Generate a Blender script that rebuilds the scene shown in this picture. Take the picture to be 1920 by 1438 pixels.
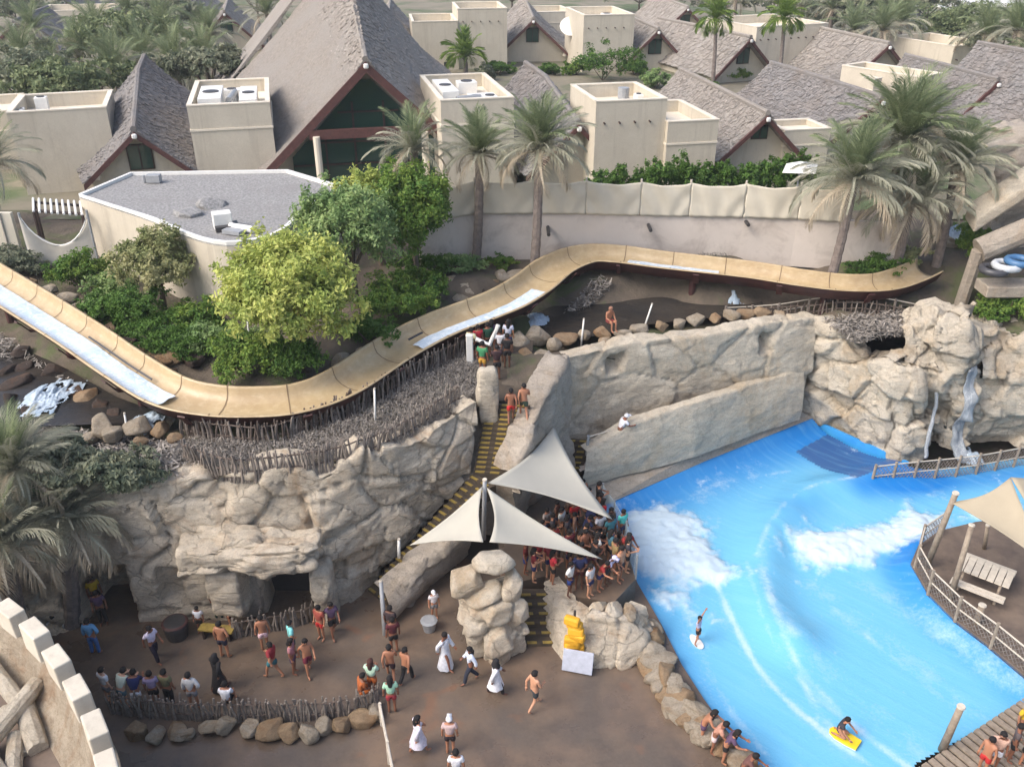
import bpy, bmesh, math, random
import numpy as np
from mathutils import Vector, Matrix, Euler
random.seed(7)
R = math.radians
sc = bpy.context.scene
for o in list(bpy.data.objects): bpy.data.objects.remove(o)

# ------------------------------------------------------------------ camera, sky, sun, exposure
F, PITCH, H = 1663.0, R(28.4), 22.0          # focal length in photo pixels, pitch down, height over the plaza
cam_d = bpy.data.cameras.new('camera'); cam = bpy.data.objects.new('camera', cam_d)
sc.collection.objects.link(cam); sc.camera = cam
cam.location = (0, 0, H); cam.rotation_euler = (R(90) - PITCH, 0, 0)
cam_d.sensor_width = 36; cam_d.lens = 36 * F / 1920; cam_d.clip_end = 6000; cam_d.clip_start = .1
world = bpy.data.worlds.new('World'); sc.world = world; world.use_nodes = True
wn = world.node_tree.nodes; wl = world.node_tree.links
SUN_EL, SUN_AZ = R(46), R(-118)               # veiled sun, high on the left
sky = wn.new('ShaderNodeTexSky'); sky.sky_type = 'NISHITA'; sky.sun_disc = False
sky.sun_elevation = SUN_EL; sky.sun_rotation = SUN_AZ; sky.dust_density = 4.5; sky.air_density = 1.0; sky.ozone_density = 1.5
bg = wn['Background']; wl.new(sky.outputs[0], bg.inputs[0]); bg.inputs[1].default_value = 0.15
sun_d = bpy.data.lights.new('sun', 'SUN'); sun = bpy.data.objects.new('sun', sun_d); sc.collection.objects.link(sun)
sun_d.energy = 1.05; sun_d.angle = R(35); sun_d.color = (1, .98, .95)
sdir = Vector((math.sin(SUN_AZ) * math.cos(SUN_EL), math.cos(SUN_AZ) * math.cos(SUN_EL), math.sin(SUN_EL)))
sun.rotation_euler = sdir.to_track_quat('Z', 'Y').to_euler()
vs = sc.view_settings; vs.view_transform = 'Standard'; vs.look = 'None'; vs.gamma = 1; vs.use_curve_mapping = False
vs.exposure = 0.86
sc.cycles.max_bounces = 6; sc.cycles.diffuse_bounces = 3; sc.cycles.transparent_max_bounces = 6

# ------------------------------------------------------------------ helpers
CP, SP = math.cos(PITCH), math.sin(PITCH)
def P(px, py, z):
    u = (px - 960) / F; v = (719 - py) / F; dz = -SP + v * CP; t = (z - H) / dz
    return Vector((u * t, (CP + v * SP) * t, z))
def Q(px, py, Y):
    u = (px - 960) / F; v = (719 - py) / F; t = Y / (CP + v * SP)
    return Vector((u * t, Y, H + (-SP + v * CP) * t))
def lin(c):
    return tuple((x / 12.92 if x <= .04045 else ((x + .055) / 1.055) ** 2.4) for x in c)
def C8(r, g, b): return lin((r / 255, g / 255, b / 255))

def _hash(ix, iy, iz, s=0):
    h = (ix.astype(np.int64) * 374761393 + iy.astype(np.int64) * 668265263 + iz.astype(np.int64) * 1274126177 + s * 974711) & 0xffffffff
    h = ((h ^ (h >> 13)) * 1103515245) & 0xffffffff
    h = ((h ^ (h >> 16)) * 2246822519) & 0xffffffff
    return ((h ^ (h >> 15)) & 0xffffff) / float(0xffffff)
def vnoise(p, s=0):
    i = np.floor(p).astype(np.int64); f = p - i; f = f * f * (3 - 2 * f); r = 0
    for dx in (0, 1):
        for dy in (0, 1):
            for dz in (0, 1):
                w = (f[:, 0] if dx else 1 - f[:, 0]) * (f[:, 1] if dy else 1 - f[:, 1]) * (f[:, 2] if dz else 1 - f[:, 2])
                r = r + w * _hash(i[:, 0] + dx, i[:, 1] + dy, i[:, 2] + dz, s)
    return r * 2 - 1
def fbm(p, sc_=1.0, octv=4, s=0):
    r = 0; a = 1; t = 0; q = np.asarray(p, float) * sc_
    for k in range(octv):
        r = r + a * vnoise(q, s + k * 17); t += a; a *= .5; q = q * 2.03 + 3.7
    return r / t
def vor(p, s=0, full=False):
    i = np.floor(p).astype(np.int64)
    f1 = np.full(len(p), 9.); f2 = np.full(len(p), 9.); idv = np.zeros(len(p)); cv = np.zeros((len(p), 3))
    for dx in (-1, 0, 1):
        for dy in (-1, 0, 1):
            for dz in (-1, 0, 1):
                c = i + np.array((dx, dy, dz))
                fp = c + np.stack([_hash(c[:, 0], c[:, 1], c[:, 2], s + k) for k in (1, 2, 3)], 1)
                d = np.linalg.norm(fp - p, axis=1); h = _hash(c[:, 0], c[:, 1], c[:, 2], s + 9)
                near = d < f1
                cv = np.where(near[:, None], p - fp, cv); f2 = np.where(near, f1, np.minimum(f2, d)); idv = np.where(near, h, idv); f1 = np.where(near, d, f1)
    if full:
        k = (idv * 1e5).astype(np.int64); return f1, f2, idv, cv, np.stack([_hash(k, k * 0 + 3, k * 0, s + j) for j in (20, 21, 22)], 1)
    return f1, f2, idv
def sstep(a, b, x):
    t = np.clip((x - a) / (b - a), 0, 1); return t * t * (3 - 2 * t)
def inpoly(x, y, poly):
    r = np.zeros(len(x), bool); n = len(poly)
    for k in range(n):
        x1, y1 = poly[k][0], poly[k][1]; x2, y2 = poly[(k + 1) % n][0], poly[(k + 1) % n][1]
        c = ((y1 > y) != (y2 > y)); xx = (x2 - x1) * (y - y1) / ((y2 - y1) if y2 != y1 else 1e-9) + x1
        r ^= (c & (x < xx))
    return r
def pldist(x, y, pl):
    d = np.full(len(x), 1e9)
    for k in range(len(pl) - 1):
        a = np.array(pl[k][:2], float); b = np.array(pl[k + 1][:2], float); ab = b - a
        t = np.clip(((x - a[0]) * ab[0] + (y - a[1]) * ab[1]) / (ab @ ab + 1e-9), 0, 1)
        d = np.minimum(d, np.hypot(x - a[0] - t * ab[0], y - a[1] - t * ab[1]))
    return d
def spline(pts, step=.3):
    pts = [Vector(p) for p in pts]; out = []
    for k in range(len(pts) - 1):
        p0 = pts[max(k - 1, 0)]; p1 = pts[k]; p2 = pts[k + 1]; p3 = pts[min(k + 2, len(pts) - 1)]
        n = max(2, int((p2 - p1).length / step))
        for j in range(n):
            t = j / n
            out.append(.5 * ((2 * p1) + (p2 - p0) * t + (2 * p0 - 5 * p1 + 4 * p2 - p3) * t * t + (3 * p1 - p0 - 3 * p2 + p3) * t ** 3))
    out.append(pts[-1]); return out
def resample(pts, n):
    a = np.array([tuple(p) for p in pts], float); d = np.r_[0, np.cumsum(np.linalg.norm(np.diff(a, axis=0), axis=1))]
    t = np.linspace(0, d[-1], n)
    return np.stack([np.interp(t, d, a[:, k]) for k in range(a.shape[1])], 1)

COL = sc.collection
def link(name, me, mat=None, parent=None, loc=None, rot=None, scl=None):
    o = bpy.data.objects.new(name, me); COL.objects.link(o)
    if mat is not None and me is not None and not me.materials: me.materials.append(mat)
    if parent is not None: o.parent = parent
    if loc is not None: o.location = loc
    if rot is not None: o.rotation_euler = rot
    if scl is not None: o.scale = scl if hasattr(scl, '__len__') else (scl,) * 3
    return o
def tag(o, label, cat, group=None, kind=None):
    o['label'] = label; o['category'] = cat
    if group: o['group'] = group
    if kind: o['kind'] = kind
    return o
def thing(name, label, cat, loc=(0, 0, 0), rz=0, group=None):
    o = bpy.data.objects.new(name, None); COL.objects.link(o); o.location = loc; o.rotation_euler = (0, 0, rz); o.empty_display_size = .2
    return tag(o, label, cat, group)
def struct(o): o['kind'] = 'structure'; return o
def np_mesh(name, V, Fq, smooth=False):
    V = np.asarray(V, np.float32); Fq = np.asarray(Fq, np.int32); k = Fq.shape[1]; n = len(Fq)
    me = bpy.data.meshes.new(name); me.vertices.add(len(V)); me.vertices.foreach_set('co', V.ravel())
    me.loops.add(n * k); me.loops.foreach_set('vertex_index', Fq.ravel())
    me.polygons.add(n); me.polygons.foreach_set('loop_start', np.arange(0, n * k, k, dtype=np.int32)); me.polygons.foreach_set('loop_total', np.full(n, k, np.int32))
    me.polygons.foreach_set('use_smooth', np.full(n, smooth)); me.update(calc_edges=True); return me
def set_attr(me, name, arr):
    a = me.attributes.new(name, 'FLOAT', 'POINT'); a.data.foreach_set('value', np.asarray(arr, np.float32))
class MB:
    def __init__(s): s.v = []; s.f = []
    def add(s, vs_, fs):
        n = len(s.v); s.v += [tuple(v) for v in vs_]; s.f += [tuple(i + n for i in f) for f in fs]; return s
    def box(s, c, d, rz=0, rx=0, ry=0):
        m = Euler((rx, ry, rz)).to_matrix(); c = Vector(c)
        return s.add([c + m @ Vector((x * d[0] / 2, y * d[1] / 2, z * d[2] / 2)) for x, y, z in ((-1,-1,-1),(1,-1,-1),(1,1,-1),(-1,1,-1),(-1,-1,1),(1,-1,1),(1,1,1),(-1,1,1))],
                     [(0,3,2,1),(4,5,6,7),(0,1,5,4),(1,2,6,5),(2,3,7,6),(3,0,4,7)])
    def tube(s, path, rad, n=6, cap=True):
        path = [Vector(p) for p in path]; rings = []
        if not hasattr(rad, '__len__'): rad = [rad] * len(path)
        for k, p in enumerate(path):
            t = (path[min(k + 1, len(path) - 1)] - path[max(k - 1, 0)]).normalized()
            a = t.cross(Vector((0, 0, 1)) if abs(t.z) < .9 else Vector((0, 1, 0))).normalized(); b = t.cross(a)
            rings.append([p + (a * math.cos(2 * math.pi * j / n) + b * math.sin(2 * math.pi * j / n)) * rad[k] for j in range(n)])
        vs_ = [v for r in rings for v in r]; fs = []
        for k in range(len(path) - 1):
            for j in range(n): fs.append((k*n+j, k*n+(j+1) % n, (k+1)*n+(j+1) % n, (k+1)*n+j))
        if cap: fs += [tuple(range(n))[::-1], tuple((len(path)-1)*n+j for j in range(n))]
        return s.add(vs_, fs)
    def prism(s, poly, z0, z1):
        n = len(poly); vs_ = [(p[0], p[1], z0) for p in poly] + [(p[0], p[1], z1) for p in poly]
        return s.add(vs_, [tuple(range(n))[::-1], tuple(range(n, 2*n))] + [(k, (k+1) % n, n+(k+1) % n, n+k) for k in range(n)])
    def hull8(s, b, t):
        return s.add(list(b) + list(t), [(3,2,1,0),(4,5,6,7),(0,1,5,4),(1,2,6,5),(2,3,7,6),(3,0,4,7)])
    def mesh(s, name, org=(0, 0, 0), smooth=False):
        me = bpy.data.meshes.new(name); o = Vector(org)
        me.from_pydata([tuple(Vector(v) - o) for v in s.v], [], s.f)
        bm = bmesh.new(); bm.from_mesh(me); bmesh.ops.recalc_face_normals(bm, faces=bm.faces); bm.to_mesh(me); bm.free()
        if smooth: me.polygons.foreach_set('use_smooth', [True] * len(me.polygons))
        me.update(); return me
    def build(s, name, mat, parent=None, smooth=False, world=True, bevel=0):
        org = (0, 0, 0)
        if parent is not None and world: org = parent.location if parent.parent is None else parent.location + parent.parent.location
        o = link(name, s.mesh(name, org, smooth), mat, parent)
        if bevel: m = o.modifiers.new('b', 'BEVEL'); m.width = bevel; m.segments = 2; m.limit_method = 'ANGLE'
        return o

# ------------------------------------------------------------------ materials
def nt(name):
    m = bpy.data.materials.new(name); m.use_nodes = True; n = m.node_tree.nodes; l = m.node_tree.links
    return m, n, l, n['Principled BSDF']
def pos(n, l, scale):
    g = n.new('ShaderNodeNewGeometry'); mp = n.new('ShaderNodeMapping'); l.new(g.outputs['Position'], mp.inputs[0])
    mp.inputs['Scale'].default_value = scale if hasattr(scale, '__len__') else (scale,) * 3
    return mp.outputs[0]
def noise(n, l, scale, detail=5, rough=.6, dist=0):
    t = n.new('ShaderNodeTexNoise'); l.new(pos(n, l, scale), t.inputs['Vector']); t.inputs['Scale'].default_value = 1
    t.inputs['Detail'].default_value = detail; t.inputs['Roughness'].default_value = rough; t.inputs['Distortion'].default_value = dist
    return t.outputs['Fac']
def ramp(n, l, src, a, b, ca=0, cb=1):
    r = n.new('ShaderNodeMapRange'); l.new(src, r.inputs[0]); r.inputs[1].default_value = a; r.inputs[2].default_value = b
    r.inputs[3].default_value = ca; r.inputs[4].default_value = cb; return r.outputs[0]
def mixc(n, l, fac, a, b, mode='MIX'):
    m = n.new('ShaderNodeMix'); m.data_type = 'RGBA'; m.blend_type = mode
    for k, v in ((6, a), (7, b)):
        if hasattr(v, 'is_linked'): l.new(v, m.inputs[k])
        else: m.inputs[k].default_value = (*v, 1)
    if hasattr(fac, 'is_linked'): l.new(fac, m.inputs[0])
    else: m.inputs[0].default_value = fac
    return m.outputs[2]
def bump(n, l, src, b, strength=.5, dist=.05):
    bn = n.new('ShaderNodeBump'); bn.inputs['Strength'].default_value = strength; bn.inputs['Distance'].default_value = dist
    l.new(src, bn.inputs['Height']); l.new(bn.outputs[0], b.inputs['Normal']); return bn
def surf(name, c1, c2, scale=1.5, rough=.8, bstr=.4, bscale=8, c3=None, s3=.4, t3=(.55, .7), bd=.03, detail=6, isl=0):
    m, n, l, b = nt(name)
    c = mixc(n, l, ramp(n, l, noise(n, l, scale, detail, .65), .32, .68), c1, c2)
    if c3 is not None: c = mixc(n, l, ramp(n, l, noise(n, l, s3, 6, .7, .6), *t3), c, c3)
    if isl:
        g = n.new('ShaderNodeNewGeometry'); v = ramp(n, l, g.outputs['Random Per Island'], 0, 1, 1 - isl, 1 + isl)
        hs = n.new('ShaderNodeHueSaturation'); l.new(v, hs.inputs['Value']); l.new(c, hs.inputs['Color']); c = hs.outputs[0]
    l.new(c, b.inputs['Base Color']); b.inputs['Roughness'].default_value = rough
    if bstr: bump(n, l, noise(n, l, bscale, 8, .7), b, bstr, bd)
    return m
def flat(name, c, rough=.7, var=.12, metallic=0):
    return surf(name, tuple(x * (1 - var) for x in c), tuple(min(1, x * (1 + var)) for x in c), 6, rough, .15, 30, bd=.01)
def rockmat(name, c1, c2, c3, dark, cracks=1.0):
    m, n, l, b = nt(name)
    c = mixc(n, l, ramp(n, l, noise(n, l, (.8, .8, 1.6), 8, .7, .5), .35, .65), c1, c2)
    c = mixc(n, l, ramp(n, l, noise(n, l, (.45, .45, .3), 6, .7, .8), .52, .68), c, c3)
    c = mixc(n, l, ramp(n, l, noise(n, l, (2.2, 2.2, .5), 6, .7), .58, .8, 0, .7), c, dark)   # streaks of run-off
    c = mixc(n, l, ramp(n, l, noise(n, l, (4, 4, 9), 6, .8), .5, .72, .0, .6), c, tuple(x * .6 for x in c3))
    c = mixc(n, l, ramp(n, l, noise(n, l, 16, 4, .85), .5, .7, .0, .6), c, tuple(x * .5 for x in c2))
    c = mixc(n, l, ramp(n, l, noise(n, l, (1.3, 1.3, 2.4), 5, .75, .3), .56, .74, 0, .7), c, tuple(min(1, x * 1.22) for x in c1))
    w = n.new('ShaderNodeTexVoronoi'); w.feature = 'DISTANCE_TO_EDGE'; w.inputs['Scale'].default_value = 1
    nz = n.new('ShaderNodeTexNoise'); nz.inputs['Scale'].default_value = 1.1; nz.inputs['Detail'].default_value = 4
    pp = pos(n, l, (.55, .55, .9)); l.new(pp, nz.inputs['Vector'])
    va = n.new('ShaderNodeVectorMath'); va.operation = 'MULTIPLY_ADD'; l.new(nz.outputs['Color'], va.inputs[0]); va.inputs[1].default_value = (.9, .9, .9); l.new(pp, va.inputs[2])
    l.new(va.outputs[0], w.inputs['Vector'])
    crack = ramp(n, l, w.outputs['Distance'], 0, .018, 1, 0)
    mm = n.new('ShaderNodeMath'); mm.operation = 'MULTIPLY'; l.new(crack, mm.inputs[0]); mm.inputs[1].default_value = .5 * cracks
    c = mixc(n, l, mm.outputs[0], c, dark)
    l.new(c, b.inputs['Base Color']); b.inputs['Roughness'].default_value = .9; b.inputs['Specular IOR Level'].default_value = .2
    b1 = bump(n, l, noise(n, l, (3, 3, 7), 12, .8, .4), b, 1.0, .2)
    b2 = n.new('ShaderNodeBump'); b2.inputs['Strength'].default_value = .5 * cracks; b2.inputs['Distance'].default_value = .08; b2.invert = True
    l.new(crack, b2.inputs['Height']); l.new(b1.outputs[0], b2.inputs['Normal']); l.new(b2.outputs[0], b.inputs['Normal'])
    return m
M = {}
M['rock'] = rockmat('carved_rock', C8(234, 221, 200), C8(215, 201, 179), C8(206, 178, 146), C8(150, 134, 116))
M['rock_pale'] = rockmat('pale_carved_rock', C8(228, 217, 198), C8(209, 197, 177), C8(204, 182, 152), C8(150, 138, 120), .8)
M['rock_grey'] = rockmat('weathered_grey_rock', C8(204, 192, 176), C8(184, 172, 157), C8(192, 172, 148), C8(128, 118, 108), .5)
M['rock_smooth'] = rockmat('smooth_rendered_rock', C8(226, 215, 195), C8(208, 196, 176), C8(210, 191, 163), C8(152, 139, 121), .3)
M['boulder'] = rockmat('boulder_stone', C8(192, 180, 162), C8(164, 150, 130), C8(172, 142, 108), C8(106, 92, 80), .3)
M['boulder_rust'] = rockmat('rusty_boulder_stone', C8(176, 152, 122), C8(154, 130, 104), C8(160, 118, 78), C8(86, 70, 56), .3)
M['boulder_dark'] = rockmat('wet_dark_boulder', C8(96, 84, 76), C8(74, 66, 62), C8(128, 92, 66), C8(40, 38, 38), .3)
# ---- plaza floor: wet brown paving
m, n, l, b = nt('wet_plaza_floor')
c = mixc(n, l, ramp(n, l, noise(n, l, .22, 5, .6, .5), .4, .62), C8(92, 82, 73), C8(124, 103, 84))
c = mixc(n, l, ramp(n, l, noise(n, l, .9, 7, .7), .42, .66, 0, .5), c, C8(70, 62, 56))
c = mixc(n, l, ramp(n, l, noise(n, l, 9, 6, .8), .4, .7, 0, .35), c, C8(118, 104, 92))
c = mixc(n, l, ramp(n, l, noise(n, l, (.5, .5, .5), 3, .5, 1.), .62, .7, 0, .5), c, C8(132, 92, 66))
l.new(c, b.inputs['Base Color'])
l.new(ramp(n, l, noise(n, l, .5, 5, .6), .36, .62, .14, .75), b.inputs['Roughness']); bump(n, l, noise(n, l, 16, 6, .7), b, .25, .02)
M['plaza'] = m
M['terrain'] = surf('dry_garden_soil', C8(112, 100, 86), C8(84, 76, 66), .9, .95, .8, 6, C8(86, 92, 60), .35, (.5, .62), .1)
M['ground'] = surf('village_ground', C8(140, 130, 112), C8(112, 108, 90), .12, .95, .5, 2, C8(84, 96, 62), .09, (.48, .6), .1)
def plastermat(name, c1, c2, c3):
    m, n, l, b = nt(name)
    c = mixc(n, l, ramp(n, l, noise(n, l, .5, 6, .65), .32, .68), c1, c2)
    c = mixc(n, l, ramp(n, l, noise(n, l, (2.2, 2.2, .14), 6, .7), .52, .78, 0, .55), c, c3)     # rain streaks
    c = mixc(n, l, ramp(n, l, noise(n, l, .22, 6, .7, .6), .56, .66, 0, .4), c, tuple(x * 1.12 for x in c1))   # patched render
    c = mixc(n, l, ramp(n, l, noise(n, l, 9, 5, .8), .5, .75, 0, .25), c, c3)
    l.new(c, b.inputs['Base Color']); b.inputs['Roughness'].default_value = .9; bump(n, l, noise(n, l, 4, 8, .7), b, .35, .05); return m
M['merlon'] = plastermat('weathered_cream_stone', C8(212, 204, 188), C8(196, 187, 170), C8(160, 148, 132))
M['plaster'] = plastermat('beige_plaster', C8(203, 194, 176), C8(191, 181, 163), C8(154, 144, 128))
_unused = surf('beige_plaster', C8(206, 193, 170), C8(194, 181, 158), .5, .9, .25, 5, C8(178, 165, 144), .25, (.55, .75))
M['plaster_cap'] = surf('cream_plaster', C8(226, 216, 198), C8(212, 202, 184), 1.2, .9, .2, 8)
M['plaster_wall'] = surf('stained_garden_wall', C8(212, 201, 190), C8(199, 188, 177), .5, .9, .3, 6, C8(170, 158, 148), .5, (.5, .72))
M['timber'] = surf('red_brown_timber', C8(98, 62, 56), C8(76, 48, 44), 4, .7, .3, 20)
M['timber_dark'] = surf('dark_timber', C8(66, 48, 42), C8(48, 38, 36), 4, .7, .3, 20)
M['white'] = flat('white_paint', C8(228, 226, 220), .5, .05)
M['grey_metal'] = flat('grey_metal', C8(150, 152, 154), .4)
M['dark_metal'] = flat('dark_metal', C8(60, 58, 58), .5)
M['gravel'] = surf('grey_gravel_roof', C8(170, 168, 165), C8(112, 111, 110), 9, .95, .9, 24, C8(136, 133, 130), .4, (.5, .75), .04, 8)
M['stick'] = surf('weathered_stick', C8(150, 140, 130), C8(106, 96, 88), 7, .9, .4, 20)
M['stick_dark'] = surf('dark_stick', C8(112, 98, 88), C8(74, 64, 58), 7, .9, .4, 20)
M['wood'] = surf('grey_timber', C8(160, 146, 128), C8(126, 112, 98), 5, .8, .4, 24)
M['rope'] = flat('pale_rope', C8(196, 186, 170), .9)
M['sail'] = surf('cream_sail_cloth', C8(180, 176, 163), C8(171, 167, 155), .6, .8, .12, 20)
M['sail2'] = surf('sand_sail_cloth', C8(168, 156, 134), C8(158, 147, 126), .6, .8, .12, 20)
M['fabric'] = surf('fence_cloth', C8(208, 200, 182), C8(197, 189, 171), .8, .9, .25, 3)
M['net'] = surf('pale_net', C8(196, 190, 178), C8(180, 174, 164), 2, .9, .3, 30)
M['thatch_cols'] = None
def thatch(name, c1, c2, c3):
    m, n, l, b = nt(name)
    c = mixc(n, l, ramp(n, l, noise(n, l, (3.2, 3.2, 5), 8, .75), .34, .66), c1, c2)
    c = mixc(n, l, ramp(n, l, noise(n, l, .35, 5, .65), .42, .66), c, c3)
    g = n.new('ShaderNodeNewGeometry'); hs = n.new('ShaderNodeHueSaturation'); l.new(ramp(n, l, g.outputs['Random Per Island'], 0, 1, .78, 1.18), hs.inputs['Value']); l.new(c, hs.inputs['Color']); c = hs.outputs[0]
    c = mixc(n, l, ramp(n, l, noise(n, l, 11, 4, .8), .5, .8, 0, .55), c, tuple(x * .45 for x in c2))
    l.new(c, b.inputs['Base Color']); b.inputs['Roughness'].default_value = .95; b.inputs['Specular IOR Level'].default_value = .1
    bump(n, l, noise(n, l, (7, 7, 12), 8, .8), b, .9, .12); return m
M['thatch'] = thatch('grey_brown_thatch', C8(166, 158, 149), C8(141, 134, 126), C8(157, 151, 144))
M['thatch_grey'] = thatch('blue_grey_thatch', C8(148, 145, 142), C8(126, 122, 120), C8(140, 133, 127))
m, n, l, b = nt('dark_green_glass'); b.inputs['Base Color'].default_value = (*C8(44, 72, 62), 1); b.inputs['Roughness'].default_value = .08
M['glass'] = m
m, n, l, b = nt('clear_rail_glass'); b.inputs['Base Color'].default_value = (.75, .9, .95, 1); b.inputs['Roughness'].default_value = .05; b.inputs['Alpha'].default_value = .35
M['clear'] = m
# ---- slide
m, n, l, b = nt('tan_fibreglass')
c = mixc(n, l, ramp(n, l, noise(n, l, .8, 6, .7), .35, .65), C8(190, 168, 130), C8(170, 147, 112))
c = mixc(n, l, ramp(n, l, noise(n, l, (3, 3, 9), 5, .7), .5, .8, 0, .6), c, C8(208, 192, 160))
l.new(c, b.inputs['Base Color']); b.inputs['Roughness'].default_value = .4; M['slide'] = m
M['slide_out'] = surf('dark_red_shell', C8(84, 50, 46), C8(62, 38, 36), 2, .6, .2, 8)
def water(name, c1, c2, foam, rough=.08, bs=.35, bscale=(2, 2, 2), t=(.48, .66)):
    m, n, l, b = nt(name)
    c = mixc(n, l, ramp(n, l, noise(n, l, .5, 5, .6), .35, .65), c1, c2)
    c = mixc(n, l, ramp(n, l, noise(n, l, bscale, 8, .75, 1.2), *t), c, foam)
    l.new(c, b.inputs['Base Color']); b.inputs['Roughness'].default_value = rough; b.inputs['IOR'].default_value = 1.33
    bump(n, l, noise(n, l, tuple(x * 2.5 for x in bscale), 6, .7, .8), b, bs, .06); return m
M['slide_water'] = water('foaming_slide_water', C8(206, 218, 226), C8(184, 204, 222), C8(240, 244, 246), .15, .4, (3, 3, 3))
M['river'] = water('dark_river_water', C8(62, 56, 50), C8(44, 44, 44), C8(96, 92, 86), .08, .4, (1.5, 1.5, 1.5), (.6, .8))
M['foamw'] = water('white_water', C8(186, 200, 212), C8(150, 170, 186), C8(214, 222, 228), .5, .8, (5, 5, 5))
def _al(m, a): m.node_tree.nodes['Principled BSDF'].inputs['Alpha'].default_value = a; return m
M['fall'] = water('falling_water', C8(184, 192, 200), C8(156, 164, 172), C8(222, 228, 232), .3, .8, (8, 8, 1.2))
_al(M['fall'], .6)
# ---- foliage
def leafmat(name, c1, c2, c3=None):
    m, n, l, b = nt(name)
    g = n.new('ShaderNodeNewGeometry')
    c = mixc(n, l, g.outputs['Random Per Island'], c1, c2)
    if c3: c = mixc(n, l, ramp(n, l, noise(n, l, .8, 4, .6), .42, .62), c, c3)
    l.new(c, b.inputs['Base Color']); b.inputs['Roughness'].default_value = .6; b.inputs['Specular IOR Level'].default_value = .25
    tr = n.new('ShaderNodeBsdfTranslucent'); l.new(c, tr.inputs[0]); mx = n.new('ShaderNodeMixShader'); mx.inputs[0].default_value = .3
    l.new(b.outputs[0], mx.inputs[1]); l.new(tr.outputs[0], mx.inputs[2]); l.new(mx.outputs[0], n['Material Output'].inputs[0]); return m
M['leaf_yellow'] = leafmat('yellow_green_leaves', C8(172, 184, 96), C8(216, 216, 130), C8(150, 166, 86))
M['leaf_mid'] = leafmat('mid_green_leaves', C8(130, 156, 98), C8(176, 192, 130), C8(114, 142, 88))
M['leaf_dark'] = leafmat('deep_green_leaves', C8(70, 104, 50), C8(108, 138, 66), C8(86, 118, 48))
M['leaf_bright'] = leafmat('bright_green_leaves', C8(96, 130, 58), C8(146, 164, 76), C8(82, 116, 52))
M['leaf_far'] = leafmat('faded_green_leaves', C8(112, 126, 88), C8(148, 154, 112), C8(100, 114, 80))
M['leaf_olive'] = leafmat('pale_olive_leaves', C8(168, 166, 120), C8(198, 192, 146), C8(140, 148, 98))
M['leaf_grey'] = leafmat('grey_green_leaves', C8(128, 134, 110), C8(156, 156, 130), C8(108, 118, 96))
M['frond_green'] = leafmat('green_palm_frond', C8(112, 128, 92), C8(150, 158, 120))
M['frond_grey'] = leafmat('silvery_palm_frond', C8(154, 156, 136), C8(188, 184, 164))
M['frond_dry'] = leafmat('dry_palm_frond', C8(172, 158, 136), C8(200, 188, 166))
M['frond_fan'] = leafmat('fan_palm_leaf', C8(96, 122, 60), C8(136, 156, 78))
M['trunk'] = surf('palm_trunk', C8(142, 130, 122), C8(112, 102, 96), 6, .95, .8, 12, bd=.06)
M['bark'] = surf('tree_bark', C8(126, 112, 96), C8(92, 80, 68), 5, .95, .7, 14, bd=.05)
M['pebble'] = surf('dark_wet_pebbles', C8(132, 128, 122), C8(58, 56, 56), 6, .6, 0, 1, isl=.5)
M['brush'] = surf('grey_brushwood', C8(168, 160, 150), C8(104, 98, 92), 5, .95, 0, 1, isl=.4)
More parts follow.
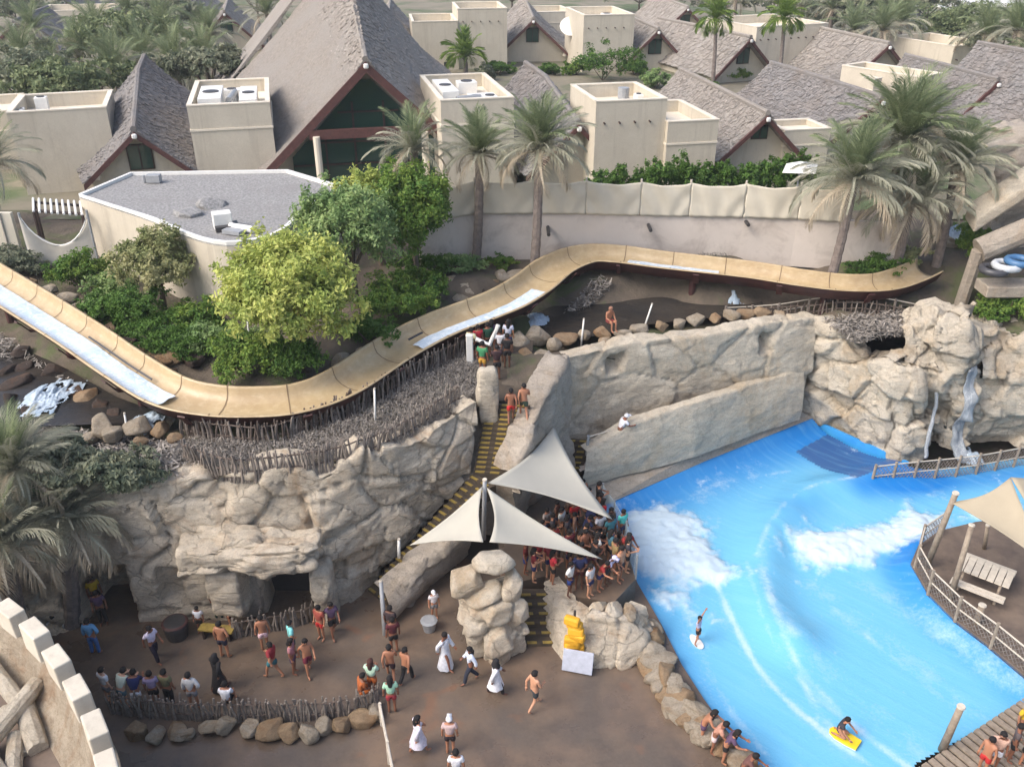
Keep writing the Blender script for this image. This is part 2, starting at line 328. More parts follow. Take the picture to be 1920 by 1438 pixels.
# ------------------------------------------------------------------ rock builders
def rock_grid(B, T, nu, nv, cap, camside=Vector((0, -1, .3)), amp=.28, blk=.22, bs=(.55, .55, .8), crackd=.14, seed=0, rimz=.25, carves=(), bulge=.25, taper_ends=0):
    Bn = resample(B, nu); Tn = resample(T, nu)
    tv = np.linspace(0, 1, nv)
    G = Bn[None] * (1 - tv[:, None, None]) + Tn[None] * tv[:, None, None]          # face
    d = Tn - Bn; tang = np.gradient(Tn, axis=0); nrm = np.stack([tang[:, 1], -tang[:, 0], 0 * tang[:, 0]], 1)
    nrm /= np.linalg.norm(nrm, axis=1)[:, None] + 1e-9
    if (nrm @ np.array(camside)).mean() < 0: nrm = -nrm
    G += nrm[None] * (bulge * np.sin(np.pi * tv) ** 1.0)[:, None, None]
    ncap = max(3, int(cap / .16))
    caps = [Tn - nrm * (cap * (k + 1) / ncap) for k in range(ncap)]
    G = np.concatenate([G, np.array(caps)], 0)
    nr = G.shape[0]; N = np.repeat(nrm[None], nr, 0).copy()
    for k in range(ncap): N[nv + k] = nrm * max(0, .45 - k / ncap) + np.array((0, 0, 1.))
    N[nv - 1] = nrm * .7 + np.array((0, 0, .7)); N[nv - 2] = nrm * .9 + np.array((0, 0, .35))
    N /= np.linalg.norm(N, axis=2)[:, :, None]
    p = G.reshape(-1, 3); q = p * np.array(bs) + fbm(p, .5, 2, seed + 5)[:, None] * .3
    f1, f2, idv, cv, ch = vor(q, seed, True)
    f1b, f2b, idb, cvb, chb = vor(q * 2.3 + 5.1, seed + 31, True)
    disp = amp * fbm(p * np.array((1, 1, 1.3)), .28, 3, seed) + blk * (idv - .5) * 1.5 + blk * .5 * (idb - .5)
    disp += blk * 1.1 * ((cv * (ch - .5)).sum(1)) + blk * .6 * ((cvb * (chb - .5)).sum(1))       # tilted facets
    disp += .035 * fbm(p * np.array((1, 1, 2.6)), 2.3, 5, seed + 3) + .05 * (np.abs(fbm(p * np.array((.5, .5, 2.4)), 1.3, 3, seed + 7)) - .2)
    disp -= crackd * (1 - sstep(0, .07, f2 - f1)) + crackd * .35 * (1 - sstep(0, .06, f2b - f1b))
    for (cx, cy, cz, hw, hh, dep) in carves:
        du = np.abs(p[:, 0] - cx); dz = np.abs(p[:, 2] - cz)
        jig = .12 * fbm(p, 1.7, 3, seed + 77)
        mask = (1 - sstep(hw - .12, hw + .1, du + jig)) * (1 - sstep(hh - .12, hh + .1, dz + jig))
        disp -= dep * mask
    lowfade = 1.0
    p = p + N.reshape(-1, 3) * disp[:, None]
    rim = np.zeros(nr); rim[nv - 1:] = 1; rim[nv - 2] = .8; rim[nv - 3] = .5; rim[nv - 4] = .25
    zz = (rimz * fbm(np.repeat(Tn[None] * np.array((1, 1, 0)), nr, 0).reshape(-1, 3), .6, 4, seed + 11) * 1.6 + rimz * (np.repeat((vor(Tn * np.array((.5, .5, 0)), seed + 3)[2] - .5)[None], nr, 0).reshape(-1)))
    p[:, 2] += zz * np.repeat(rim, nu)
    i = np.arange(nr * nu).reshape(nr, nu)
    Fq = np.stack([i[:-1, :-1], i[:-1, 1:], i[1:, 1:], i[1:, :-1]], -1).reshape(-1, 4)
    return p, Fq
def rock_wall(name, label, B, T, cap=1.0, res=.11, mat='rock', cat='rock wall', group=None, parent=None, **k):
    nu = max(4, int(max(np.linalg.norm(np.diff(np.array([tuple(x) for x in T]), axis=0), axis=1).sum(), np.linalg.norm(np.diff(np.array([tuple(x) for x in B]), axis=0), axis=1).sum()) / res))
    hgt = np.linalg.norm(np.array([tuple(x) for x in T]).mean(0) - np.array([tuple(x) for x in B]).mean(0)); nv = max(6, int(hgt / res))
    p, f = rock_grid(B, T, nu, nv, cap, **k)
    me = np_mesh(name, p, f, False); bm = bmesh.new(); bm.from_mesh(me); bmesh.ops.recalc_face_normals(bm, faces=bm.faces); bm.to_mesh(me); bm.free()
    me.polygons.foreach_set('use_smooth', [True] * len(me.polygons))
    o = link(name, me, M[mat], parent)
    if label: tag(o, label, cat, group)
    return o
_bl = {}
def boulder_mesh(kind, seed, mat):
    key = (kind, seed, mat)
    if key in _bl: return _bl[key]
    bm = bmesh.new(); bmesh.ops.create_icosphere(bm, subdivisions=4, radius=1)
    v = np.array([tuple(x.co) for x in bm.verts]); rs = np.random.RandomState(seed * 7 + len(kind))
    npl = {'round': 13, 'slab': 14, 'angular': 18}[kind]
    nn = rs.normal(size=(npl, 3)); nn /= np.linalg.norm(nn, axis=1)[:, None]; dd = rs.uniform(.5, .84, npl)
    if kind == 'slab': nn = np.vstack([nn, [(0, 0, 1), (0, 0, -1)]]); dd = np.r_[dd, .7, .8]
    r = np.ones(len(v))
    for a, d in zip(nn, dd):
        c = v @ a; r = np.where(c > .05, np.minimum(r, d / np.maximum(c, .05)), r)
    r = .75 * r + .25 * np.minimum(r, .86)
    v = v * r[:, None]; v *= 1 + .09 * fbm(v, 1.7, 4, seed)[:, None] + .03 * fbm(v, 6, 3, seed + 4)[:, None]
    for x, c in zip(bm.verts, v): x.co = c
    me = bpy.data.meshes.new('boulder'); bm.to_mesh(me); bm.free(); me.polygons.foreach_set('use_smooth', [True] * len(me.polygons)); me.materials.append(M[mat])
    _bl[key] = me; return me
def boulder(name, loc, size, kind='round', seed=1, mat='boulder', rz=0, parent=None, tilt=(0, 0)):
    loc = Vector(loc)
    if parent is not None: loc = loc - parent.location
    return link(name, boulder_mesh(kind, seed % 6, mat), None, parent, loc, (tilt[0], tilt[1], rz), size)

# ------------------------------------------------------------------ lower plaza and upper garden terrain
pool_left = [P(1165, 1010, 0), P(1195, 1092, 0), P(1240, 1170, 0), P(1278, 1245, 0), P(1320, 1310, 0), P(1375, 1385, 0), P(1430, 1445, 0)]
o = MB().add([(-60, -10, 0), (9, -10, 0), (7.6, 16, 0)] + [tuple(p) for p in pool_left[::-1]] + [(3.2, 29.4, 0), (3, 33, 0), (-60, 33, 0)], [tuple(range(6 + len(pool_left)))]).build('plaza_floor', M['plaza']); struct(o)

rimL = [P(-160, 955, 5.3), P(0, 930, 5.4), P(130, 905, 5.5), P(330, 900, 5.5), P(450, 890, 5.5), P(560, 880, 5.5), P(650, 868, 5.5), P(740, 848, 5.5), P(830, 803, 5.6), P(870, 782, 5.6), P(896, 765, 5.8)]
baseL = [P(-160, 1190, 0), P(0, 1175, 0), P(120, 1165, 0), P(250, 1152, 0), P(330, 1150, 0), P(450, 1150, 0), P(600, 1125, 0), P(660, 1112, 0), P(700, 1098, 0), P(800, 985, 1.6), P(882, 890, 3.3), P(895, 815, 4.8)]
baseL = [Vector((v.x, v.y - (.4 if v.z < .1 and v.x < -5.6 else .0), v.z)) for v in baseL]
rimR = [P(985, 735, 5.6), P(1065, 668, 5.9), P(1180, 648, 5.8), P(1300, 630, 5.8), P(1420, 612, 5.7), P(1530, 597, 5.5), P(1600, 640, 5.0), P(1680, 620, 4.8), P(1760, 585, 5.6), P(1850, 620, 5.4), P(1960, 640, 5.2), P(2300, 640, 5)]
basin = [(p.x, p.y) for p in rimL] + [(p.x, p.y) for p in rimR] + [(60, 38), (60, -20), (-60, -20), (-60, 23)]
basin = [(x, y + (.55 if k < len(rimL) + len(rimR) else 0)) for k, (x, y) in enumerate(basin)]
ctl = [(-30, 24, 5.2), (-16, 24, 5.3), (-9, 24.6, 5.3), (-4, 26, 5.3), (-1, 29, 5.5), (2, 32, 5.7), (8, 34, 5.6), (14, 37, 5.2), (20, 36, 4.9), (30, 36, 5),
       (-24, 35, 5.3), (-19, 31, 5.1), (-14, 28.2, 5.0), (-9, 27, 5.3), (-6, 29, 5.4), (-3.5, 32, 5.5), (0, 36, 5.6), (3, 36.5, 5.0), (6, 36.2, 5.0), (10, 36.2, 5.1), (15, 37.5, 5.6),
       (-14, 32, 6.2), (-18, 35, 6.4), (-9, 31, 6.2), (-7, 33.5, 6.6), (-5, 36, 6.8), (-11, 35, 6.6), (-26, 40, 6.8), (-2, 38.5, 6.8), (4, 41, 7), (10, 40.4, 6.9), (17, 40, 6.8), (24, 41, 6.8), (32, 42, 6.9),
       (-40, 30, 6), (-40, 40, 7), (40, 42, 7)] + [(x, y, 4.85) for x, y in ((2.2, 35.2), (3.5, 35.8), (5, 36), (5.5, 37), (7, 35.8), (7.5, 37), (9, 36.2), (9.5, 37), (11, 36.6), (12, 37))] + [(x, y, 4.95) for x, y in ((-21, 31), (-19, 30), (-17, 29.2), (-15.5, 28.3), (-18.5, 28.4), (-13.8, 27.6), (-22, 29))] + [(x, 46, 7.02) for x in range(-44, 48, 8)] + [(x, 49, 7.02) for x in range(-44, 48, 8)]
SL = spline([P(-140, 462, 7.0), P(0, 546, 6.8), P(140, 634, 6.6), P(240, 703, 6.4), P(320, 750, 6.2), P(400, 768, 6.1), P(480, 771, 6.05), P(560, 764, 6.05), P(640, 735, 6.15), P(740, 670, 6.3), P(820, 627, 6.4), P(900, 596, 6.5), P(955, 573, 6.6), P(1000, 545, 6.7), P(1045, 510, 6.8), P(1100, 490, 6.85), P(1160, 491, 6.85), P(1250, 503, 6.8), P(1400, 520, 6.7), P(1500, 536, 6.6), P(1580, 545, 6.5), P(1650, 544, 6.45), P(1700, 530, 6.5), P(1740, 512, 6.6)], .25)
SLA = np.array([tuple(v) for v in SL])
def terrain_h(x, y):
    C = np.array(ctl); w = 1 / (((x[:, None] - C[None, :, 0]) ** 2 + (y[:, None] - C[None, :, 1]) ** 2) ** 1.6 + .02)
    h = (w * C[None, :, 2]).sum(1) / w.sum(1)
    p = np.stack([x, y, 0 * x], 1)
    fade = 1 - sstep(43, 46, y)
    h = h + (.12 * fbm(p, .8, 4, 3) + .05 * fbm(p, 3, 3, 8)) * fade
    dd = np.full(len(x), 1e9); zz = np.zeros(len(x))
    for q in SLA[::2]:
        d2 = (x - q[0]) ** 2 + (y - q[1]) ** 2; k = d2 < dd; dd = np.where(k, d2, dd); zz = np.where(k, q[2], zz)
    d1 = np.sqrt(dd); return np.minimum(h, zz - .62 + np.clip(d1 - 1.35, 0, 9) * 1.2)       # ground is cut away under the slide
gx = np.arange(-46, 46.01, .22); gy = np.arange(22, 48.01, .22); X, Y = np.meshgrid(gx, gy); xs, ys = X.ravel(), Y.ravel()
zs = terrain_h(xs, ys)
i = np.arange(len(xs)).reshape(X.shape); Fq = np.stack([i[:-1, :-1], i[:-1, 1:], i[1:, 1:], i[1:, :-1]], -1).reshape(-1, 4)
cx = xs[Fq].mean(1); cy = ys[Fq].mean(1); keep = ~inpoly(cx, cy, basin)
struct(link('garden_terrain', np_mesh('garden_terrain', np.stack([xs, ys, zs], 1), Fq[keep], True), M['terrain']))
def TH(x, y): return float(terrain_h(np.array([x]), np.array([y]))[0])
o = MB().add([(-3000, 46.5, 6.97), (3000, 46.5, 6.97), (3000, 5000, 6.97), (-3000, 5000, 6.97)], [(0, 1, 2, 3)]).build('village_ground', M['ground']); struct(o)
for sgn, nm in ((-1, 'ground_west'), (1, 'ground_east')):
    struct(MB().add([(sgn * 45.5, -200, 6.9), (sgn * 3000, -200, 6.9), (sgn * 3000, 46.5, 6.96), (sgn * 45.5, 46.5, 6.96)], [(0, 1, 2, 3)]).build(nm, M['ground']))

struct(MB().add([(-60, -10, -1.0), (60, -10, -1.0), (60, 60, -1.0), (-60, 60, -1.0)], [(0, 1, 2, 3)]).build('lower_ground', M['terrain']))
# ------------------------------------------------------------------ rock walls
rock_wall('terrace_rock_wall', 'long carved rock wall with cave openings below the stick fence, left half', baseL, rimL, cap=1.1, res=.1, seed=2, amp=.34, blk=.3, crackd=.2, rimz=.4, bulge=.12, bs=(.34, .34, .62),
          carves=[(P(205, 1110, 1.0).x, 0, .9, .8, 1.4, 2.0), (P(540, 1105, 1).x, 0, 1.0, .72, 1.15, 1.6), (P(322, 1090, 1.6).x, 0, 1.5, .38, .75, .5), (P(632, 1090, 1).x, 0, 1.2, .3, .35, .5)])
# lintel slab and jambs over the cave door
rt = thing('cave_doorway', 'pale stone lintel on rough jambs framing the dark cave door', 'doorway', P(470, 1140, 0))
def rock_box(name, c, d, rz, seed, mat, parent, amp=.12, n=14, taper=.0):
    bm = bmesh.new(); bmesh.ops.create_cube(bm, size=2); bmesh.ops.subdivide_edges(bm, edges=bm.edges, cuts=n, use_grid_fill=True)
    v = np.array([tuple(x.co) for x in bm.verts]); r = np.linalg.norm(v, ord=6, axis=1)[:, None]; v = v / np.maximum(r, 1e-6) * np.minimum(np.abs(v).max(1)[:, None], 1)
    w = v * np.array(d) / 2; w[:, :2] *= 1 - taper * v[:, 2:3]
    nn = v / np.linalg.norm(v, axis=1)[:, None]
    f1, f2, idv = vor(w * np.array((.9, .9, 1.3)) + seed * 3.1, seed)
    w = w + nn * (amp * fbm(w + seed, .9, 4, seed) + amp * .8 * (idv - .5) - amp * .5 * (1 - sstep(0, .1, f2 - f1)) + .03 * fbm(w, 4, 3, seed))[:, None]
    for x, c_ in zip(bm.verts, w): x.co = c_
    me = bpy.data.meshes.new(name); bm.to_mesh(me); bm.free(); me.polygons.foreach_set('use_smooth', [True] * len(me.polygons))
    loc = Vector(c) - (parent.location if parent else Vector())
    return link(name, me, M[mat], parent, loc, (0, 0, rz))
pc = Q(470, 1032, 23.1)
rock_box('lintel', pc, (4.7, 1.5, .95), R(2), 4, 'rock', rt, .34, 26)
rock_box('jamb', Q(425, 1090, 23.1) - Vector((0, 0, .3)), (1.2, 1.1, 2.0), 0, 6, 'rock', rt, .16)
pj = Q(600, 1055, 23.5); rock_box('jamb', (pj.x, pj.y, 1.15), (.8, 1.1, 2.6), .1, 8, 'rock_pale', rt, .16)
pj = Q(500, 1100, 23.6); rock_box('side_panel', (P(468, 1140, 0).x, 23.75, 1.0), (1.25, .6, 2.2), 0, 9, 'rock_grey', rt, .08)
MB().box((P(540, 1140, 0).x, 24.9, 1.1), (1.5, .1, 2.2)).build('door', M['dark_metal'], rt)
# rock beside the stairs, under the sails
rock_wall('stair_side_rock', 'smooth grey rock slope between the yellow-edged stairs and the wave pool walkway',
          [P(955, 985, 1), P(985, 955, 1), P(1015, 935, 1), P(1055, 912, 1), P(1080, 905, 1)], [P(962, 890, 3.9), P(990, 825, 4.9), P(1012, 765, 5.7), P(1050, 700, 5.9), P(1068, 664, 6.0)], cap=.9, res=.1, mat='rock_grey', seed=5, amp=.3, blk=.2, crackd=.08, rimz=.15, bulge=.15)
rock_wall('lower_stair_rock', 'grey rock flank along the lower flight of the yellow-edged stairs',
          [P(722, 1178, 0), P(770, 1130, 0), P(830, 1080, 0), P(872, 1040, 0)], [P(722, 1112, 1.0), P(790, 1050, 1.6), P(850, 1010, 2.0), P(885, 985, 2.4)], cap=.7, res=.09, mat='rock_grey', seed=8, amp=.3, blk=.15, crackd=.06, rimz=.15, bulge=.3)
# two-tier wall behind the wave pool
rampB = [P(1088, 915, 1), P(1180, 890, 1), P(1300, 858, 1), P(1400, 822, .9), P(1500, 786, .8)]
def tops(B, px): return [Q(x, y, b.y + dy) for b, (x, y, dy) in zip(B, px)]
rock_wall('ramp_parapet_wall', 'long smooth rock parapet climbing beside the blue wave pool', rampB,
          tops(rampB, [(1100, 846, .35), (1190, 792, .4), (1300, 757, .4), (1395, 725, .4), (1505, 690, .4)]), cap=.5, res=.1, mat='rock_smooth', seed=11, amp=.16, blk=.03, crackd=.015, rimz=.04, bulge=.12)
upB = [Vector((p.x, p.y - .35, z)) for p, z in zip(rimR[1:6], (1.5, 2, 2.2, 2.2, 2))]
rock_wall('upper_rock_wall', 'tall weathered rock wall behind the ramp parapet, below the boulder edging', upB, rimR[1:6], cap=.8, res=.1, mat='rock_smooth', seed=14, amp=.28, blk=.13, crackd=.1, rimz=.08, bulge=.1, bs=(.32, .32, .5),
          carves=[(Q(1158, 692, 32.6).x, 0, Q(1158, 692, 32.6).z, .33, .4, .6), (Q(1438, 645, 35.5).x, 0, Q(1438, 645, 35.5).z, .3, .4, .6)])
walkB = [Vector((p.x, p.y - .1, 2.3)) for p in rimR[1:6]]
struct(MB().add([tuple(Vector((b.x, b.y + .3, 2.2 if k else 1.6))) for k, b in enumerate(rampB)] + [(p.x, p.y, 2.2 if k < 4 else 1.6) for k, p in enumerate(walkB[::-1])], [tuple(range(len(rampB) + len(walkB)))]).build('ramp_walkway', M['plaster_wall']))
cB = [P(1500, 790, 0), P(1560, 815, 0), P(1620, 840, 0), P(1680, 868, 0), P(1715, 868, 0), P(1738, 848, 0)]
rock_wall('corner_rock_buttress', 'big cracked pale rock buttress over the corner of the wave pool', cB,
          tops(cB, [(1512, 600, .5), (1560, 612, .5), (1620, 655, .5), (1680, 672, .5), (1722, 690, .4), (1734, 730, .5)]), cap=1.3, res=.09, mat='rock_pale', seed=19, amp=.35, blk=.42, crackd=.24, rimz=.3, bulge=.15, bs=(.45, .45, .55))
pB = [P(1690, 850, .6) + Vector((0, 1.6, 0)), P(1750, 850, .3) + Vector((0, 1.2, 0)), P(1800, 862, .2) + Vector((0, .8, 0)), P(1845, 850, .2) + Vector((0, 1.4, 0))]
rock_wall('waterfall_rock_tower', 'peaked rock tower with a thin waterfall beside the cave', pB,
          tops(pB, [(1690, 640, .3), (1760, 578, .3), (1815, 610, .3), (1838, 665, .4)]), cap=1.5, res=.09, mat='rock_pale', seed=23, amp=.55, blk=.45, crackd=.2, rimz=.4, bulge=.5)
rB = [P(1825, 858, -.1) + Vector((0, 1.2, 0)), P(1880, 850, -.1) + Vector((0, .8, 0)), P(1990, 840, -.1), P(2200, 830, -.1)]
rock_wall('rock_cliff', 'broad rounded rock cliff with a hollow base at the right edge', rB,
          tops(rB, [(1842, 612, .2), (1905, 628, .3), (1990, 640, .4), (2200, 640, .4)]), cap=2.0, res=.11, mat='rock_pale', seed=29, amp=.4, blk=.3, crackd=.12, rimz=.25, bulge=.7)

# ------------------------------------------------------------------ wave pool
pool = [P(1132, 945, .3), P(1520, 789, .3), P(1700, 880, 0), P(1810, 868, 0), P(1960, 850, 0), P(2300, 830, 0), P(2300, 1400, 0), P(1930, 1310, 0), P(1715, 1438, -.3), P(1690, 1470, -.3), P(1460, 1470, 0)] + pool_left[::-1]
pp = [(p.x, p.y) for p in pool]
gx = np.arange(2.5, 34, .085); gy = np.arange(15.5, 38, .085); X, Y = np.meshgrid(gx, gy); xs, ys = X.ravel(), Y.ravel()
def W(*pts): return [tuple(P(a, b, 0)) for a, b in pts]
crest = [tuple(v) for v in spline(W((1680, 880), (1600, 905), (1520, 925), (1455, 975), (1428, 1050), (1432, 1110), (1455, 1165), (1490, 1195)), .4)]
dcr = pldist(xs, ys, crest); p3 = np.stack([xs, ys, 0 * xs], 1)
crx = np.array(crest)
side = np.zeros(len(xs))
ca = P(1428, 1050, 0)
zs = np.full(len(xs), -.15)
tl = pldist(xs, ys, [pp[0], pp[1]])
zs += .22 * np.exp(-(tl / 1.6) ** 2) + .4 * np.exp(-(tl / .45) ** 2)                                   # shell curls up along the far edge
zs += .55 * np.exp(-(dcr / .95) ** 2) * (.8 + .2 * fbm(p3, .6, 3, 4))
isl = [tuple(P(a_, b2, .3)) for a_, b2 in ((1760, 995), (1722, 1022), (1708, 1055), (1740, 1110), (1790, 1160), (1850, 1205), (1925, 1268), (2050, 1365))]
disl = pldist(xs, ys, isl); zs += .5 * np.exp(-(disl / .5) ** 2)
def blob(cx_, cy_, rx, ry, rot=0):
    c = P(cx_, cy_, 0); dx = xs - c.x; dy = ys - c.y; a = R(rot)
    return np.exp(-(((dx * math.cos(a) + dy * math.sin(a)) / rx) ** 2 + ((-dx * math.sin(a) + dy * math.cos(a)) / ry) ** 2))
n1 = fbm(p3, 1.1, 5, 21); n2 = fbm(p3, 3.2, 4, 41)
fo = 1.5 * blob(1262, 1000, 1.6, 2.0, 30) + .9 * blob(1205, 1035, .8, 1.3) + 1.0 * blob(1340, 1070, 1.0, .9) + .55 * blob(1270, 1130, 1.2, 1.3) + .5 * blob(1235, 1060, .9, 1.4)
fo2 = 1.5 * blob(1545, 1025, 1.5, 1.25, 10) + 1.3 * blob(1640, 1010, 1.7, .9, 15) + 1.1 * blob(1730, 985, 1.6, 1.0, 20) + .5 * blob(1850, 950, 3, 1.0, 15) + .5 * blob(1700, 930, 2.5, .5, 15)
n3 = fbm(p3, 7.5, 3, 61); foam = sstep(.25, 1.15, fo + .5 * n1 + .35 * n2 + .2 * n3) + sstep(.25, 1.15, fo2 + .5 * n1 + .35 * n2 + .2 * n3)
thick = np.clip(foam, 0, 1) * np.clip(np.maximum(fo, fo2), 0, 1.4)
zs += thick * (.16 + .05 * n2 + .12 * n1 + .03 * n3)
def streak(pts, w, amt, seed):
    d = pldist(xs, ys, [tuple(v) for v in spline([P(a, b, 0) for a, b in pts], .4)]); return amt * np.exp(-(d / w) ** 2) * np.clip(.55 + .9 * fbm(p3, 1.9, 5, seed), 0, 1.2)
st = (streak([(1330, 1060), (1375, 1160), (1440, 1270), (1540, 1360), (1650, 1440)], .11, .8, 3) + streak([(1345, 1090), (1400, 1210), (1480, 1310), (1570, 1385)], .1, .6, 4) + streak([(1350, 1130), (1420, 1250), (1500, 1330), (1590, 1400)], .4, .4, 5)
      + streak([(1400, 1060), (1430, 1170), (1500, 1270), (1620, 1370), (1720, 1440)], .1, .7, 6) + streak([(1440, 1130), (1480, 1220), (1560, 1310), (1700, 1430)], .14, .9, 7) + streak([(1470, 1160), (1560, 1260), (1680, 1360), (1740, 1420)], .6, .42, 9)
      + streak([(1530, 1100), (1650, 1190), (1780, 1290), (1850, 1360)], .6, .45, 12) + streak([(1560, 1130), (1680, 1230), (1800, 1330)], .12, .45, 13) + streak([(1600, 1080), (1740, 1170), (1900, 1290)], .5, .35, 15) + streak([(1640, 1090), (1790, 1200), (1930, 1300)], .5, .4, 16)
      + streak([(1425, 1040), (1440, 1120), (1485, 1195)], .22, .9, 19) + streak([(1600, 903), (1500, 930), (1445, 985), (1418, 1050)], .13, .7, 23)
      + streak([(1310, 1195), (1300, 1150), (1280, 1100)], .5, .65, 25) + streak([(1310, 1195), (1330, 1250), (1390, 1350), (1470, 1440)], .14, .5, 29) + streak([(1240, 990), (1330, 930), (1420, 880)], .9, .35, 31) + streak([(1260, 950), (1350, 905), (1480, 880)], .12, .4, 32)
      + streak([(1575, 1375), (1540, 1330), (1500, 1260)], .16, .7, 33) + streak([(1300, 1240), (1370, 1370), (1440, 1440)], .5, .25, 35))
foam = np.clip(foam + np.clip(st, 0, 1) * .62, 0, 1)
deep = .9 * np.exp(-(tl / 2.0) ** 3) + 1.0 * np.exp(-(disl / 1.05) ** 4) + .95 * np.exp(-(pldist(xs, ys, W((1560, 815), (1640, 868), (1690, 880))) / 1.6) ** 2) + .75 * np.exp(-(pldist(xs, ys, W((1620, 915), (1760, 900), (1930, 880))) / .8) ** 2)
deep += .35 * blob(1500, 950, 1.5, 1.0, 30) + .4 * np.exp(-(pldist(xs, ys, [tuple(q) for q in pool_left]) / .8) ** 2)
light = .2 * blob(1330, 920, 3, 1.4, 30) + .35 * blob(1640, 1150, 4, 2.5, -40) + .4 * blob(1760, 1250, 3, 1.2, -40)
i = np.arange(len(xs)).reshape(X.shape); Fq = np.stack([i[:-1, :-1], i[:-1, 1:], i[1:, 1:], i[1:, :-1]], -1).reshape(-1, 4)
keep = inpoly(xs[Fq].mean(1), ys[Fq].mean(1), pp)
xs_pool, ys_pool, zs_pool = xs.copy(), ys.copy(), zs.copy()
me = np_mesh('wave_pool_water', np.stack([xs, ys, zs], 1), Fq[keep], True)
grate = inpoly(xs, ys, W((1492, 846), (1556, 812), (1692, 872), (1602, 906))).astype(float)
set_attr(me, 'grate', grate); set_attr(me, 'foam', foam); set_attr(me, 'deep', np.clip(deep, 0, 1)); set_attr(me, 'pale', np.clip(light, 0, 1))
m, n, l, b = nt('wave_pool_water')
def att(nm):
    a = n.new('ShaderNodeAttribute'); a.attribute_name = nm; return a.outputs['Fac']
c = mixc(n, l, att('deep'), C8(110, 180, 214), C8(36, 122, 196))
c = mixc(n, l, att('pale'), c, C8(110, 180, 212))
c = mixc(n, l, ramp(n, l, att('grate'), 0, 1, 0, .95), c, C8(52, 88, 140))
mp = n.new('ShaderNodeMapping'); mp.vector_type = 'TEXTURE'; g = n.new('ShaderNodeNewGeometry'); l.new(g.outputs['Position'], mp.inputs[0]); mp.inputs['Rotation'].default_value = (0, 0, R(-44)); mp.inputs['Scale'].default_value = (2.4, .3, 1)
tx = n.new('ShaderNodeTexNoise'); tx.inputs['Scale'].default_value = 1; tx.inputs['Detail'].default_value = 6; l.new(mp.outputs[0], tx.inputs['Vector'])
c = mixc(n, l, ramp(n, l, tx.outputs['Fac'], .5, .78, 0, .22), c, C8(140, 196, 218))
fn = n.new('ShaderNodeMath'); fn.operation = 'MULTIPLY_ADD'; l.new(ramp(n, l, noise(n, l, 7, 6, .75), .3, .7, -.25, .25), fn.inputs[0]); fn.inputs[1].default_value = .6; l.new(att('foam'), fn.inputs[2])
ff = ramp(n, l, fn.outputs[0], .1, .95)
c = mixc(n, l, ff, c, C8(194, 211, 221)); l.new(c, b.inputs['Base Color'])
l.new(ramp(n, l, ff, 0, 1, .12, .6), b.inputs['Roughness']); b.inputs['IOR'].default_value = 1.33
b1 = bump(n, l, tx.outputs['Fac'], b, .25, .08); b2 = n.new('ShaderNodeBump'); b2.inputs['Strength'].default_value = .35; b2.inputs['Distance'].default_value = .04
l.new(noise(n, l, 9, 7, .75), b2.inputs['Height']); l.new(b1.outputs[0], b2.inputs['Normal']); l.new(b2.outputs[0], b.inputs['Normal'])
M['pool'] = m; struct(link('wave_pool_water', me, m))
M['pool_shell'] = surf('blue_pool_shell', C8(70, 160, 224), C8(52, 140, 212), 1.5, .3, .1, 10)
def ribbon(mb, pts, z0, z1, th, side=1):
    pts = [Vector(p) for p in pts]
    for a, b_ in zip(pts[:-1], pts[1:]):
        t = (b_ - a); t.z = 0; nn = Vector((t.y, -t.x, 0)).normalized() * th * side
        A0 = Vector((a.x, a.y, z0)); B0 = Vector((b_.x, b_.y, z0)); A1 = Vector((a.x, a.y, z1)); B1 = Vector((b_.x, b_.y, z1))
        mb.hull8([A0, B0, B0 + nn, A0 + nn], [A1, B1, B1 + nn, A1 + nn])
    return mb
sh = ribbon(MB(), [P(1120, 953, .3), P(1320, 865, .3), P(1525, 783, .3)], -.6, .5, .18, -1)
struct(sh.build('pool_far_edge', M['pool_shell']))
struct(ribbon(MB(), [P(1520, 783, .3), P(1560, 812, 0), P(1700, 876, 0)], -.6, .25, .12, -1).build('pool_corner_edge', M['pool_shell']))
struct(MB().add([P(1115, 955, .45), P(1320, 866, .45), P(1525, 784, .45), P(1500, 770, .95), P(1300, 850, 1), P(1085, 905, 1)], [(0, 1, 4, 5), (1, 2, 3, 4)]).build('poolside_walkway', M['rock_grey']))
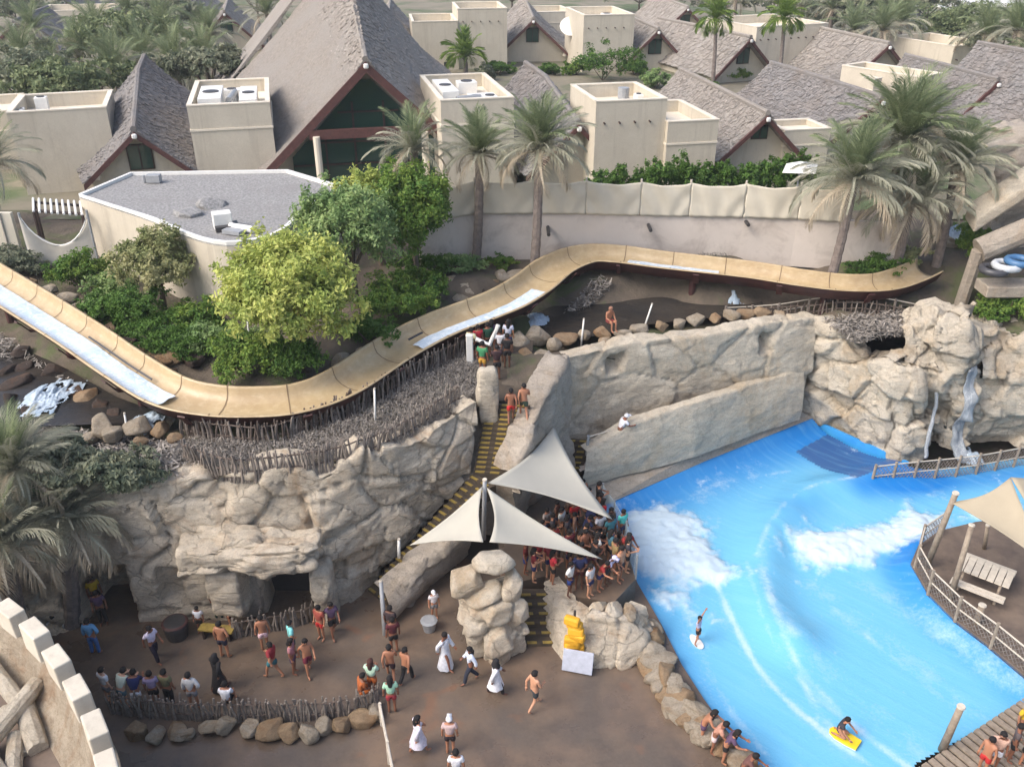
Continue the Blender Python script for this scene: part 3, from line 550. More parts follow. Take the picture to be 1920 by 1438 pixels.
# ------------------------------------------------------------------ spectator deck, steps and stairs
deck = [P(1165, 1000, 1), P(1192, 1085, 1), P(1150, 1130, 1), P(1080, 1118, 1), P(1022, 1080, 1), P(975, 1090, 1), P(940, 1060, 1), P(930, 985, 1), P(1010, 930, 1), P(1090, 905, 1), P(1125, 945, 1)]
struct(MB().prism(deck, -.02, 1.0).build('spectator_deck', M['plaza']))
M['tread'] = surf('brown_stair_tread', C8(88, 76, 62), C8(66, 58, 50), 3, .85, .3, 14)
M['nosing'] = surf('yellow_stair_edge', C8(170, 146, 70), C8(128, 108, 58), 8, .7, .2, 20)
def stairs(name, label, a, b_, wdir, width, nst):
    a = Vector(a); b_ = Vector(b_); t = thing(name, label, 'stairs', a); run = (b_ - a); hd = Vector((run.x, run.y, 0)); rise = run.z / nst; s = hd / nst; wv = Vector(wdir).normalized() * width
    for k in range(nst):
        p = a + s * k; z1 = a.z + rise * (k + 1); z0 = a.z + rise * k - .25
        q = [p, p + wv, p + wv + s * 1.08, p + s * 1.08]
        st_ = MB().hull8([Vector((v.x, v.y, z0)) for v in q], [Vector((v.x, v.y, z1)) for v in q]).build('step', M['tread'], t)
        e = s.normalized() * .06
        nd = max(2, int(width / .42)); es = MB()
        for d_ in range(nd):
            w0, w1 = wv * ((d_ + .12) / nd), wv * ((d_ + .74) / nd); q = [p + w0 - e * .3, p + w1 - e * .3, p + w1 + e * 1.3, p + w0 + e * 1.3]
            es.hull8([Vector((v.x, v.y, z1 - .03)) for v in q], [Vector((v.x, v.y, z1 + .012)) for v in q])
        es.build('edge_strip', M['nosing'], st_)['kind'] = 'stuff'
    return t
stairs('upper_stairs', 'steep upper flight of yellow-edged stairs climbing to the slide platform', P(888, 890, 3.3), P(912, 755, 5.5), (1, -.12, 0), 1.65, 15)
sq = [P(862, 900, 3.0), P(965, 905, 3.0), P(1000, 750, 5.3), P(890, 745, 5.3)]
struct(MB().hull8([Vector((v.x, v.y, .5)) for v in sq], [Vector((v.x, v.y, v.z - .1)) for v in sq]).build('stair_core', M['rock_grey']))
stairs('lower_stairs', 'long lower flight of yellow-edged stairs rising along the rock wall', P(690, 1108, 0), P(890, 888, 3.3), (.72, -.7, 0), 1.1, 20)
stairs('deck_steps', 'short wide steps beside the rock pillar up to the crowded deck', P(985, 1212, 0), P(972, 1105, 1.0), (1, .02, 0), 1.05, 6)
stairs('ramp_steps', 'small stairs at the foot of the ramp behind the cream sail', P(1040, 912, 1.0), P(1065, 822, 2.4), (1, -.1, 0), .95, 9)
struct(MB().prism([P(905, 760, 5.5), P(990, 745, 5.5), P(1000, 640, 5.5), P(870, 640, 5.5), P(870, 720, 5.5)], 5.2, 5.55).build('slide_platform', M['tread']))
# ------------------------------------------------------------------ island deck and slatted deck
isle = [P(1708, 1055, .45), P(1722, 1022, .45), P(1760, 995, .45), P(1830, 978, .45), P(1960, 960, .45), P(2300, 960, .45), P(2300, 1420, .45), P(2050, 1365, .45), P(1925, 1268, .45), P(1850, 1205, .45), P(1790, 1160, .45), P(1740, 1110, .45)]
M['deckwood'] = surf('brown_island_deck', C8(122, 106, 92), C8(92, 80, 72), 1.5, .85, .4, 10)
struct(MB().prism(isle, -.7, .45).build('island_deck', M['deckwood']))
struct(ribbon(MB(), [p for p in isle[7:]] + [isle[0], isle[1]], -.7, .38, .1, 1).build('island_pool_edge', M['pool_shell']))
# ------------------------------------------------------------------ village houses
def grid_slope(a0, a1, b0, b1, nu, nv, th, seed, sag=0.0):
    """thatch slope from ridge a0-a1 to eave b0-b1, uneven courses, with thickness"""
    a0, a1, b0, b1 = [np.array(v, float) for v in (a0, a1, b0, b1)]
    u = np.linspace(0, 1, nu); t = np.linspace(0, 1, nv)
    A = a0[None] * (1 - u[:, None]) + a1[None] * u[:, None]; B = b0[None] * (1 - u[:, None]) + b1[None] * u[:, None]
    G = A[None] * (1 - t[:, None, None]) + B[None] * t[:, None, None]
    nn = np.cross(a1 - a0, b0 - a0); nn /= np.linalg.norm(nn); nn = nn if nn[2] > 0 else -nn
    p = G.reshape(-1, 3); tt = np.repeat(t, nu)
    course = (tt * nv / 3.0) % 1.0
    d = .07 * fbm(p + seed * 13.1, 1.1, 4, seed) + .05 * fbm(p + seed, 4, 2, seed + 2) + .05 * course - sag * np.sin(np.pi * tt)
    top = p + nn * d[:, None]; bot = p - nn * th
    i = np.arange(nv * nu).reshape(nv, nu); q = np.stack([i[:-1, :-1], i[:-1, 1:], i[1:, 1:], i[1:, :-1]], -1).reshape(-1, 4)
    N = nv * nu; fs = [q, q[:, ::-1] + N]
    for e in (i[0], i[-1], i[:, 0], i[:, -1]): fs.append(np.stack([e[:-1], e[1:], e[1:] + N, e[:-1] + N], 1))
    return np.vstack([top, bot]), np.vstack(fs)
def shingles(root, a0, a1, b0, b1, mat, seed, course=.24, wd=.17):
    a0, a1, b0, b1 = [np.array(v, float) for v in (a0, a1, b0, b1)]; r = np.random.RandomState(seed)
    Lr = np.linalg.norm(a1 - a0); sl = (np.linalg.norm(b0 - a0) + np.linalg.norm(b1 - a1)) / 2; nc = int(sl / course); Vs = []
    nn = np.cross(a1 - a0, b0 - a0); nn /= np.linalg.norm(nn); nn = nn if nn[2] > 0 else -nn
    for k in range(nc):
        m_ = max(3, int(Lr / wd)); u = (np.arange(m_) + r.uniform(-.3, .3, m_)) / m_; t0 = k / nc + r.uniform(-.012, .012, m_) - .01; t1 = t0 + (1.35 + r.uniform(-.25, .45, m_)) / nc; t1 = np.minimum(t1, 1.025); w = (wd * r.uniform(.7, 1.3, m_)) / Lr
        def pt(u_, t_): u_ = np.clip(u_, -.004, 1.004); A = a0 + (a1 - a0) * u_[:, None]; B = b0 + (b1 - b0) * u_[:, None]; return A + (B - A) * t_[:, None]
        lift = nn * r.uniform(.06, .15, m_)[:, None]; sag_ = lambda t_: -nn * (.18 * sl / 4 * np.sin(np.pi * np.clip(t_, 0, 1)))[:, None]
        q = [pt(u, t0) + nn * .03 + sag_(t0), pt(u + w, t0) + nn * .03 + sag_(t0), pt(u + w, t1) + lift + sag_(t1), pt(u, t1) + lift * r.uniform(.6, 1.1, m_)[:, None] + sag_(t1)]
        Vs.append(np.stack(q, 1))
    V = np.concatenate(Vs).reshape(-1, 3); o = link('thatch_shingles', np_mesh('thatch_shingles', V, np.arange(len(V)).reshape(-1, 4)), M[mat], root); o['kind'] = 'stuff'
    m = o.modifiers.new('s', 'SOLIDIFY'); m.thickness = .05; return o
def gable(root, w, drop, L, ov=.9, th=.32, seed=1, mat='thatch', z0=0, y0=0, x0=0, front=True, win=(1.3, 1.5), bases=0, brackets=True, board=.34, k=1.0, rear_only=False, wallz=-9, flare=None):
    """gable roof in local coords: ridge along +Y from y0, ridge height 0 (z0), half width w, eave drop"""
    res = .28 * k
    sl = math.hypot(w, drop)
    for s in (-1, 1):
        rz_, rwl, rwr = flare if flare else (0, w, w); rw = rwl if s < 0 else rwr
        cor = ((x0, y0 - ov, z0), (x0, y0 + L, z0 + rz_), (x0 + s * w, y0 - ov, z0 - drop), (x0 + s * rw, y0 + L, z0 - drop * (1 if not flare else 1.02)))
        shingles(root, *cor, mat, seed + s * 3, .26 * k, .19 * k)
        V, Fq = grid_slope(*cor, max(4, int((L + ov) / res)), max(4, int(sl / res)), th, seed + s, .18 * sl / 4)
        link('roof_slope', np_mesh('roof_slope', V, Fq, False), M[mat], root)
    MB().tube([(x0, y0 - ov - .02, z0 + .02), (x0, y0 + L * .5, z0 + .05 + (flare[0] / 2 if flare else 0)), (x0, y0 + L, z0 + .02 + (flare[0] if flare else 0))], .18, 7).build('ridge_cap', M[mat], root, world=False)
    if not front: return
    for s in (-1, 1):
        a = Vector((x0, y0 - ov - .1, z0 - .12)); e = Vector((x0 + s * (w + .05), y0 - ov - .1, z0 - drop - .1))
        dn = Vector((0, 0, -board))
        MB().hull8([a + dn, e + dn, e + dn + Vector((0, .16, 0)), a + dn + Vector((0, .16, 0))], [a, e, e + Vector((0, .16, 0)), a + Vector((0, .16, 0))]).build('bargeboard', M['timber'], root, world=False)
        if brackets:
            MB().box((x0 + s * w * .78, y0 - ov * .6, z0 - drop * .93), (.34, .6, .3)).build('bracket', M['plaster_cap'], root, world=False, bevel=.06)
    MB().box((x0, y0 - ov - .22, z0 - .34), (.28, .2, .28)).build('gable_lamp', M['white'], root, world=False, bevel=.08)
    wz = z0 - .35; ww = w * .9; wb = wallz
    MB().add([(x0 - ww, y0, wb), (x0 + ww, y0, wb), (x0 + ww, y0, z0 - drop * .92 - .3), (x0, y0, wz), (x0 - ww, y0, z0 - drop * .92 - .3),
              (x0 - ww, y0 + L - .3, wb), (x0 + ww, y0 + L - .3, wb), (x0 + ww, y0 + L - .3, z0 - drop * .92 - .3), (x0, y0 + L - .3, wz), (x0 - ww, y0 + L - .3, z0 - drop * .92 - .3)],
             [(0, 1, 2, 3, 4), (9, 8, 7, 6, 5), (0, 5, 6, 1), (1, 6, 7, 2), (4, 9, 5, 0)]).build('wall', M['plaster'], root, world=False)
    if win:
        ww2, wh = win; top = z0 - ww2 * .5 * drop / w - .55
        f = MB().box((x0, y0 - .03, top - wh / 2), (ww2 + .16, .12, wh + .16)).build('window', M['timber_dark'], root, world=False)
        MB().box((x0, y0 - .08, top - wh / 2), (ww2, .1, wh)).build('pane', M['glass'], f, world=False)
        MB().box((x0, y0 - .13, top - wh / 2), (.07, .06, wh)).build('mullion', M['timber_dark'], f, world=False)
def gable_house(label, ax, ay, Y, w, drop, L, az, rear=None, mat='thatch', seed=1, win=(1.2, 1.3), k=1.0, z=None):
    a = Q(ax, ay, Y) if z is None else P(ax, ay, z)
    root = thing('thatched_house', label, 'house', (a.x, a.y, 7), -R(az) * -1, 'thatched village houses')
    root.rotation_euler.z = -R(az)
    zr = a.z - 7
    gable(root, w, drop, L if not rear else rear[0], seed=seed, mat=mat, z0=zr, y0=.9, win=win, k=k, wallz=-.2, flare=rear[1:4] if rear else None)
    if rear: gable(root, max(rear[2:4]) , drop + rear[1], rear[4], ov=0, seed=seed + 5, mat=mat, z0=zr + rear[1], y0=.9 + rear[0], front=False, k=k)
    return root
LEDGE = {}
def tower(label, px, py, Y, wid, dep, az=-12, par=.75, junk=(), zb=7, low=None, name='flat_roofed_block', hgt=None, mat='plaster', vent=True, pipes=True):
    """box with parapet; (px,py) = pixel of the top left front corner"""
    a = Q(px, py, Y); root = thing(name, label, 'house block', (a.x, a.y, zb), -R(az), 'flat roofed plaster blocks'); root.rotation_euler.z = -R(az)
    h = a.z - zb; t = .22
    MB().box((wid / 2, dep / 2, (h - par) / 2 - .1), (wid, dep, h - par + .2)).build('wall', M[mat], root, world=False)
    MB().box((wid / 2, dep / 2, h - par + .02), (wid - .1, dep - .1, .06)).build('roof_deck', M['plaster_cap'], root, world=False)
    for c, d in (((wid / 2, t / 2, h - par / 2), (wid, t, par)), ((wid / 2, dep - t / 2, h - par / 2), (wid, t, par)), ((t / 2, dep / 2, h - par / 2), (t, dep - 2 * t, par)), ((wid - t / 2, dep / 2, h - par / 2), (t, dep - 2 * t, par))):
        p = MB().box(c, d).build('parapet', M[mat], root, world=False)
        MB().box((c[0], c[1], h + .03), (d[0] + .06, d[1] + .06, .07)).build('coping', M['plaster_cap'], p, world=False)
    if not pipes and not vent: MB().box((wid / 2, dep / 2, h - par - .55), (wid + .1, dep + .1, .1)).build('ledge', M['plaster_cap'], root, world=False)
    if pipes:
        for kx in np.arange(.5, wid - .3, .9): MB().tube([(kx, .02, h - par - .35), (kx, -.22, h - par - .38)], .05, 6).build('roof_spout', M['timber_dark'], root, world=False)
    if vent: MB().box((wid * .72, -.02, .55), (.5, .08, .4)).build('vent', M['dark_metal'], root, world=False)
    for kind, x, y, sx, sy, sz in junk:
        z0 = h - par + .05
        if kind == 'unit':
            u = MB().box((x, y, z0 + sz / 2), (sx, sy, sz)).build('air_unit', M['white'], root, world=False, bevel=.03)
            nf = max(1, int(sx / .8))
            for q in range(nf):
                MB().tube([(x - sx / 2 + (q + .5) * sx / nf, y, z0 + sz), (x - sx / 2 + (q + .5) * sx / nf, y, z0 + sz + .05)], min(sx / nf, sy) * .36, 12).build('fan', M['dark_metal'], u, world=False)
        elif kind == 'duct':
            MB().tube([(x, y, z0 + .2), (x, y, z0 + sz), (x + sx, y + sy, z0 + sz), (x + sx, y + sy, z0 + .1)], .18, 8).build('duct', M['grey_metal'], root, world=False)
        else:
            MB().tube([(x, y, z0), (x, y, z0 + sz)], sx, 12).build('tank', M['grey_metal'], root, world=False)
    return root
gable_house('small thatched gable house left of the big hall, dark window under its peak', 250, 243, 50, 3.1, 2.75, 15, -17, (8.5, 1.6, 5.0, 5.0, 7), 'thatch_grey', 3)
hall = thing('thatched_hall', 'huge steep thatched hall with tall glazed gable and white pillar', 'house', (0, 0, 7), 0, 'thatched village houses')
ha = Q(685, 112, 52); hall.location = (ha.x, ha.y, 7); hall.rotation_euler.z = R(12)
gable(hall, 6.9, 6.5, 17, ov=1.5, th=.45, seed=9, z0=ha.z - 7, y0=1.6, win=None, board=.6, k=1.0, wallz=-.2, brackets=False, flare=(5, 12, 9.6))
gable(hall, 10.8, 11.4, 16, ov=0, th=.45, seed=12, z0=ha.z - 7 + 5, y0=18.7, x0=-1.2, front=False)
hz = ha.z - 7
gl = MB().add([(-4.6, 1.5, 0), (4.6, 1.5, 0), (4.6, 1.5, 1.8), (.3, 1.5, hz - 1.3), (-.3, 1.5, hz - 1.3), (-4.6, 1.5, 1.8), (-4.6, 1.42, 0), (4.6, 1.42, 0), (4.6, 1.42, 1.8), (.3, 1.42, hz - 1.3), (-.3, 1.42, hz - 1.3), (-4.6, 1.42, 1.8)], [(0,1,2,3,4,5), (11,10,9,8,7,6), (0,6,7,1), (1,7,8,2), (2,8,9,3), (3,9,10,4), (4,10,11,5), (5,11,6,0)]).build('glazed_gable', M['glass'], hall, world=False)
for x in (-2.6, -.9, .9, 2.6): MB().box((x, 1.36, (hz - 1.6 - abs(x)) / 2), (.12, .1, hz - 1.6 - abs(x))).build('mullion', M['timber_dark'], gl, world=False)
for z in (1.3, 2.6, 4.3): MB().box((0, 1.33, z), (2 * (hz - .9 - z) * .93 - .5, .1, .1)).build('transom', M['timber_dark'], gl, world=False)
MB().box((0, .1, 3.35), (7.0, .35, .5)).build('tie_beam', M['timber'], hall, world=False)
for x in (-3.1, 3.1):
    MB().tube([(x, -.2, -.2), (x, -.2, 3.3)], .2, 10).build('pillar', M['plaster_cap'], hall, world=False)
for s in (-1, 1): MB().box((s * 5.3, -.6, 1.2), (.5, .9, .45)).build('bracket', M['plaster_cap'], hall, world=False, bevel=.08)
gable_house('thatched house behind the two palms, right of the hall', 1085, 230, 52, 3.0, 2.9, 12, -12, (7, 1.2, 4.6, 4.6, 6), 'thatch_grey', 21, win=None)
gable_house('thatched gable house with dark vent above the long hedge', 1440, 213, 56, 3.0, 2.9, 16, -9, None, 'thatch', 27, win=(.9, .7))
gable_house('long grey thatched roof running between the hedge house and the sunlit block', 1655, 183, 60, 4.2, 3.3, 14, -14, None, 'thatch_grey', 31)
gable_house('thatched gable house with dark timber peak beside the far right roof', 1872, 150, 66, 3.2, 3.3, 11, -10, None, 'thatch_grey', 37)
gable_house('large blue-grey thatched roof cut by the right edge', 2035, 118, 62, 4.6, 4.4, 9, -16, None, 'thatch_grey', 41)
gable_house('small thatched gable just right of the hall ridge, second row', 727, 30, 95, 4.2, 3.9, 16, -6, None, 'thatch', 43, k=1.5)
gable_house('second-row thatched gable with green window above the hibiscus bushes', 1000, 35, 100, 4.4, 4.0, 12, -4, (8, .8, 6, 6, 6), 'thatch', 47, k=1.5)
gable_house('second-row thatched gable with dark window right of the tall green bush', 1235, 55, 95, 4.0, 3.8, 12, -8, None, 'thatch', 51, k=1.5)
gable_house('second-row thatched gable with wide left roof under the fan palm', 1408, 70, 88, 3.6, 3.4, 16, -22, None, 'thatch', 55, k=1.5)
gable_house('back thatched roof between the pale far block and date palms', 1668, 82, 84, 4.0, 3.6, 13, -14, None, 'thatch', 59, k=1.5, win=None)
gable_house('far thatched gable with brown boards left of the hall roof', 420, 22, 108, 4.0, 3.8, 16, -14, None, 'thatch', 63, k=1.5)
gable_house('farthest thatched gable at the top right of the second row', 1290, 14, 128, 4.4, 4.0, 18, -6, None, 'thatch', 67, k=2)
gable_house('far thatched roof peeking out at the top left', 120, 0, 135, 5, 4.4, 20, -10, None, 'thatch_grey', 71, k=2)
gable_house('far thatched roof top left beside the palms', 330, -14, 140, 5, 4.4, 20, -10, None, 'thatch_grey', 73, k=2)
tower('far pale block among the palms at the top left', 60, 22, 118, 9, 8, -10, .8, [], pipes=False)
gable_house('far grey thatched roof behind the palm grove at the left edge', 25, 40, 100, 5, 4.2, 14, -12, None, 'thatch_grey', 83, k=1.5)
tower('tall beige block with open roof at the far left', 12, 213, 51, 5.2, 5.6, -18, .8, [('unit', 1.2, 4.4, .7, .6, .8), ('unit', .45, 2.0, .2, .9, .6)], pipes=False)
tower('low cream block cut by the left edge', -90, 215, 56, 3.2, 6, -18, .6, pipes=False, vent=False)
tower('beige block with white roof machinery between two thatched roofs', 350, 200, 51, 4.5, 8.2, -14, .8, [('unit', 1.15, 3.4, 1.3, 4.2, .9), ('unit', 3.3, 3.2, 1.0, 4.4, .8), ('duct', 2.2, 1.6, .3, 2.6, .7), ('unit', 2.2, 6.4, 1.2, .8, .5)], pipes=False, vent=False)
tower('beige block with white roof units right of the hall', 826, 190, 51, 4.2, 8.4, -13, .8, [('unit', 1.0, 4.6, 1.0, 4.2, .8), ('unit', 2.9, 2.4, 1.6, 1.8, .5), ('duct', 1.2, 1.6, 1.4, .4, .5), ('unit', 2.6, 6.2, 1.2, 1.0, .7)], pipes=False, vent=False)
tower('square beige block with open roof right of the palms', 1118, 192, 51, 4.2, 5.4, -12, .8, [('tank', 3.0, 4.2, .35, .3, .7), ('unit', 3.4, 2.6, .4, .7, .6)])
tower('low cream annexe with terrace joined to the square block', 1253, 230, 51.5, 3.1, 6, -12, .7, pipes=False, vent=False)
tower('sunlit tan block with brown hatch behind the long grey roof', 1725, 146, 66, 2.9, 6.5, -36, .8, [('unit', 1.4, 2.6, .9, .9, .5)])
hb = tower('brown-doored rooftop hut beside the sunlit tan block', 1640, 150, 67, .9, 1.0, -36, .2, zb=7, vent=False, pipes=False, name='roof_hut')
tower('low cream wall block below the long grey roof', 1472, 246, 57, 3.2, 3, -12, .4, pipes=False, vent=False)
tower('tan block with terrace in the second row', 858, 18, 96, 5.0, 7, -8, .8, [])
tower('lower cream terrace block in the second row, left of its taller twin', 772, 42, 95, 4.6, 7, -8, .9, [], pipes=False)
tower('second-row beige block near the top centre', 1095, 30, 94, 5.2, 8, -10, .8, [('unit', 3.4, 4, 1, 1, .5)])
tower('small tan block with white dish beside it in the second row', 1005, 24, 110, 4.5, 7, -10, .6, pipes=False, vent=False)
tower('pale far block behind the fan palms', 1420, 52, 92, 8.5, 9, -22, .8, vent=False)
tower('tan far block with broken parapet among the palms, top right', 1790, 88, 86, 5.4, 8, -24, .8, vent=False)
# grey gravel roofed building with curved front
gp = spline([P(148, 368, 9.5), P(200, 385, 9.5), P(280, 412, 9.5), P(345, 440, 9.5), P(400, 456, 9.5), P(450, 458, 9.5), P(510, 446, 9.5), P(545, 425, 9.5), P(575, 395, 9.5), P(640, 352, 9.5)], .6)
gp += [P(540, 322, 9.5), P(245, 327, 9.5)]
gb = thing('gravel_roofed_building', 'low beige building with grey gravel roof and curved white rim', 'building', (gp[0].x, gp[0].y, 6.2))
MB().prism(gp, 5.8, 9.42).build('wall', M['plaster'], gb)
MB().prism(gp, 9.425, 9.47).build('roof', M['gravel'], gb)
rm = MB()
cen = sum((Vector((p.x, p.y, 0)) for p in gp), Vector()) / len(gp)
for a, b_ in zip(gp, gp[1:] + gp[:1]):
    ia = Vector((a.x, a.y, 0)); ib = Vector((b_.x, b_.y, 0)); ja = ia + (cen - ia).normalized() * .2; jb = ib + (cen - ib).normalized() * .2
    rm.hull8([v + Vector((0, 0, 9.4)) for v in (ia, ib, jb, ja)], [v + Vector((0, 0, 9.62)) for v in (ia, ib, jb, ja)])
rm.build('rim', M['white'], gb)
for k, (px, py) in enumerate(((350, 402), (395, 386))):
    p = P(px, py, 9.5); d = tag(boulder('roof_dome', (p.x, p.y, 9.5), (.85, .75, .42), 'round', k, 'boulder'), ('left' if k == 0 else 'right') + ' pale domed lump on the grey gravel roof', 'dome', 'domes on the gravel roof')
    d.data = d.data.copy(); d.data.materials[0] = M['gravel']
p = P(435, 433, 9.5); t = thing('air_machine', 'dismantled white air machine lying on the gravel roof near its curved edge', 'air unit', (p.x, p.y, 9.47))
MB().box(p + Vector((-.5, .45, .35)), (.8, .6, .7), .4).build('housing', M['white'], t, bevel=.04); MB().box(p + Vector((-.3, .3, .1)), (1.0, .8, .2), .4).build('base', M['dark_metal'], t)
MB().tube([p + Vector((-.1, .2, .15)), p + Vector((1.0, -.3, .15))], .16, 8).build('pipe', M['white'], t); MB().box(p + Vector((.2, -.35, .1)), (.9, .5, .16), -.4).build('panel', M['grey_metal'], t)
p = P(290, 342, 9.5); t = thing('roof_vent', 'small grey vent near the back edge of the gravel roof', 'vent', (p.x, p.y, 9.47)); MB().box(p + Vector((0, 0, .2)), (.7, .4, .4)).build('hood', M['grey_metal'], t, bevel=.03); MB().tube([p + Vector((-.5, 0, 0)), p + Vector((-.5, 0, .35))], .1, 8).build('pipe', M['grey_metal'], t)
p = P(1070, 62, 9.5); t = thing('satellite_dish', 'white satellite dish on the second-row rooftop', 'dish', P(1070, 62, 10)); 
dm = MB(); dm.tube([t.location + Vector((0, .1, 0)), t.location + Vector((0, -.05, .3)), t.location + Vector((0, -.45, .7))], [.15, .7, 1.2], 14); dm.build('dish', M['white'], t); MB().tube([t.location + Vector((0, .2, -1.5)), t.location], .12, 8).build('mast', M['grey_metal'], t)
# ------------------------------------------------------------------ cloth fence with plaster wall below
fb = [P(790, 484, 6.9), P(892, 463, 7.0), P(1000, 462, 7), P(1095, 463, 7), P(1195, 466, 7), P(1285, 468, 7), P(1385, 470, 7), P(1485, 474, 7), P(1575, 480, 7), P(1680, 486, 7)]
wz = 8.75
fw = thing('garden_wall', 'stained plaster garden wall below the cream cloth screen', 'wall', fb[0])
for a, b_ in zip(fb[:-1], fb[1:]):
    d = (b_ - a); nn = Vector((-d.y, d.x, 0)).normalized() * .25
    MB().hull8([Vector((v.x, v.y, 6.3)) for v in (a, b_, b_ + nn, a + nn)], [Vector((v.x, v.y, wz)) for v in (a, b_, b_ + nn, a + nn)]).build('wall_panel', M['plaster_wall'], fw)
for k, (px, py) in enumerate(((1028, 433), (1217, 425), (1398, 415))):
    p = Q(px, py, 41.5); MB().tube([p + Vector((0, -.6, 0)), p + Vector((0, .6, 0))], .09, 8).build('drain_hole', M['dark_metal'], fw)
cs = thing('cloth_screen', 'cream cloth panels stretched between posts above the garden wall', 'screen', fb[0])
for k, p in enumerate(fb[:-1]):
    MB().tube([(p.x, p.y + .1, 6.8), (p.x, p.y + .1, 10.45)], .055, 7).build('post', M['rope'], cs)
for k, (a, b_) in enumerate(zip(fb[:-1], fb[1:])):
    if k == 8: continue
    nu, nv = 26, 14; V = []; d = b_ - a; nn = Vector((d.y, -d.x, 0)).normalized()
    rs = np.random.RandomState(k)
    ph = rs.uniform(0, 6, 4)
    for j in range(nv + 1):
        for i_ in range(nu + 1):
            u, v = i_ / nu, j / nv
            sagz = .14 * 4 * u * (1 - u) * v ** 3; edge = min(u, 1 - u)
            off = .10 * math.sin(9 * u * (1 + .5 * v) + ph[0] + 3 * v) * v * min(1, edge * 6) + .05 * math.sin(22 * (u - .5) * (v - 1.1) + ph[1]) + .09 * math.sin(math.pi * u)
            p = a.lerp(b_, u) + nn * (.03 + off * .5 + .06); V.append((p.x, p.y, wz - .05 + 1.65 * v - sagz))
    i = np.arange((nu + 1) * (nv + 1)).reshape(nv + 1, nu + 1); Fq = np.stack([i[:-1, :-1], i[:-1, 1:], i[1:, 1:], i[1:, :-1]], -1).reshape(-1, 4)
    V = np.array(V) - np.array(cs.location)
    o = link('cloth_panel', np_mesh('cloth_panel', V, Fq, True), M['fabric'], cs); md = o.modifiers.new('s', 'SOLIDIFY'); md.thickness = .02
# left low wall with a drooping net, and the white pergola
t = thing('net_screen', 'white net sagging between two posts at the left of the gravel-roofed building', 'net', P(40, 470, 6.8))
nA, nB = P(36, 405, 9.2), P(163, 400, 9.2); V = []; nu, nv = 24, 14
for j in range(nv + 1):
    for i_ in range(nu + 1):
        u, v = i_ / nu, j / nv; p = nA.lerp(nB, u); sag = 1.5 * (1 - (2 * u - 1) ** 2) ** .8
        V.append((p.x, p.y - .1 * math.sin(10 * u + 2 * v), (9.2 - sag) * v + (6.9 - .3 * (1 - abs(2 * u - 1))) * (1 - v)))
i = np.arange((nu + 1) * (nv + 1)).reshape(nv + 1, nu + 1); Fq = np.stack([i[:-1, :-1], i[:-1, 1:], i[1:, 1:], i[1:, :-1]], -1).reshape(-1, 4)
o = link('net', np_mesh('net', np.array(V) - np.array(t.location), Fq, True), M['net'], t); md = o.modifiers.new('s', 'SOLIDIFY'); md.thickness = .02
for p in (nA, nB): MB().tube([(p.x, p.y, 6.5), (p.x, p.y, 9.35)], .06, 7).build('post', M['grey_metal'], t)
MB().tube([Vector((nA.x, nA.y, 9.2)).lerp(Vector((nB.x, nB.y, 9.2)), k / 12) - Vector((0, .02, 1.5 * (1 - (2 * k / 12 - 1) ** 2) ** .8)) for k in range(13)], .035, 5).build('top_rope', M['white'], t)
a, b_ = P(-160, 470, 6.9), P(38, 470, 6.9)
t = thing('low_garden_wall', 'plain beige garden wall at the left edge', 'wall', a); MB().hull8([a - Vector((0, 0, .6)), b_ - Vector((0, 0, .6)), b_ + Vector((0, .25, -.6)), a + Vector((0, .25, -.6))], [a + Vector((0, 0, 1.9)), b_ + Vector((0, 0, 1.9)), b_ + Vector((0, .25, 1.9)), a + Vector((0, .25, 1.9))]).build('wall_panel', M['fabric'], t)
for k in range(3): q = a.lerp(b_, .5 + k * .2); MB().tube([q + Vector((0, -.05, -.3)), q + Vector((0, -.05, 2.0))], .05, 6).build('post', M['rope'], t)
pa = P(62, 372, 9.0); t = thing('pergola', 'small pergola of white slats between the left block and the gravel roof', 'pergola', (pa.x, pa.y, 7))
pb = P(150, 378, 9.0); wv = Vector((.9, -1.9, 0))
for k in range(9): q = pa.lerp(pb, k / 8); MB().tube([q, q + wv + Vector((0, 0, -.1))], .06, 6).build('slat', M['white'], t)
for q in (pa + wv * .15, pa + wv * .85): MB().tube([q - Vector((0, 0, .12)), q + (pb - pa) - Vector((0, 0, .12))], .07, 6).build('beam', M['timber_dark'], t)
for q in (pa, pb, pa + wv, pb + wv): MB().tube([(q.x, q.y, 6.6), (q.x, q.y, 8.9)], .08, 6).build('post', M['timber_dark'], t)
# ------------------------------------------------------------------ water slide, river
slide = thing('water_slide', 'tan open water slide snaking across the garden above the stick fence', 'water slide', SL[0])
wid = np.interp(np.arange(len(SL)), [0, len(SL) * .33, len(SL) * .62, len(SL) - 1], [.98, .8, .92, .66])
def sweep(path, sec, closed=False, i0=0, i1=None):
    i1 = len(path) if i1 is None else i1; V = []; ns = len(sec)
    for k in range(i0, i1):
        t = (path[min(k + 1, len(path) - 1)] - path[max(k - 1, 0)]); t.z = 0; t.normalize(); nrm = Vector((-t.y, t.x, 0))     # left of travel = far side
        for a, h_ in sec: V.append(path[k] + nrm * a * wid[k] + Vector((0, 0, h_)))
    n_ = i1 - i0; Fq = []
    for k in range(n_ - 1):
        for j in range(ns - (0 if closed else 1)): Fq.append((k * ns + j, k * ns + (j + 1) % ns, (k + 1) * ns + (j + 1) % ns, (k + 1) * ns + j))
    return np.array([tuple(v) for v in V]), np.array(Fq)
inner = [(1.12, .52), (1.0, .54), (.97, .46), (.92, .28), (.8, .1), (.55, -.02), (.2, -.08), (-.2, -.08), (-.55, -.02), (-.8, .1), (-.93, .22), (-.98, .3), (-1.02, .34), (-1.14, .32)]
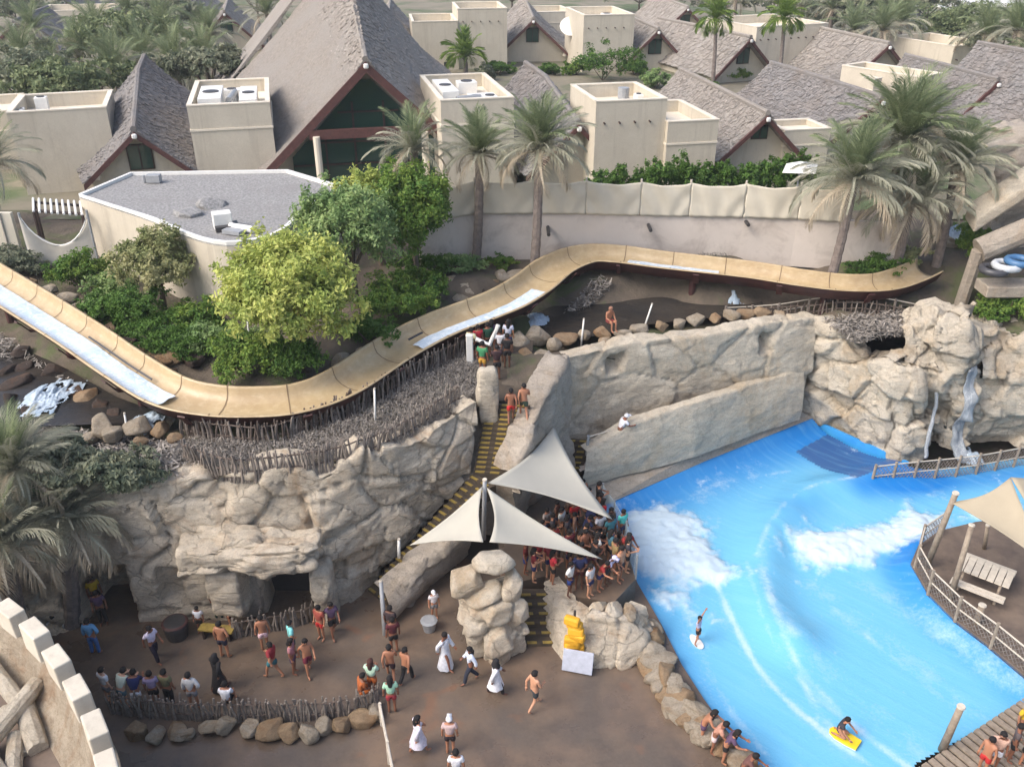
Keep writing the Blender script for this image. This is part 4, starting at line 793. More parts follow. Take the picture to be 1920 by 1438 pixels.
outer = [(1.13, .5), (1.06, .4), (.98, .2), (.7, -.25), (0, -.42), (-.7, -.25), (-1.0, .15), (-1.15, .3)]
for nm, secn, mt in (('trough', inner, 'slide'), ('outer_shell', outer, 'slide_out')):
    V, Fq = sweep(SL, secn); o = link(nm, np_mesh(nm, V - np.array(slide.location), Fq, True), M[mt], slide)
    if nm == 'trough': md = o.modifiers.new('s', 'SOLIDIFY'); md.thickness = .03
def nearest(px, py): 
    q = P(px, py, 6.5); return min(range(len(SL)), key=lambda k: (SL[k].xy - q.xy).length)
for (a, b_, w0, w1) in ((0, nearest(315, 745), -.86, .3), (nearest(770, 640), nearest(985, 545), -.86, .1), (nearest(1180, 490), nearest(1360, 512), -.8, .4)):
    secw = [(w0 + (w1 - w0) * k / 6, .06 + .02 * math.sin(k * 2) + (.1 if k == 0 else 0)) for k in range(7)]
    V, Fq = sweep(SL, secw, False, a, max(b_, a + 3)); V[:, 2] += .05 * fbm(V, 2.2, 3, 5); link('water_sheet', np_mesh('water_sheet', V - np.array(slide.location), Fq, True), M['slide_water'], slide)
for k in range(6, len(SL) - 4, 14):
    V, Fq = sweep(SL, [(a * 1.02, h_ + .015) for a, h_ in outer], False, k, k + 2); V2, F2 = sweep(SL, [(a * 1.1, h_ - .06) for a, h_ in outer], False, k, k + 2)
    o = link('flange', np_mesh('flange', np.vstack([V2]) - np.array(slide.location), F2, False), M['slide_out'], slide); md = o.modifiers.new('s', 'SOLIDIFY'); md.thickness = .05
for k in range(12, len(SL) - 4, 22):
    p = SL[k]; MB().tube([(p.x, p.y, TH(p.x, p.y) - .3), (p.x, p.y, p.z - .3)], .16, 8).build('support', M['slide_out'], slide)
M['seam'] = flat('dark_joint_sealant', C8(128, 108, 82), .8)
for k in range(4, len(SL) - 4, 9):                       # joints between the trough segments
    t_ = (SL[k + 1] - SL[k - 1]).normalized(); nr_ = Vector((-t_.y, t_.x, 0)).normalized(); V = []
    for s_ in (-.022, .022):
        for a, h_ in inner: V.append(tuple(SL[k] + t_ * s_ + nr_ * a * wid[k] * .995 + Vector((0, 0, h_ + .014))))
    m_ = len(inner); link('joint_seam', np_mesh('joint_seam', np.array(V) - np.array(slide.location), np.array([(j, j + 1, m_ + j + 1, m_ + j) for j in range(m_ - 1)])), M['seam'], slide)
# jet slots along the trough
for (px, py, qx, qy) in ((175, 640, 285, 712), (775, 640, 805, 628)):
    a, b_ = nearest(px, py), nearest(qx, qy); V, Fq = sweep(SL, [(.32, .12), (.4, .17)], False, a, b_ + 1); V[:, 2] += .03
    o = link('jet_slot', np_mesh('jet_slot', V - np.array(slide.location), Fq, False), M['dark_metal'], slide); md = o.modifiers.new('s', 'SOLIDIFY'); md.thickness = .03
def sheet(name, pts, z, mat):
    return struct(MB().add([(p.x, p.y, z) for p in pts], [tuple(range(len(pts)))]).build(name, M[mat]))
sheet('rapids_water', [P(-150, 640, 5.35), P(20, 640, 5.35), P(120, 690, 5.35), P(220, 745, 5.35), P(330, 785, 5.35), P(320, 800, 5.35), P(200, 795, 5.35), P(60, 800, 5.35), P(-150, 770, 5.35)], 5.36, 'river')
sheet('lazy_river_water', [P(960, 610, 5.3), P(985, 580, 5.3), P(1040, 545, 5.3), P(1150, 520, 5.3), P(1300, 530, 5.3), P(1420, 550, 5.3), P(1440, 590, 5.3), P(1300, 600, 5.3), P(1200, 612, 5.3), P(1080, 640, 5.3), P(1000, 640, 5.3)], 5.34, 'river')
rs = np.random.RandomState(4)
def splash(label, px, py, z, n, r, hgt, name='white_water'):
    c = P(px, py, z); ng = 70; g_ = np.linspace(-1, 1, ng); X_, Y_ = np.meshgrid(g_, g_); d_ = np.hypot(X_, Y_).ravel(); q = np.stack([X_.ravel() * r, Y_.ravel() * r * 1.5, 0 * d_], 1); sd_ = int(px) % 97
    n_a = fbm(q, 2.6, 5, sd_); n_b = fbm(q * np.array((1, .4, 1)), 7, 4, sd_ + 3)
    q[:, 2] = hgt * np.clip(1 - d_ ** 2, 0, 1) * (.55 + .7 * n_a) + .16 * n_b * np.clip(1.1 - d_, 0, 1) + .02; q[:, 0] += .05 * n_b; q[:, 1] += .06 * n_a
    ii = np.arange(ng * ng).reshape(ng, ng); Fq = np.stack([ii[:-1, :-1], ii[:-1, 1:], ii[1:, 1:], ii[1:, :-1]], -1).reshape(-1, 4); ok = (1 - d_ + .55 * n_a + .5 * n_b - .12)[Fq].mean(1) > 0
    me = np_mesh(name, q, Fq[ok], True)
    o = link(name, me, M['foamw'], None, c); tag(o, label, 'white water'); o['kind'] = 'stuff'; return o
splash('white rapids tumbling beside the left end of the slide', 95, 745, 5.4, 170, 1.0, .25)
splash('white spray below the slide curve at left', 270, 795, 5.4, 60, .6, .3)
splash('blue-white spray where the slide crosses the river', 1005, 603, 5.4, 60, .6, .3)
splash('small splash at the far bank of the lazy river', 1372, 560, 5.4, 50, .5, .6)
splash('foam at the foot of the rock tower waterfall', 1815, 858, 0, 60, .6, .5)
# waterfall sheets on the rock tower
from mathutils.bvhtree import BVHTree
def fall(label, top, bot, w, cling=None):
    top, bot = Vector(top), Vector(bot); V = []; nu, nv = 8, 26
    for j in range(nv + 1):
        for i_ in range(nu + 1):
            u, v = i_ / nu, j / nv; p = top.lerp(bot, v); V.append((p.x + (u - .5) * w * (1 + .15 * v), p.y - .35 * math.sqrt(v) + .05 * math.sin(7 * u + 3 * v), p.z + 0))
    i = np.arange((nu + 1) * (nv + 1)).reshape(nv + 1, nu + 1); Fq = np.stack([i[:-1, :-1], i[:-1, 1:], i[1:, 1:], i[1:, :-1]], -1).reshape(-1, 4)
    V = np.array(V); V[:, 0] += .1 * fbm(V * np.array((.2, .2, 1.5)), 1, 3, 8); V[:, 1] += .08 * fbm(V * np.array((4, 4, .8)), 1, 3, 3)
    if cling is not None:
        dg = bpy.context.evaluated_depsgraph_get(); bvh = BVHTree.FromObject(cling, dg)
        for k in range(len(V)):
            h_ = bvh.ray_cast(Vector((V[k, 0], V[k, 1] - 4, V[k, 2])), Vector((0, 1, 0)))
            if h_[0] is not None: V[k, 1] = h_[0].y - .07
        Vg = V.reshape(nv + 1, nu + 1, 3); Vg[1:-1, :, 1] = np.minimum(Vg[1:-1, :, 1], (Vg[:-2, :, 1] + Vg[2:, :, 1]) / 2); V = Vg.reshape(-1, 3)
    o = link('waterfall', np_mesh('waterfall', V - np.array(bot), Fq, True), M['fall'], None, bot); md = o.modifiers.new('s', 'SOLIDIFY'); md.thickness = .05
    tag(o, label, 'waterfall')
fall('pale waterfall sheet running down the rock tower', Q(1826, 690, 34.0), Q(1803, 858, 33.4), .5, bpy.data.objects['waterfall_rock_tower'])
fall('thin white water jet falling beside the corner buttress', Q(1755, 735, 34.0), Q(1728, 850, 33.0), .12)
# ------------------------------------------------------------------ boulders
def bset(root, lst, seed0, mats=('boulder', 'boulder', 'boulder_rust')):
    for k, (px, py, z, s, *r) in enumerate(lst):
        p = P(px, py, z); kind = ('round', 'slab', 'angular')[(k + seed0) % 3]
        boulder('boulder', (p.x, p.y, z), (s * rs.uniform(.75, 1.4), s * rs.uniform(.7, 1.05), s * rs.uniform(.55, .95)), kind, k + seed0, r[0] if r else mats[(k * 7 + seed0) % len(mats)], rs.uniform(0, 6), root)
def bgroup(label, lst, seed0, mats=('boulder', 'boulder', 'boulder_rust')):
    p = P(*lst[0][:3]); t = thing('boulder_edging', label, 'boulders', p); bset(t, lst, seed0, mats); return t
bgroup('row of rounded boulders along the lazy river bank above the tall rock wall', [(975, 640, 5.5, .55), (1005, 628, 5.5, .6, 'boulder'), (1040, 645, 5.5, .45), (1062, 635, 5.5, .5, 'boulder_rust'), (985, 665, 5.5, .5, 'boulder_rust'), (1015, 668, 5.5, .45), (1095, 628, 5.5, .42), (1130, 622, 5.6, .4), (1165, 626, 5.6, .45), (1200, 618, 5.6, .5), (1240, 612, 5.6, .42), (1275, 607, 5.6, .4), (1305, 600, 5.6, .45), (1340, 596, 5.6, .42, 'boulder_rust'), (1368, 590, 5.6, .4), (1400, 588, 5.6, .45, 'boulder_rust'), (1430, 586, 5.6, .42, 'boulder_rust'), (1460, 590, 5.5, .35), (1135, 640, 5.7, .35), (1180, 640, 5.7, .3), (1320, 560, 5.4, .6, 'boulder_rust'), (1300, 552, 5.4, .45, 'boulder_dark')], 1)
bgroup('grey boulders behind the slide at the foot of the two palms', [(850, 535, 6.4, .75, 'boulder'), (880, 545, 6.4, .7, 'boulder'), (915, 530, 6.4, .55, 'boulder_rust'), (940, 520, 6.5, .55, 'boulder'), (965, 515, 6.5, .5, 'boulder'), (860, 560, 6.3, .5), (905, 552, 6.3, .45, 'boulder_dark')], 2)
bgroup('rusty boulders on the bank behind the left slide', [(95, 545, 6.5, .5), (130, 560, 6.5, .6, 'boulder'), (155, 573, 6.5, .55, 'boulder'), (185, 592, 6.5, .45), (210, 620, 6.4, .5, 'boulder_rust'), (60, 530, 6.5, .4), (265, 665, 6.2, .6, 'boulder_rust'), (295, 675, 6.2, .6, 'boulder_rust'), (330, 670, 6.2, .6), (365, 672, 6.2, .5, 'boulder_dark'), (235, 645, 6.3, .5, 'boulder_dark'), (310, 700, 6.0, .5, 'boulder_dark'), (640, 680, 6.2, .45), (680, 660, 6.2, .4, 'boulder')], 3)
bgroup('wet dark boulders in the rapids under the left slide', [(30, 720, 5.3, .55, 'boulder_dark'), (55, 770, 5.3, .5, 'boulder_dark'), (140, 735, 5.3, .6, 'boulder_dark'), (165, 745, 5.3, .5, 'boulder_rust'), (185, 760, 5.3, .4, 'boulder_dark'), (10, 700, 5.3, .5, 'boulder_dark'), (45, 690, 5.3, .45, 'boulder_dark'), (20, 750, 5.3, .5, 'boulder_dark'), (215, 775, 5.3, .4, 'boulder_dark'), (40, 660, 5.5, .5, 'boulder_dark'), (100, 695, 5.4, .45, 'boulder_dark')], 4)
bgroup('pale boulders at the head of the terrace beside the stick fence', [(190, 803, 5.6, .62, 'boulder'), (210, 812, 5.6, .4, 'boulder'), (260, 800, 5.6, .5, 'boulder'), (300, 805, 5.6, .45), (330, 820, 5.6, .35, 'boulder_rust'), (170, 820, 5.5, .4, 'boulder'), (265, 828, 5.5, .3)], 5)
bgroup('tan boulders under the plaza stick fence', [(255, 1372, .2, .45, 'boulder_rust'), (290, 1378, .15, .35), (330, 1370, .2, .4, 'boulder'), (345, 1378, .15, .3, 'boulder'), (395, 1360, .2, .42), (425, 1358, .2, .4, 'boulder'), (470, 1365, .2, .4), (510, 1368, .2, .5, 'boulder_rust'), (545, 1370, .2, .4), (575, 1372, .2, .45, 'boulder'), (610, 1360, .2, .35), (640, 1358, .2, .45, 'boulder_rust'), (680, 1345, .2, .45, 'boulder_rust'), (700, 1335, .2, .4)], 6)
# low rock kerb between plaza and pool, built of boulders
kerb = [(1212, 1178), (1222, 1198), (1230, 1220), (1240, 1242), (1252, 1262), (1262, 1280), (1275, 1298), (1288, 1312), (1300, 1328), (1312, 1342), (1322, 1356), (1336, 1370), (1352, 1385), (1366, 1400), (1382, 1415), (1398, 1432), (1412, 1445), (1428, 1460)]
bgroup('kerb of rough tan boulders between the plaza and the wave pool', [(x - 4, y, .25, .62 - .012 * k) for k, (x, y) in enumerate(kerb)] + [(x - 22, y + 6, .15, .48) for k, (x, y) in enumerate(kerb[2:12])], 7)
rock_wall('deck_front_rock', 'grooved pale rock front of the spectator deck beside the white notice board',
          [P(1030, 1205, 0), P(1060, 1238, 0), P(1110, 1255, 0), P(1165, 1250, 0), P(1205, 1235, 0), P(1222, 1200, 0)], [P(1020, 1085, 1.2), P(1060, 1130, 1.3), P(1100, 1160, 1.3), P(1150, 1165, 1.3), P(1190, 1160, 1.2), P(1212, 1140, 1.0)], cap=.6, res=.07, mat='rock', seed=41, amp=.2, blk=.16, crackd=.1, rimz=.15, bulge=.2)
bgroup('white draped rocks on the deck corner above the grooved rock front', [(1120, 1138, 1.35, .4, 'rock_pale'), (1150, 1142, 1.3, .42, 'rock_pale'), (1178, 1150, 1.2, .35, 'boulder')], 8)
# rock pillar of stacked slabs
pp0 = P(915, 1235, 0); t = thing('rock_pillar', 'tall rock pillar stacked with big pale slabs at the plaza centre', 'rock pillar', pp0)
rock_box('pillar_body', Vector((pp0.x + .15, pp0.y + .9, .95)), (2.0, 1.7, 2.1), .2, 12, 'rock', t, .32, 22)
rock_box('pillar_foot', Vector((pp0.x + .55, pp0.y + .5, .45)), (1.5, 1.3, 1.3), .5, 15, 'rock', t, .28, 18)
for k, (px, py, Yf, sx, sy, sz, rz) in enumerate(((928, 1050, 22.6, .78, .75, .48, .3), (876, 1085, 22.4, .9, .75, .5, 1.0), (905, 1110, 22.2, .72, .75, .5, .4), (925, 1140, 21.8, .82, .8, .5, 1.2), (962, 1100, 22.3, .55, .7, .8, .2), (968, 1150, 21.9, .5, .55, .7, .9), (890, 1150, 22.3, .8, .7, .6, 2.2), (935, 1195, 21.6, .75, .7, .75, .6))):
    p = Q(px, py, Yf); boulder('slab', p, (sx, sy, sz), 'slab' if k < 4 else 'angular', k + 2, 'rock_pale' if k < 4 else 'rock', rz, t, (rs.uniform(-.15, .15), rs.uniform(-.15, .15)))
# ------------------------------------------------------------------ stick fences
stick_me = [MB().tube([(0, 0, -.1), (rs.uniform(-.04, .04), rs.uniform(-.04, .04), .5), (rs.uniform(-.08, .08), rs.uniform(-.06, .06), 1)], [.045, .04, .03], 5).mesh('stick') for _ in range(6)]
for k, me in enumerate(stick_me): me.materials.append(M['stick' if k % 2 else 'stick_dark'])
light_me = [me.copy() for me in stick_me]
for me in light_me: me.materials[0] = M['stick']
def stick_fence(label, pts, hgt, step, net=False, rail=True, lean=.12, light=False, group='stick fences'):
    path = spline(pts, step); path = [Vector(v) for v in resample(path, max(3, int(sum((a - b_).length for a, b_ in zip(path[:-1], path[1:])) / step)))]
    t = thing('stick_fence', label, 'fence', path[0], 0, group)
    for p in path:
        s = hgt * random.uniform(.82, 1.1)
        link('stick', random.choice(light_me if light else stick_me), None, t, p - t.location + Vector((random.uniform(-.04, .04), random.uniform(-.05, .05), -.05)), (random.gauss(0, lean), random.gauss(0, lean), random.uniform(0, 6)), (1.0, 1.0, s))
    if rail:
        for f in (.3, .75): MB().tube([p + Vector((0, 0, hgt * f + random.uniform(-.03, .03))) for p in path[::2] + [path[-1]]], .03, 5).build('rail', M['stick_dark'], t)
    return t
def on_t(pts): return [Vector((q.x, q.y, TH(q.x, q.y))) for q in pts]
stick_fence('dark stick fence along the near side of the slide curve', on_t([P(340, 805, 5.4), P(420, 825, 5.4), P(500, 830, 5.4), P(600, 805, 5.4), P(700, 765, 5.4), P(780, 722, 5.4), P(850, 685, 5.4), P(900, 655, 5.5)]), 1.0, .075, lean=.06)
stick_fence('pale twig fence on the rim of the terrace rock wall', on_t([P(345, 862, 5.4), P(430, 892, 5.4), P(520, 888, 5.4), P(620, 872, 5.4), P(700, 850, 5.4), P(770, 815, 5.4), P(860, 765, 5.4)]), 1.0, .085, light=True, lean=.08)
stick_fence('long stick fence on the plaza above the tan boulders', [P(212, 1335, 0), P(300, 1347, 0), P(400, 1352, 0), P(500, 1352, 0), P(600, 1350, 0), P(680, 1338, 0), P(712, 1322, 0)], .95, .07, light=True, lean=.07)
stick_fence('short stick fence in front of the cave door', [P(440, 1195, 0), P(500, 1185, 0), P(560, 1172, 0), P(595, 1160, 0)], .85, .075, light=True, lean=.09)
stick_fence('slatted stick fence behind the right buttress, below the slide end', on_t([P(1400, 588, 5.3), P(1500, 588, 5.3), P(1600, 598, 5.3), P(1700, 603, 5.3), P(1800, 606, 5.3)]), .7, .2, lean=.05)
# brushwood and netting on the terrace: grey twigs nobody could count
def brush(label, poly, n, seed, zoff=.0, size=.3, mat='brush', name='brushwood', up=.35):
    r = np.random.RandomState(seed); xs_ = np.array([p.x for p in poly]); ys_ = np.array([p.y for p in poly]); pl = [(p.x, p.y) for p in poly]
    x = r.uniform(xs_.min(), xs_.max(), n * 4); y = r.uniform(ys_.min(), ys_.max(), n * 4); k = inpoly(x, y, pl); x, y = x[k], y[k]; k = pldist(x, y, [(p.x, p.y) for p in SL[::3]]) > 1.0; x, y = x[k][:n], y[k][:n]; m_ = len(x)
    z = terrain_h(x, y) + r.uniform(0, .3, m_) * 1.0 + zoff
    a = r.uniform(0, 6.28, m_); e = r.normal(0, up, m_); L = size * r.uniform(.4, 1.3, m_); w = size * .09 * r.uniform(.6, 1.6, m_)
    d = np.stack([np.cos(a) * np.cos(e), np.sin(a) * np.cos(e), np.sin(e)], 1) * L[:, None] / 2; s = np.stack([-np.sin(a), np.cos(a), r.normal(0, .5, m_)], 1) * w[:, None] / 2
    c_ = np.stack([x, y, z], 1); V = np.stack([c_ - d - s, c_ + d - s, c_ + d + s, c_ - d + s], 1).reshape(-1, 3); Fq = np.arange(m_ * 4).reshape(-1, 4)
    o = link(name, np_mesh(name, V, Fq), M[mat]); o['kind'] = 'stuff'; return tag(o, label, name.replace('_', ' '), None, 'stuff')
brush('grey twigs and netting covering the terrace between the two stick fences', [P(330, 800, 5.4), P(430, 828, 5.4), P(520, 828, 5.4), P(700, 762, 5.4), P(905, 650, 5.4), P(905, 745, 5.4), P(830, 790, 5.4), P(740, 838, 5.4), P(560, 870, 5.4), P(330, 880, 5.4)], 26000, 5, .0, .15, up=.9)
brush('dark wet pebbles facing the river bank under the slide bend', [P(1030, 575, 5.3), P(1060, 535, 5.3), P(1110, 512, 5.6), P(1200, 512, 5.6), P(1330, 528, 5.5), P(1420, 545, 5.4), P(1400, 560, 5.3), P(1250, 552, 5.2), P(1120, 560, 5.2), P(1050, 600, 5.2)], 9000, 16, -.08, .16, 'pebble', 'pebbles', .9)
brush('dark pebbles on the bank below the left slide', [P(-60, 575, 5.4), P(60, 630, 5.4), P(170, 705, 5.4), P(300, 775, 5.4), P(230, 790, 5.4), P(60, 690, 5.4), P(-60, 650, 5.4)], 6000, 17, -.08, .16, 'pebble', 'pebbles', .9)
brush('grey twigs on the river bank under the slide bend', [P(1035, 560, 5.4), P(1070, 525, 5.4), P(1150, 515, 5.4), P(1230, 525, 5.4), P(1180, 545, 5.4), P(1100, 575, 5.4), P(1040, 590, 5.4)], 2500, 6, .05, .35)
brush('grey netting twigs on the bank behind the corner buttress', [P(1440, 580, 5.3), P(1540, 572, 5.3), P(1680, 580, 5.3), P(1820, 590, 5.3), P(1820, 640, 5.2), P(1680, 640, 5.2), P(1600, 650, 5.2), P(1530, 600, 5.3)], 4500, 7, .05, .35)
brush('dead twigs around the rapids at the left edge', [P(-60, 780, 5.4), P(60, 790, 5.4), P(200, 800, 5.4), P(340, 820, 5.4), P(330, 890, 5.4), P(100, 895, 5.4), P(-60, 910, 5.4)], 5000, 8, .05, .4)
brush('dark twigs on the bank between the left slide and the rapids', [P(-60, 590, 5.4), P(40, 630, 5.4), P(150, 705, 5.4), P(250, 765, 5.4), P(220, 775, 5.4), P(100, 700, 5.4), P(-60, 660, 5.4)], 2500, 9, .05, .35)
# ------------------------------------------------------------------ shade sails, masts
def sail(label, A, B, C_, mat='sail', inset=.13, sag=.12, group='shade sails', name='shade_sail'):
    A, B, C_ = Vector(A), Vector(B), Vector(C_); n_ = 22; V = []; idx = {}; G = (A + B + C_) / 3
    nrm = (B - A).cross(C_ - A).normalized(); nrm = nrm if nrm.z > 0 else -nrm
    for i_ in range(n_ + 1):
        for j in range(n_ + 1 - i_):
            a, b_ = i_ / n_, j / n_; c_ = 1 - a - b_; p = A * a + B * b_ + C_ * c_
            pull = 0
            e = 4 * (a * b_ + b_ * c_ + a * c_)      # 0 at the corners
            edge = 1 - 27 * a * b_ * c_
            p = p.lerp(G, inset * e * max(edge, 0) * 1.3) - nrm * sag * 27 * a * b_ * c_
            idx[(i_, j)] = len(V); V.append(p - A)
    Fs = []
    for i_ in range(n_):
        for j in range(n_ - i_):
            Fs.append((idx[(i_, j)], idx[(i_ + 1, j)], idx[(i_, j + 1)]))
            if j < n_ - i_ - 1: Fs.append((idx[(i_ + 1, j)], idx[(i_ + 1, j + 1)], idx[(i_, j + 1)]))
    o = link(name, np_mesh(name, np.array([tuple(v) for v in V]), np.array(Fs), True), M[mat], None, A); md = o.modifiers.new('s', 'SOLIDIFY'); md.thickness = .02
    return tag(o, label, 'shade sail', group)
s1 = (P(914, 906, 4.6), P(1038, 800, 4.4), P(1148, 974, 3.2)); sail('largest cream triangular sail stretched toward the wave pool', *s1)
s2 = (P(904, 912, 4.5), P(768, 1022, 3.0), P(906, 1016, 3.7)); sail('small cream triangular sail over the lower stairs', *s2)
s3 = (P(913, 914, 4.5), P(918, 1016, 3.7), P(1130, 1048, 2.7)); sail('middle cream triangular sail over the crowded deck steps', *s3)
s4 = (P(1782, 942, 3.6), P(1895, 895, 4.6), P(1990, 1080, 3.2)); sail('sand coloured sail over the island at the right edge', *s4, mat='sail2'); 
s5 = (P(1895, 895, 4.6), P(2120, 900, 4.2), P(1990, 1080, 3.2)); sail('second sand sail mostly beyond the right edge', *s5, mat='sail2', inset=.05)
def pole(name, label, a, b_, r0=.09, r1=.07, mat='wood', cat='pole', group=None):
    a, b_ = Vector(a), Vector(b_); t = thing(name, label, cat, a, 0, group)
    MB().tube([a, a.lerp(b_, .5), b_], [r0, (r0 + r1) / 2, r1], 9).build('shaft', M[mat], t, smooth=True)
    MB().tube([b_, b_ + (b_ - a).normalized() * .05], [r1 * 1.25, r1 * 1.1], 9).build('cap', M['rope'], t); return t
pole('sail_mast', 'dark mast holding the three sails above the stairs', P(907, 1010, 2.0), P(909, 900, 4.75), .09, .07, 'grey_metal', 'mast')
pole('sail_post', 'pale post at the far tip of the largest sail near the stairs', P(968, 930, 1.0), P(962, 935, 1.4), .05, .05)
pole('timber_pole', 'tall leaning timber pole at the island tip holding the net', P(1735, 1068, .3), P(1792, 925, 4.0), .12, .1, group='island poles')
pole('timber_pole', 'leaning grey pole on the island beside the picnic table', P(1780, 1128, .3), P(1822, 985, 3.4), .11, .09, group='island poles')
pole('timber_pole', 'short pale post at the island pool edge', P(1828, 1175, .3), P(1842, 1135, 1.2), .12, .11, group='island poles')
pole('timber_pole', 'dark post behind the picnic table', P(1845, 1030, .4), P(1852, 985, 1.7), .08, .07, group='island poles')
pole('timber_pole', 'thick leaning timber at the slatted deck corner', P(1765, 1408, -.2), P(1802, 1325, 1.9), .12, .1, group='island poles')
pole('rail_post', 'grey newel post at the foot of the lower stairs', P(722, 1190, 0), P(714, 1090, 1.7), .09, .07, 'grey_metal')
pole('rail_post', 'white post where the lower stairs turn', P(748, 1045, 1.6), P(748, 1012, 2.4), .06, .05, 'white')
# ------------------------------------------------------------------ island furniture, nets, slatted deck
p = P(1838, 1100, .45); t = thing('picnic_table', 'grey slatted picnic table with benches on the island deck', 'picnic table', p); t.rotation_euler.z = R(-38)
for k in range(7): MB().box((-.75 + k * .25, 0, .74), (.22, 1.0, .05)).build('tabletop_board', M['rope'], t, world=False)
for s in (-1, 1):
    for k in range(2): MB().box((0, s * (.78 + k * .2), .45), (1.75, .17, .05)).build('bench_board', M['rope'], t, world=False)
    for x in (-.6, .6): MB().tube([(x, s * .7, 0), (x, s * .25, .7)], .05, 6).build('leg', M['wood'], t, world=False)
for x in (-.6, .6): MB().box((x, 0, .41), (.07, 1.9, .08)).build('cross_beam', M['wood'], t, world=False)
def railing(name, label, pts, h_, group=None, net=True, step=1.2, mat='wood'):
    pts = [Vector(v) for v in resample(spline(pts, .3), max(2, int(sum((Vector(a) - Vector(b_)).length for a, b_ in zip(pts[:-1], pts[1:])) / step) + 1))]
    t = thing(name, label, 'railing', pts[0], 0, group)
    for q in pts: MB().tube([q - Vector((0, 0, .1)), q + Vector((random.uniform(-.04, .04), 0, h_ * 1.08))], .06, 7).build('post', M[mat], t)
    for f in (.98, .5): MB().tube([q + Vector((0, 0, h_ * f)) for q in pts], .028, 5).build('rail', M['rope'], t)
    if net:
        for a, b_ in zip(pts[:-1], pts[1:]):
            mb = MB(); nn = max(3, int((b_ - a).length / .16))
            for k in range(-4, nn):
                f0, f1 = k / nn, (k + 4) / nn
                for (g0, g1) in ((f0, f1), (f1, f0)):
                    z0, z1 = .08, h_ * .95; u0, u1 = g0, g1
                    cl = lambda u, z: (a.lerp(b_, min(max(u, 0), 1)) + Vector((0, 0, z)))
                    def cut(u0, z0, u1, z1):
                        for lo in (0, 1):
                            if (u0 - lo) * (u1 - lo) < 0:
                                s = (lo - u0) / (u1 - u0); zc = z0 + s * (z1 - z0)
                                if (u0 < 0) if lo == 0 else (u0 > 1): u0, z0 = lo, zc
                                else: u1, z1 = lo, zc
                        return u0, z0, u1, z1
                    u0, z0, u1, z1 = cut(u0, z0, u1, z1)
                    if -.001 <= u0 <= 1.001 and -.001 <= u1 <= 1.001: mb.tube([cl(u0, z0), cl(u1, z1)], .012, 3, False)
            mb.build('rope_net', M['stick'], t)
    return t
railing('rope_railing', 'rope net railing round the island beside the blue water', [Vector((q.x, q.y, .45)) for q in isle[8:]] + [Vector((isle[0].x + .1, isle[0].y, .45)), Vector((isle[1].x + .1, isle[1].y, .45)), Vector((isle[2].x, isle[2].y - .1, .45))], .95)
railing('rope_railing', 'rope fence standing in the water between pool corner and channel', [P(1632, 912, -.2), P(1690, 905, -.2), P(1760, 898, -.2), P(1830, 890, -.2), P(1930, 872, -.2), P(2050, 862, -.2)], 1.05, step=1.0)
railing('rope_railing', 'low rope rail along the lazy river behind the buttress', on_t([P(1360, 585, 5.4), P(1450, 580, 5.4), P(1600, 588, 5.4), P(1780, 592, 5.4)]), .7, net=False, mat='stick')
railing('rope_railing', 'small railing at the head of the ramp steps', [P(1100, 850, 2.2), P(1130, 842, 2.2), P(1160, 832, 2.2)], .8, net=False, mat='grey_metal')
t = thing('slatted_deck', 'slatted wooden deck at the lower right corner of the pool', 'deck', P(1800, 1400, 0))
dA, dB = P(1700, 1452, 0), P(1990, 1262, 0); dv = (dB - dA); L = dv.length; dv.normalize(); nv_ = Vector((dv.y, -dv.x, 0))
ns = int(L / .3); slat = MB().box((0, 1.6, 0), (.2, 3.2, .07)).mesh('slat'); slat.materials.append(M['wood'])
for k in range(ns):
    q = dA + dv * (k + .5) * .3 - t.location; link('slat', slat, None, t, (q.x, q.y, -.02), (0, 0, math.atan2(dv.y, dv.x) + math.pi + R(random.uniform(-.6, .6))))
MB().hull8([dA + Vector((0, 0, -.25)), dB + Vector((0, 0, -.25)), dB + nv_ * .18 + Vector((0, 0, -.25)), dA + nv_ * .18 + Vector((0, 0, -.25))], [dA + Vector((0, 0, -.062)), dB + Vector((0, 0, -.062)), dB + nv_ * .18 + Vector((0, 0, -.062)), dA + nv_ * .18 + Vector((0, 0, -.062))]).build('edge_beam', M['dark_metal'], t)
struct(MB().add([dA + nv_ * .3 + Vector((0, 0, -.14)), dB + nv_ * .3 + Vector((0, 0, -.14)), dB + nv_ * 12 + Vector((0, 0, -.14)), dA + nv_ * 12 + Vector((0, 0, -.14))], [(0, 1, 2, 3)]).build('deck_underside_floor', M['deckwood']))
struct(MB().add([dA + nv_ * 3.3 + Vector((0, 0, .0)), dB + nv_ * 3.3 + Vector((0, 0, .0)), dB + nv_ * 12 + Vector((0, 0, .0)), dA + nv_ * 12 + Vector((0, 0, .0))], [(0, 1, 2, 3)]).build('deck_plaza', M['plaza']))
# glass rail at the deck edge
t = thing('glass_rail', 'clear glass panels guarding the spectator deck beside the foam', 'railing', P(1165, 1000, 1))
gl_ = [P(1128, 948, 1), P(1150, 980, 1), P(1172, 1020, 1), P(1192, 1085, 1)]
for a, b_ in zip(gl_[:-1], gl_[1:]):
    d = (b_ - a).normalized() * .05; nn = Vector((d.y, -d.x, 0)) * .3
    MB().hull8([a + d, b_ - d, b_ - d + nn, a + d + nn], [v + Vector((0, 0, 1.0)) for v in (a + d, b_ - d, b_ - d + nn, a + d + nn)]).build('pane', M['clear'], t)
for q in gl_: MB().tube([q, q + Vector((0, 0, 1.08))], .035, 7).build('post', M['grey_metal'], t)
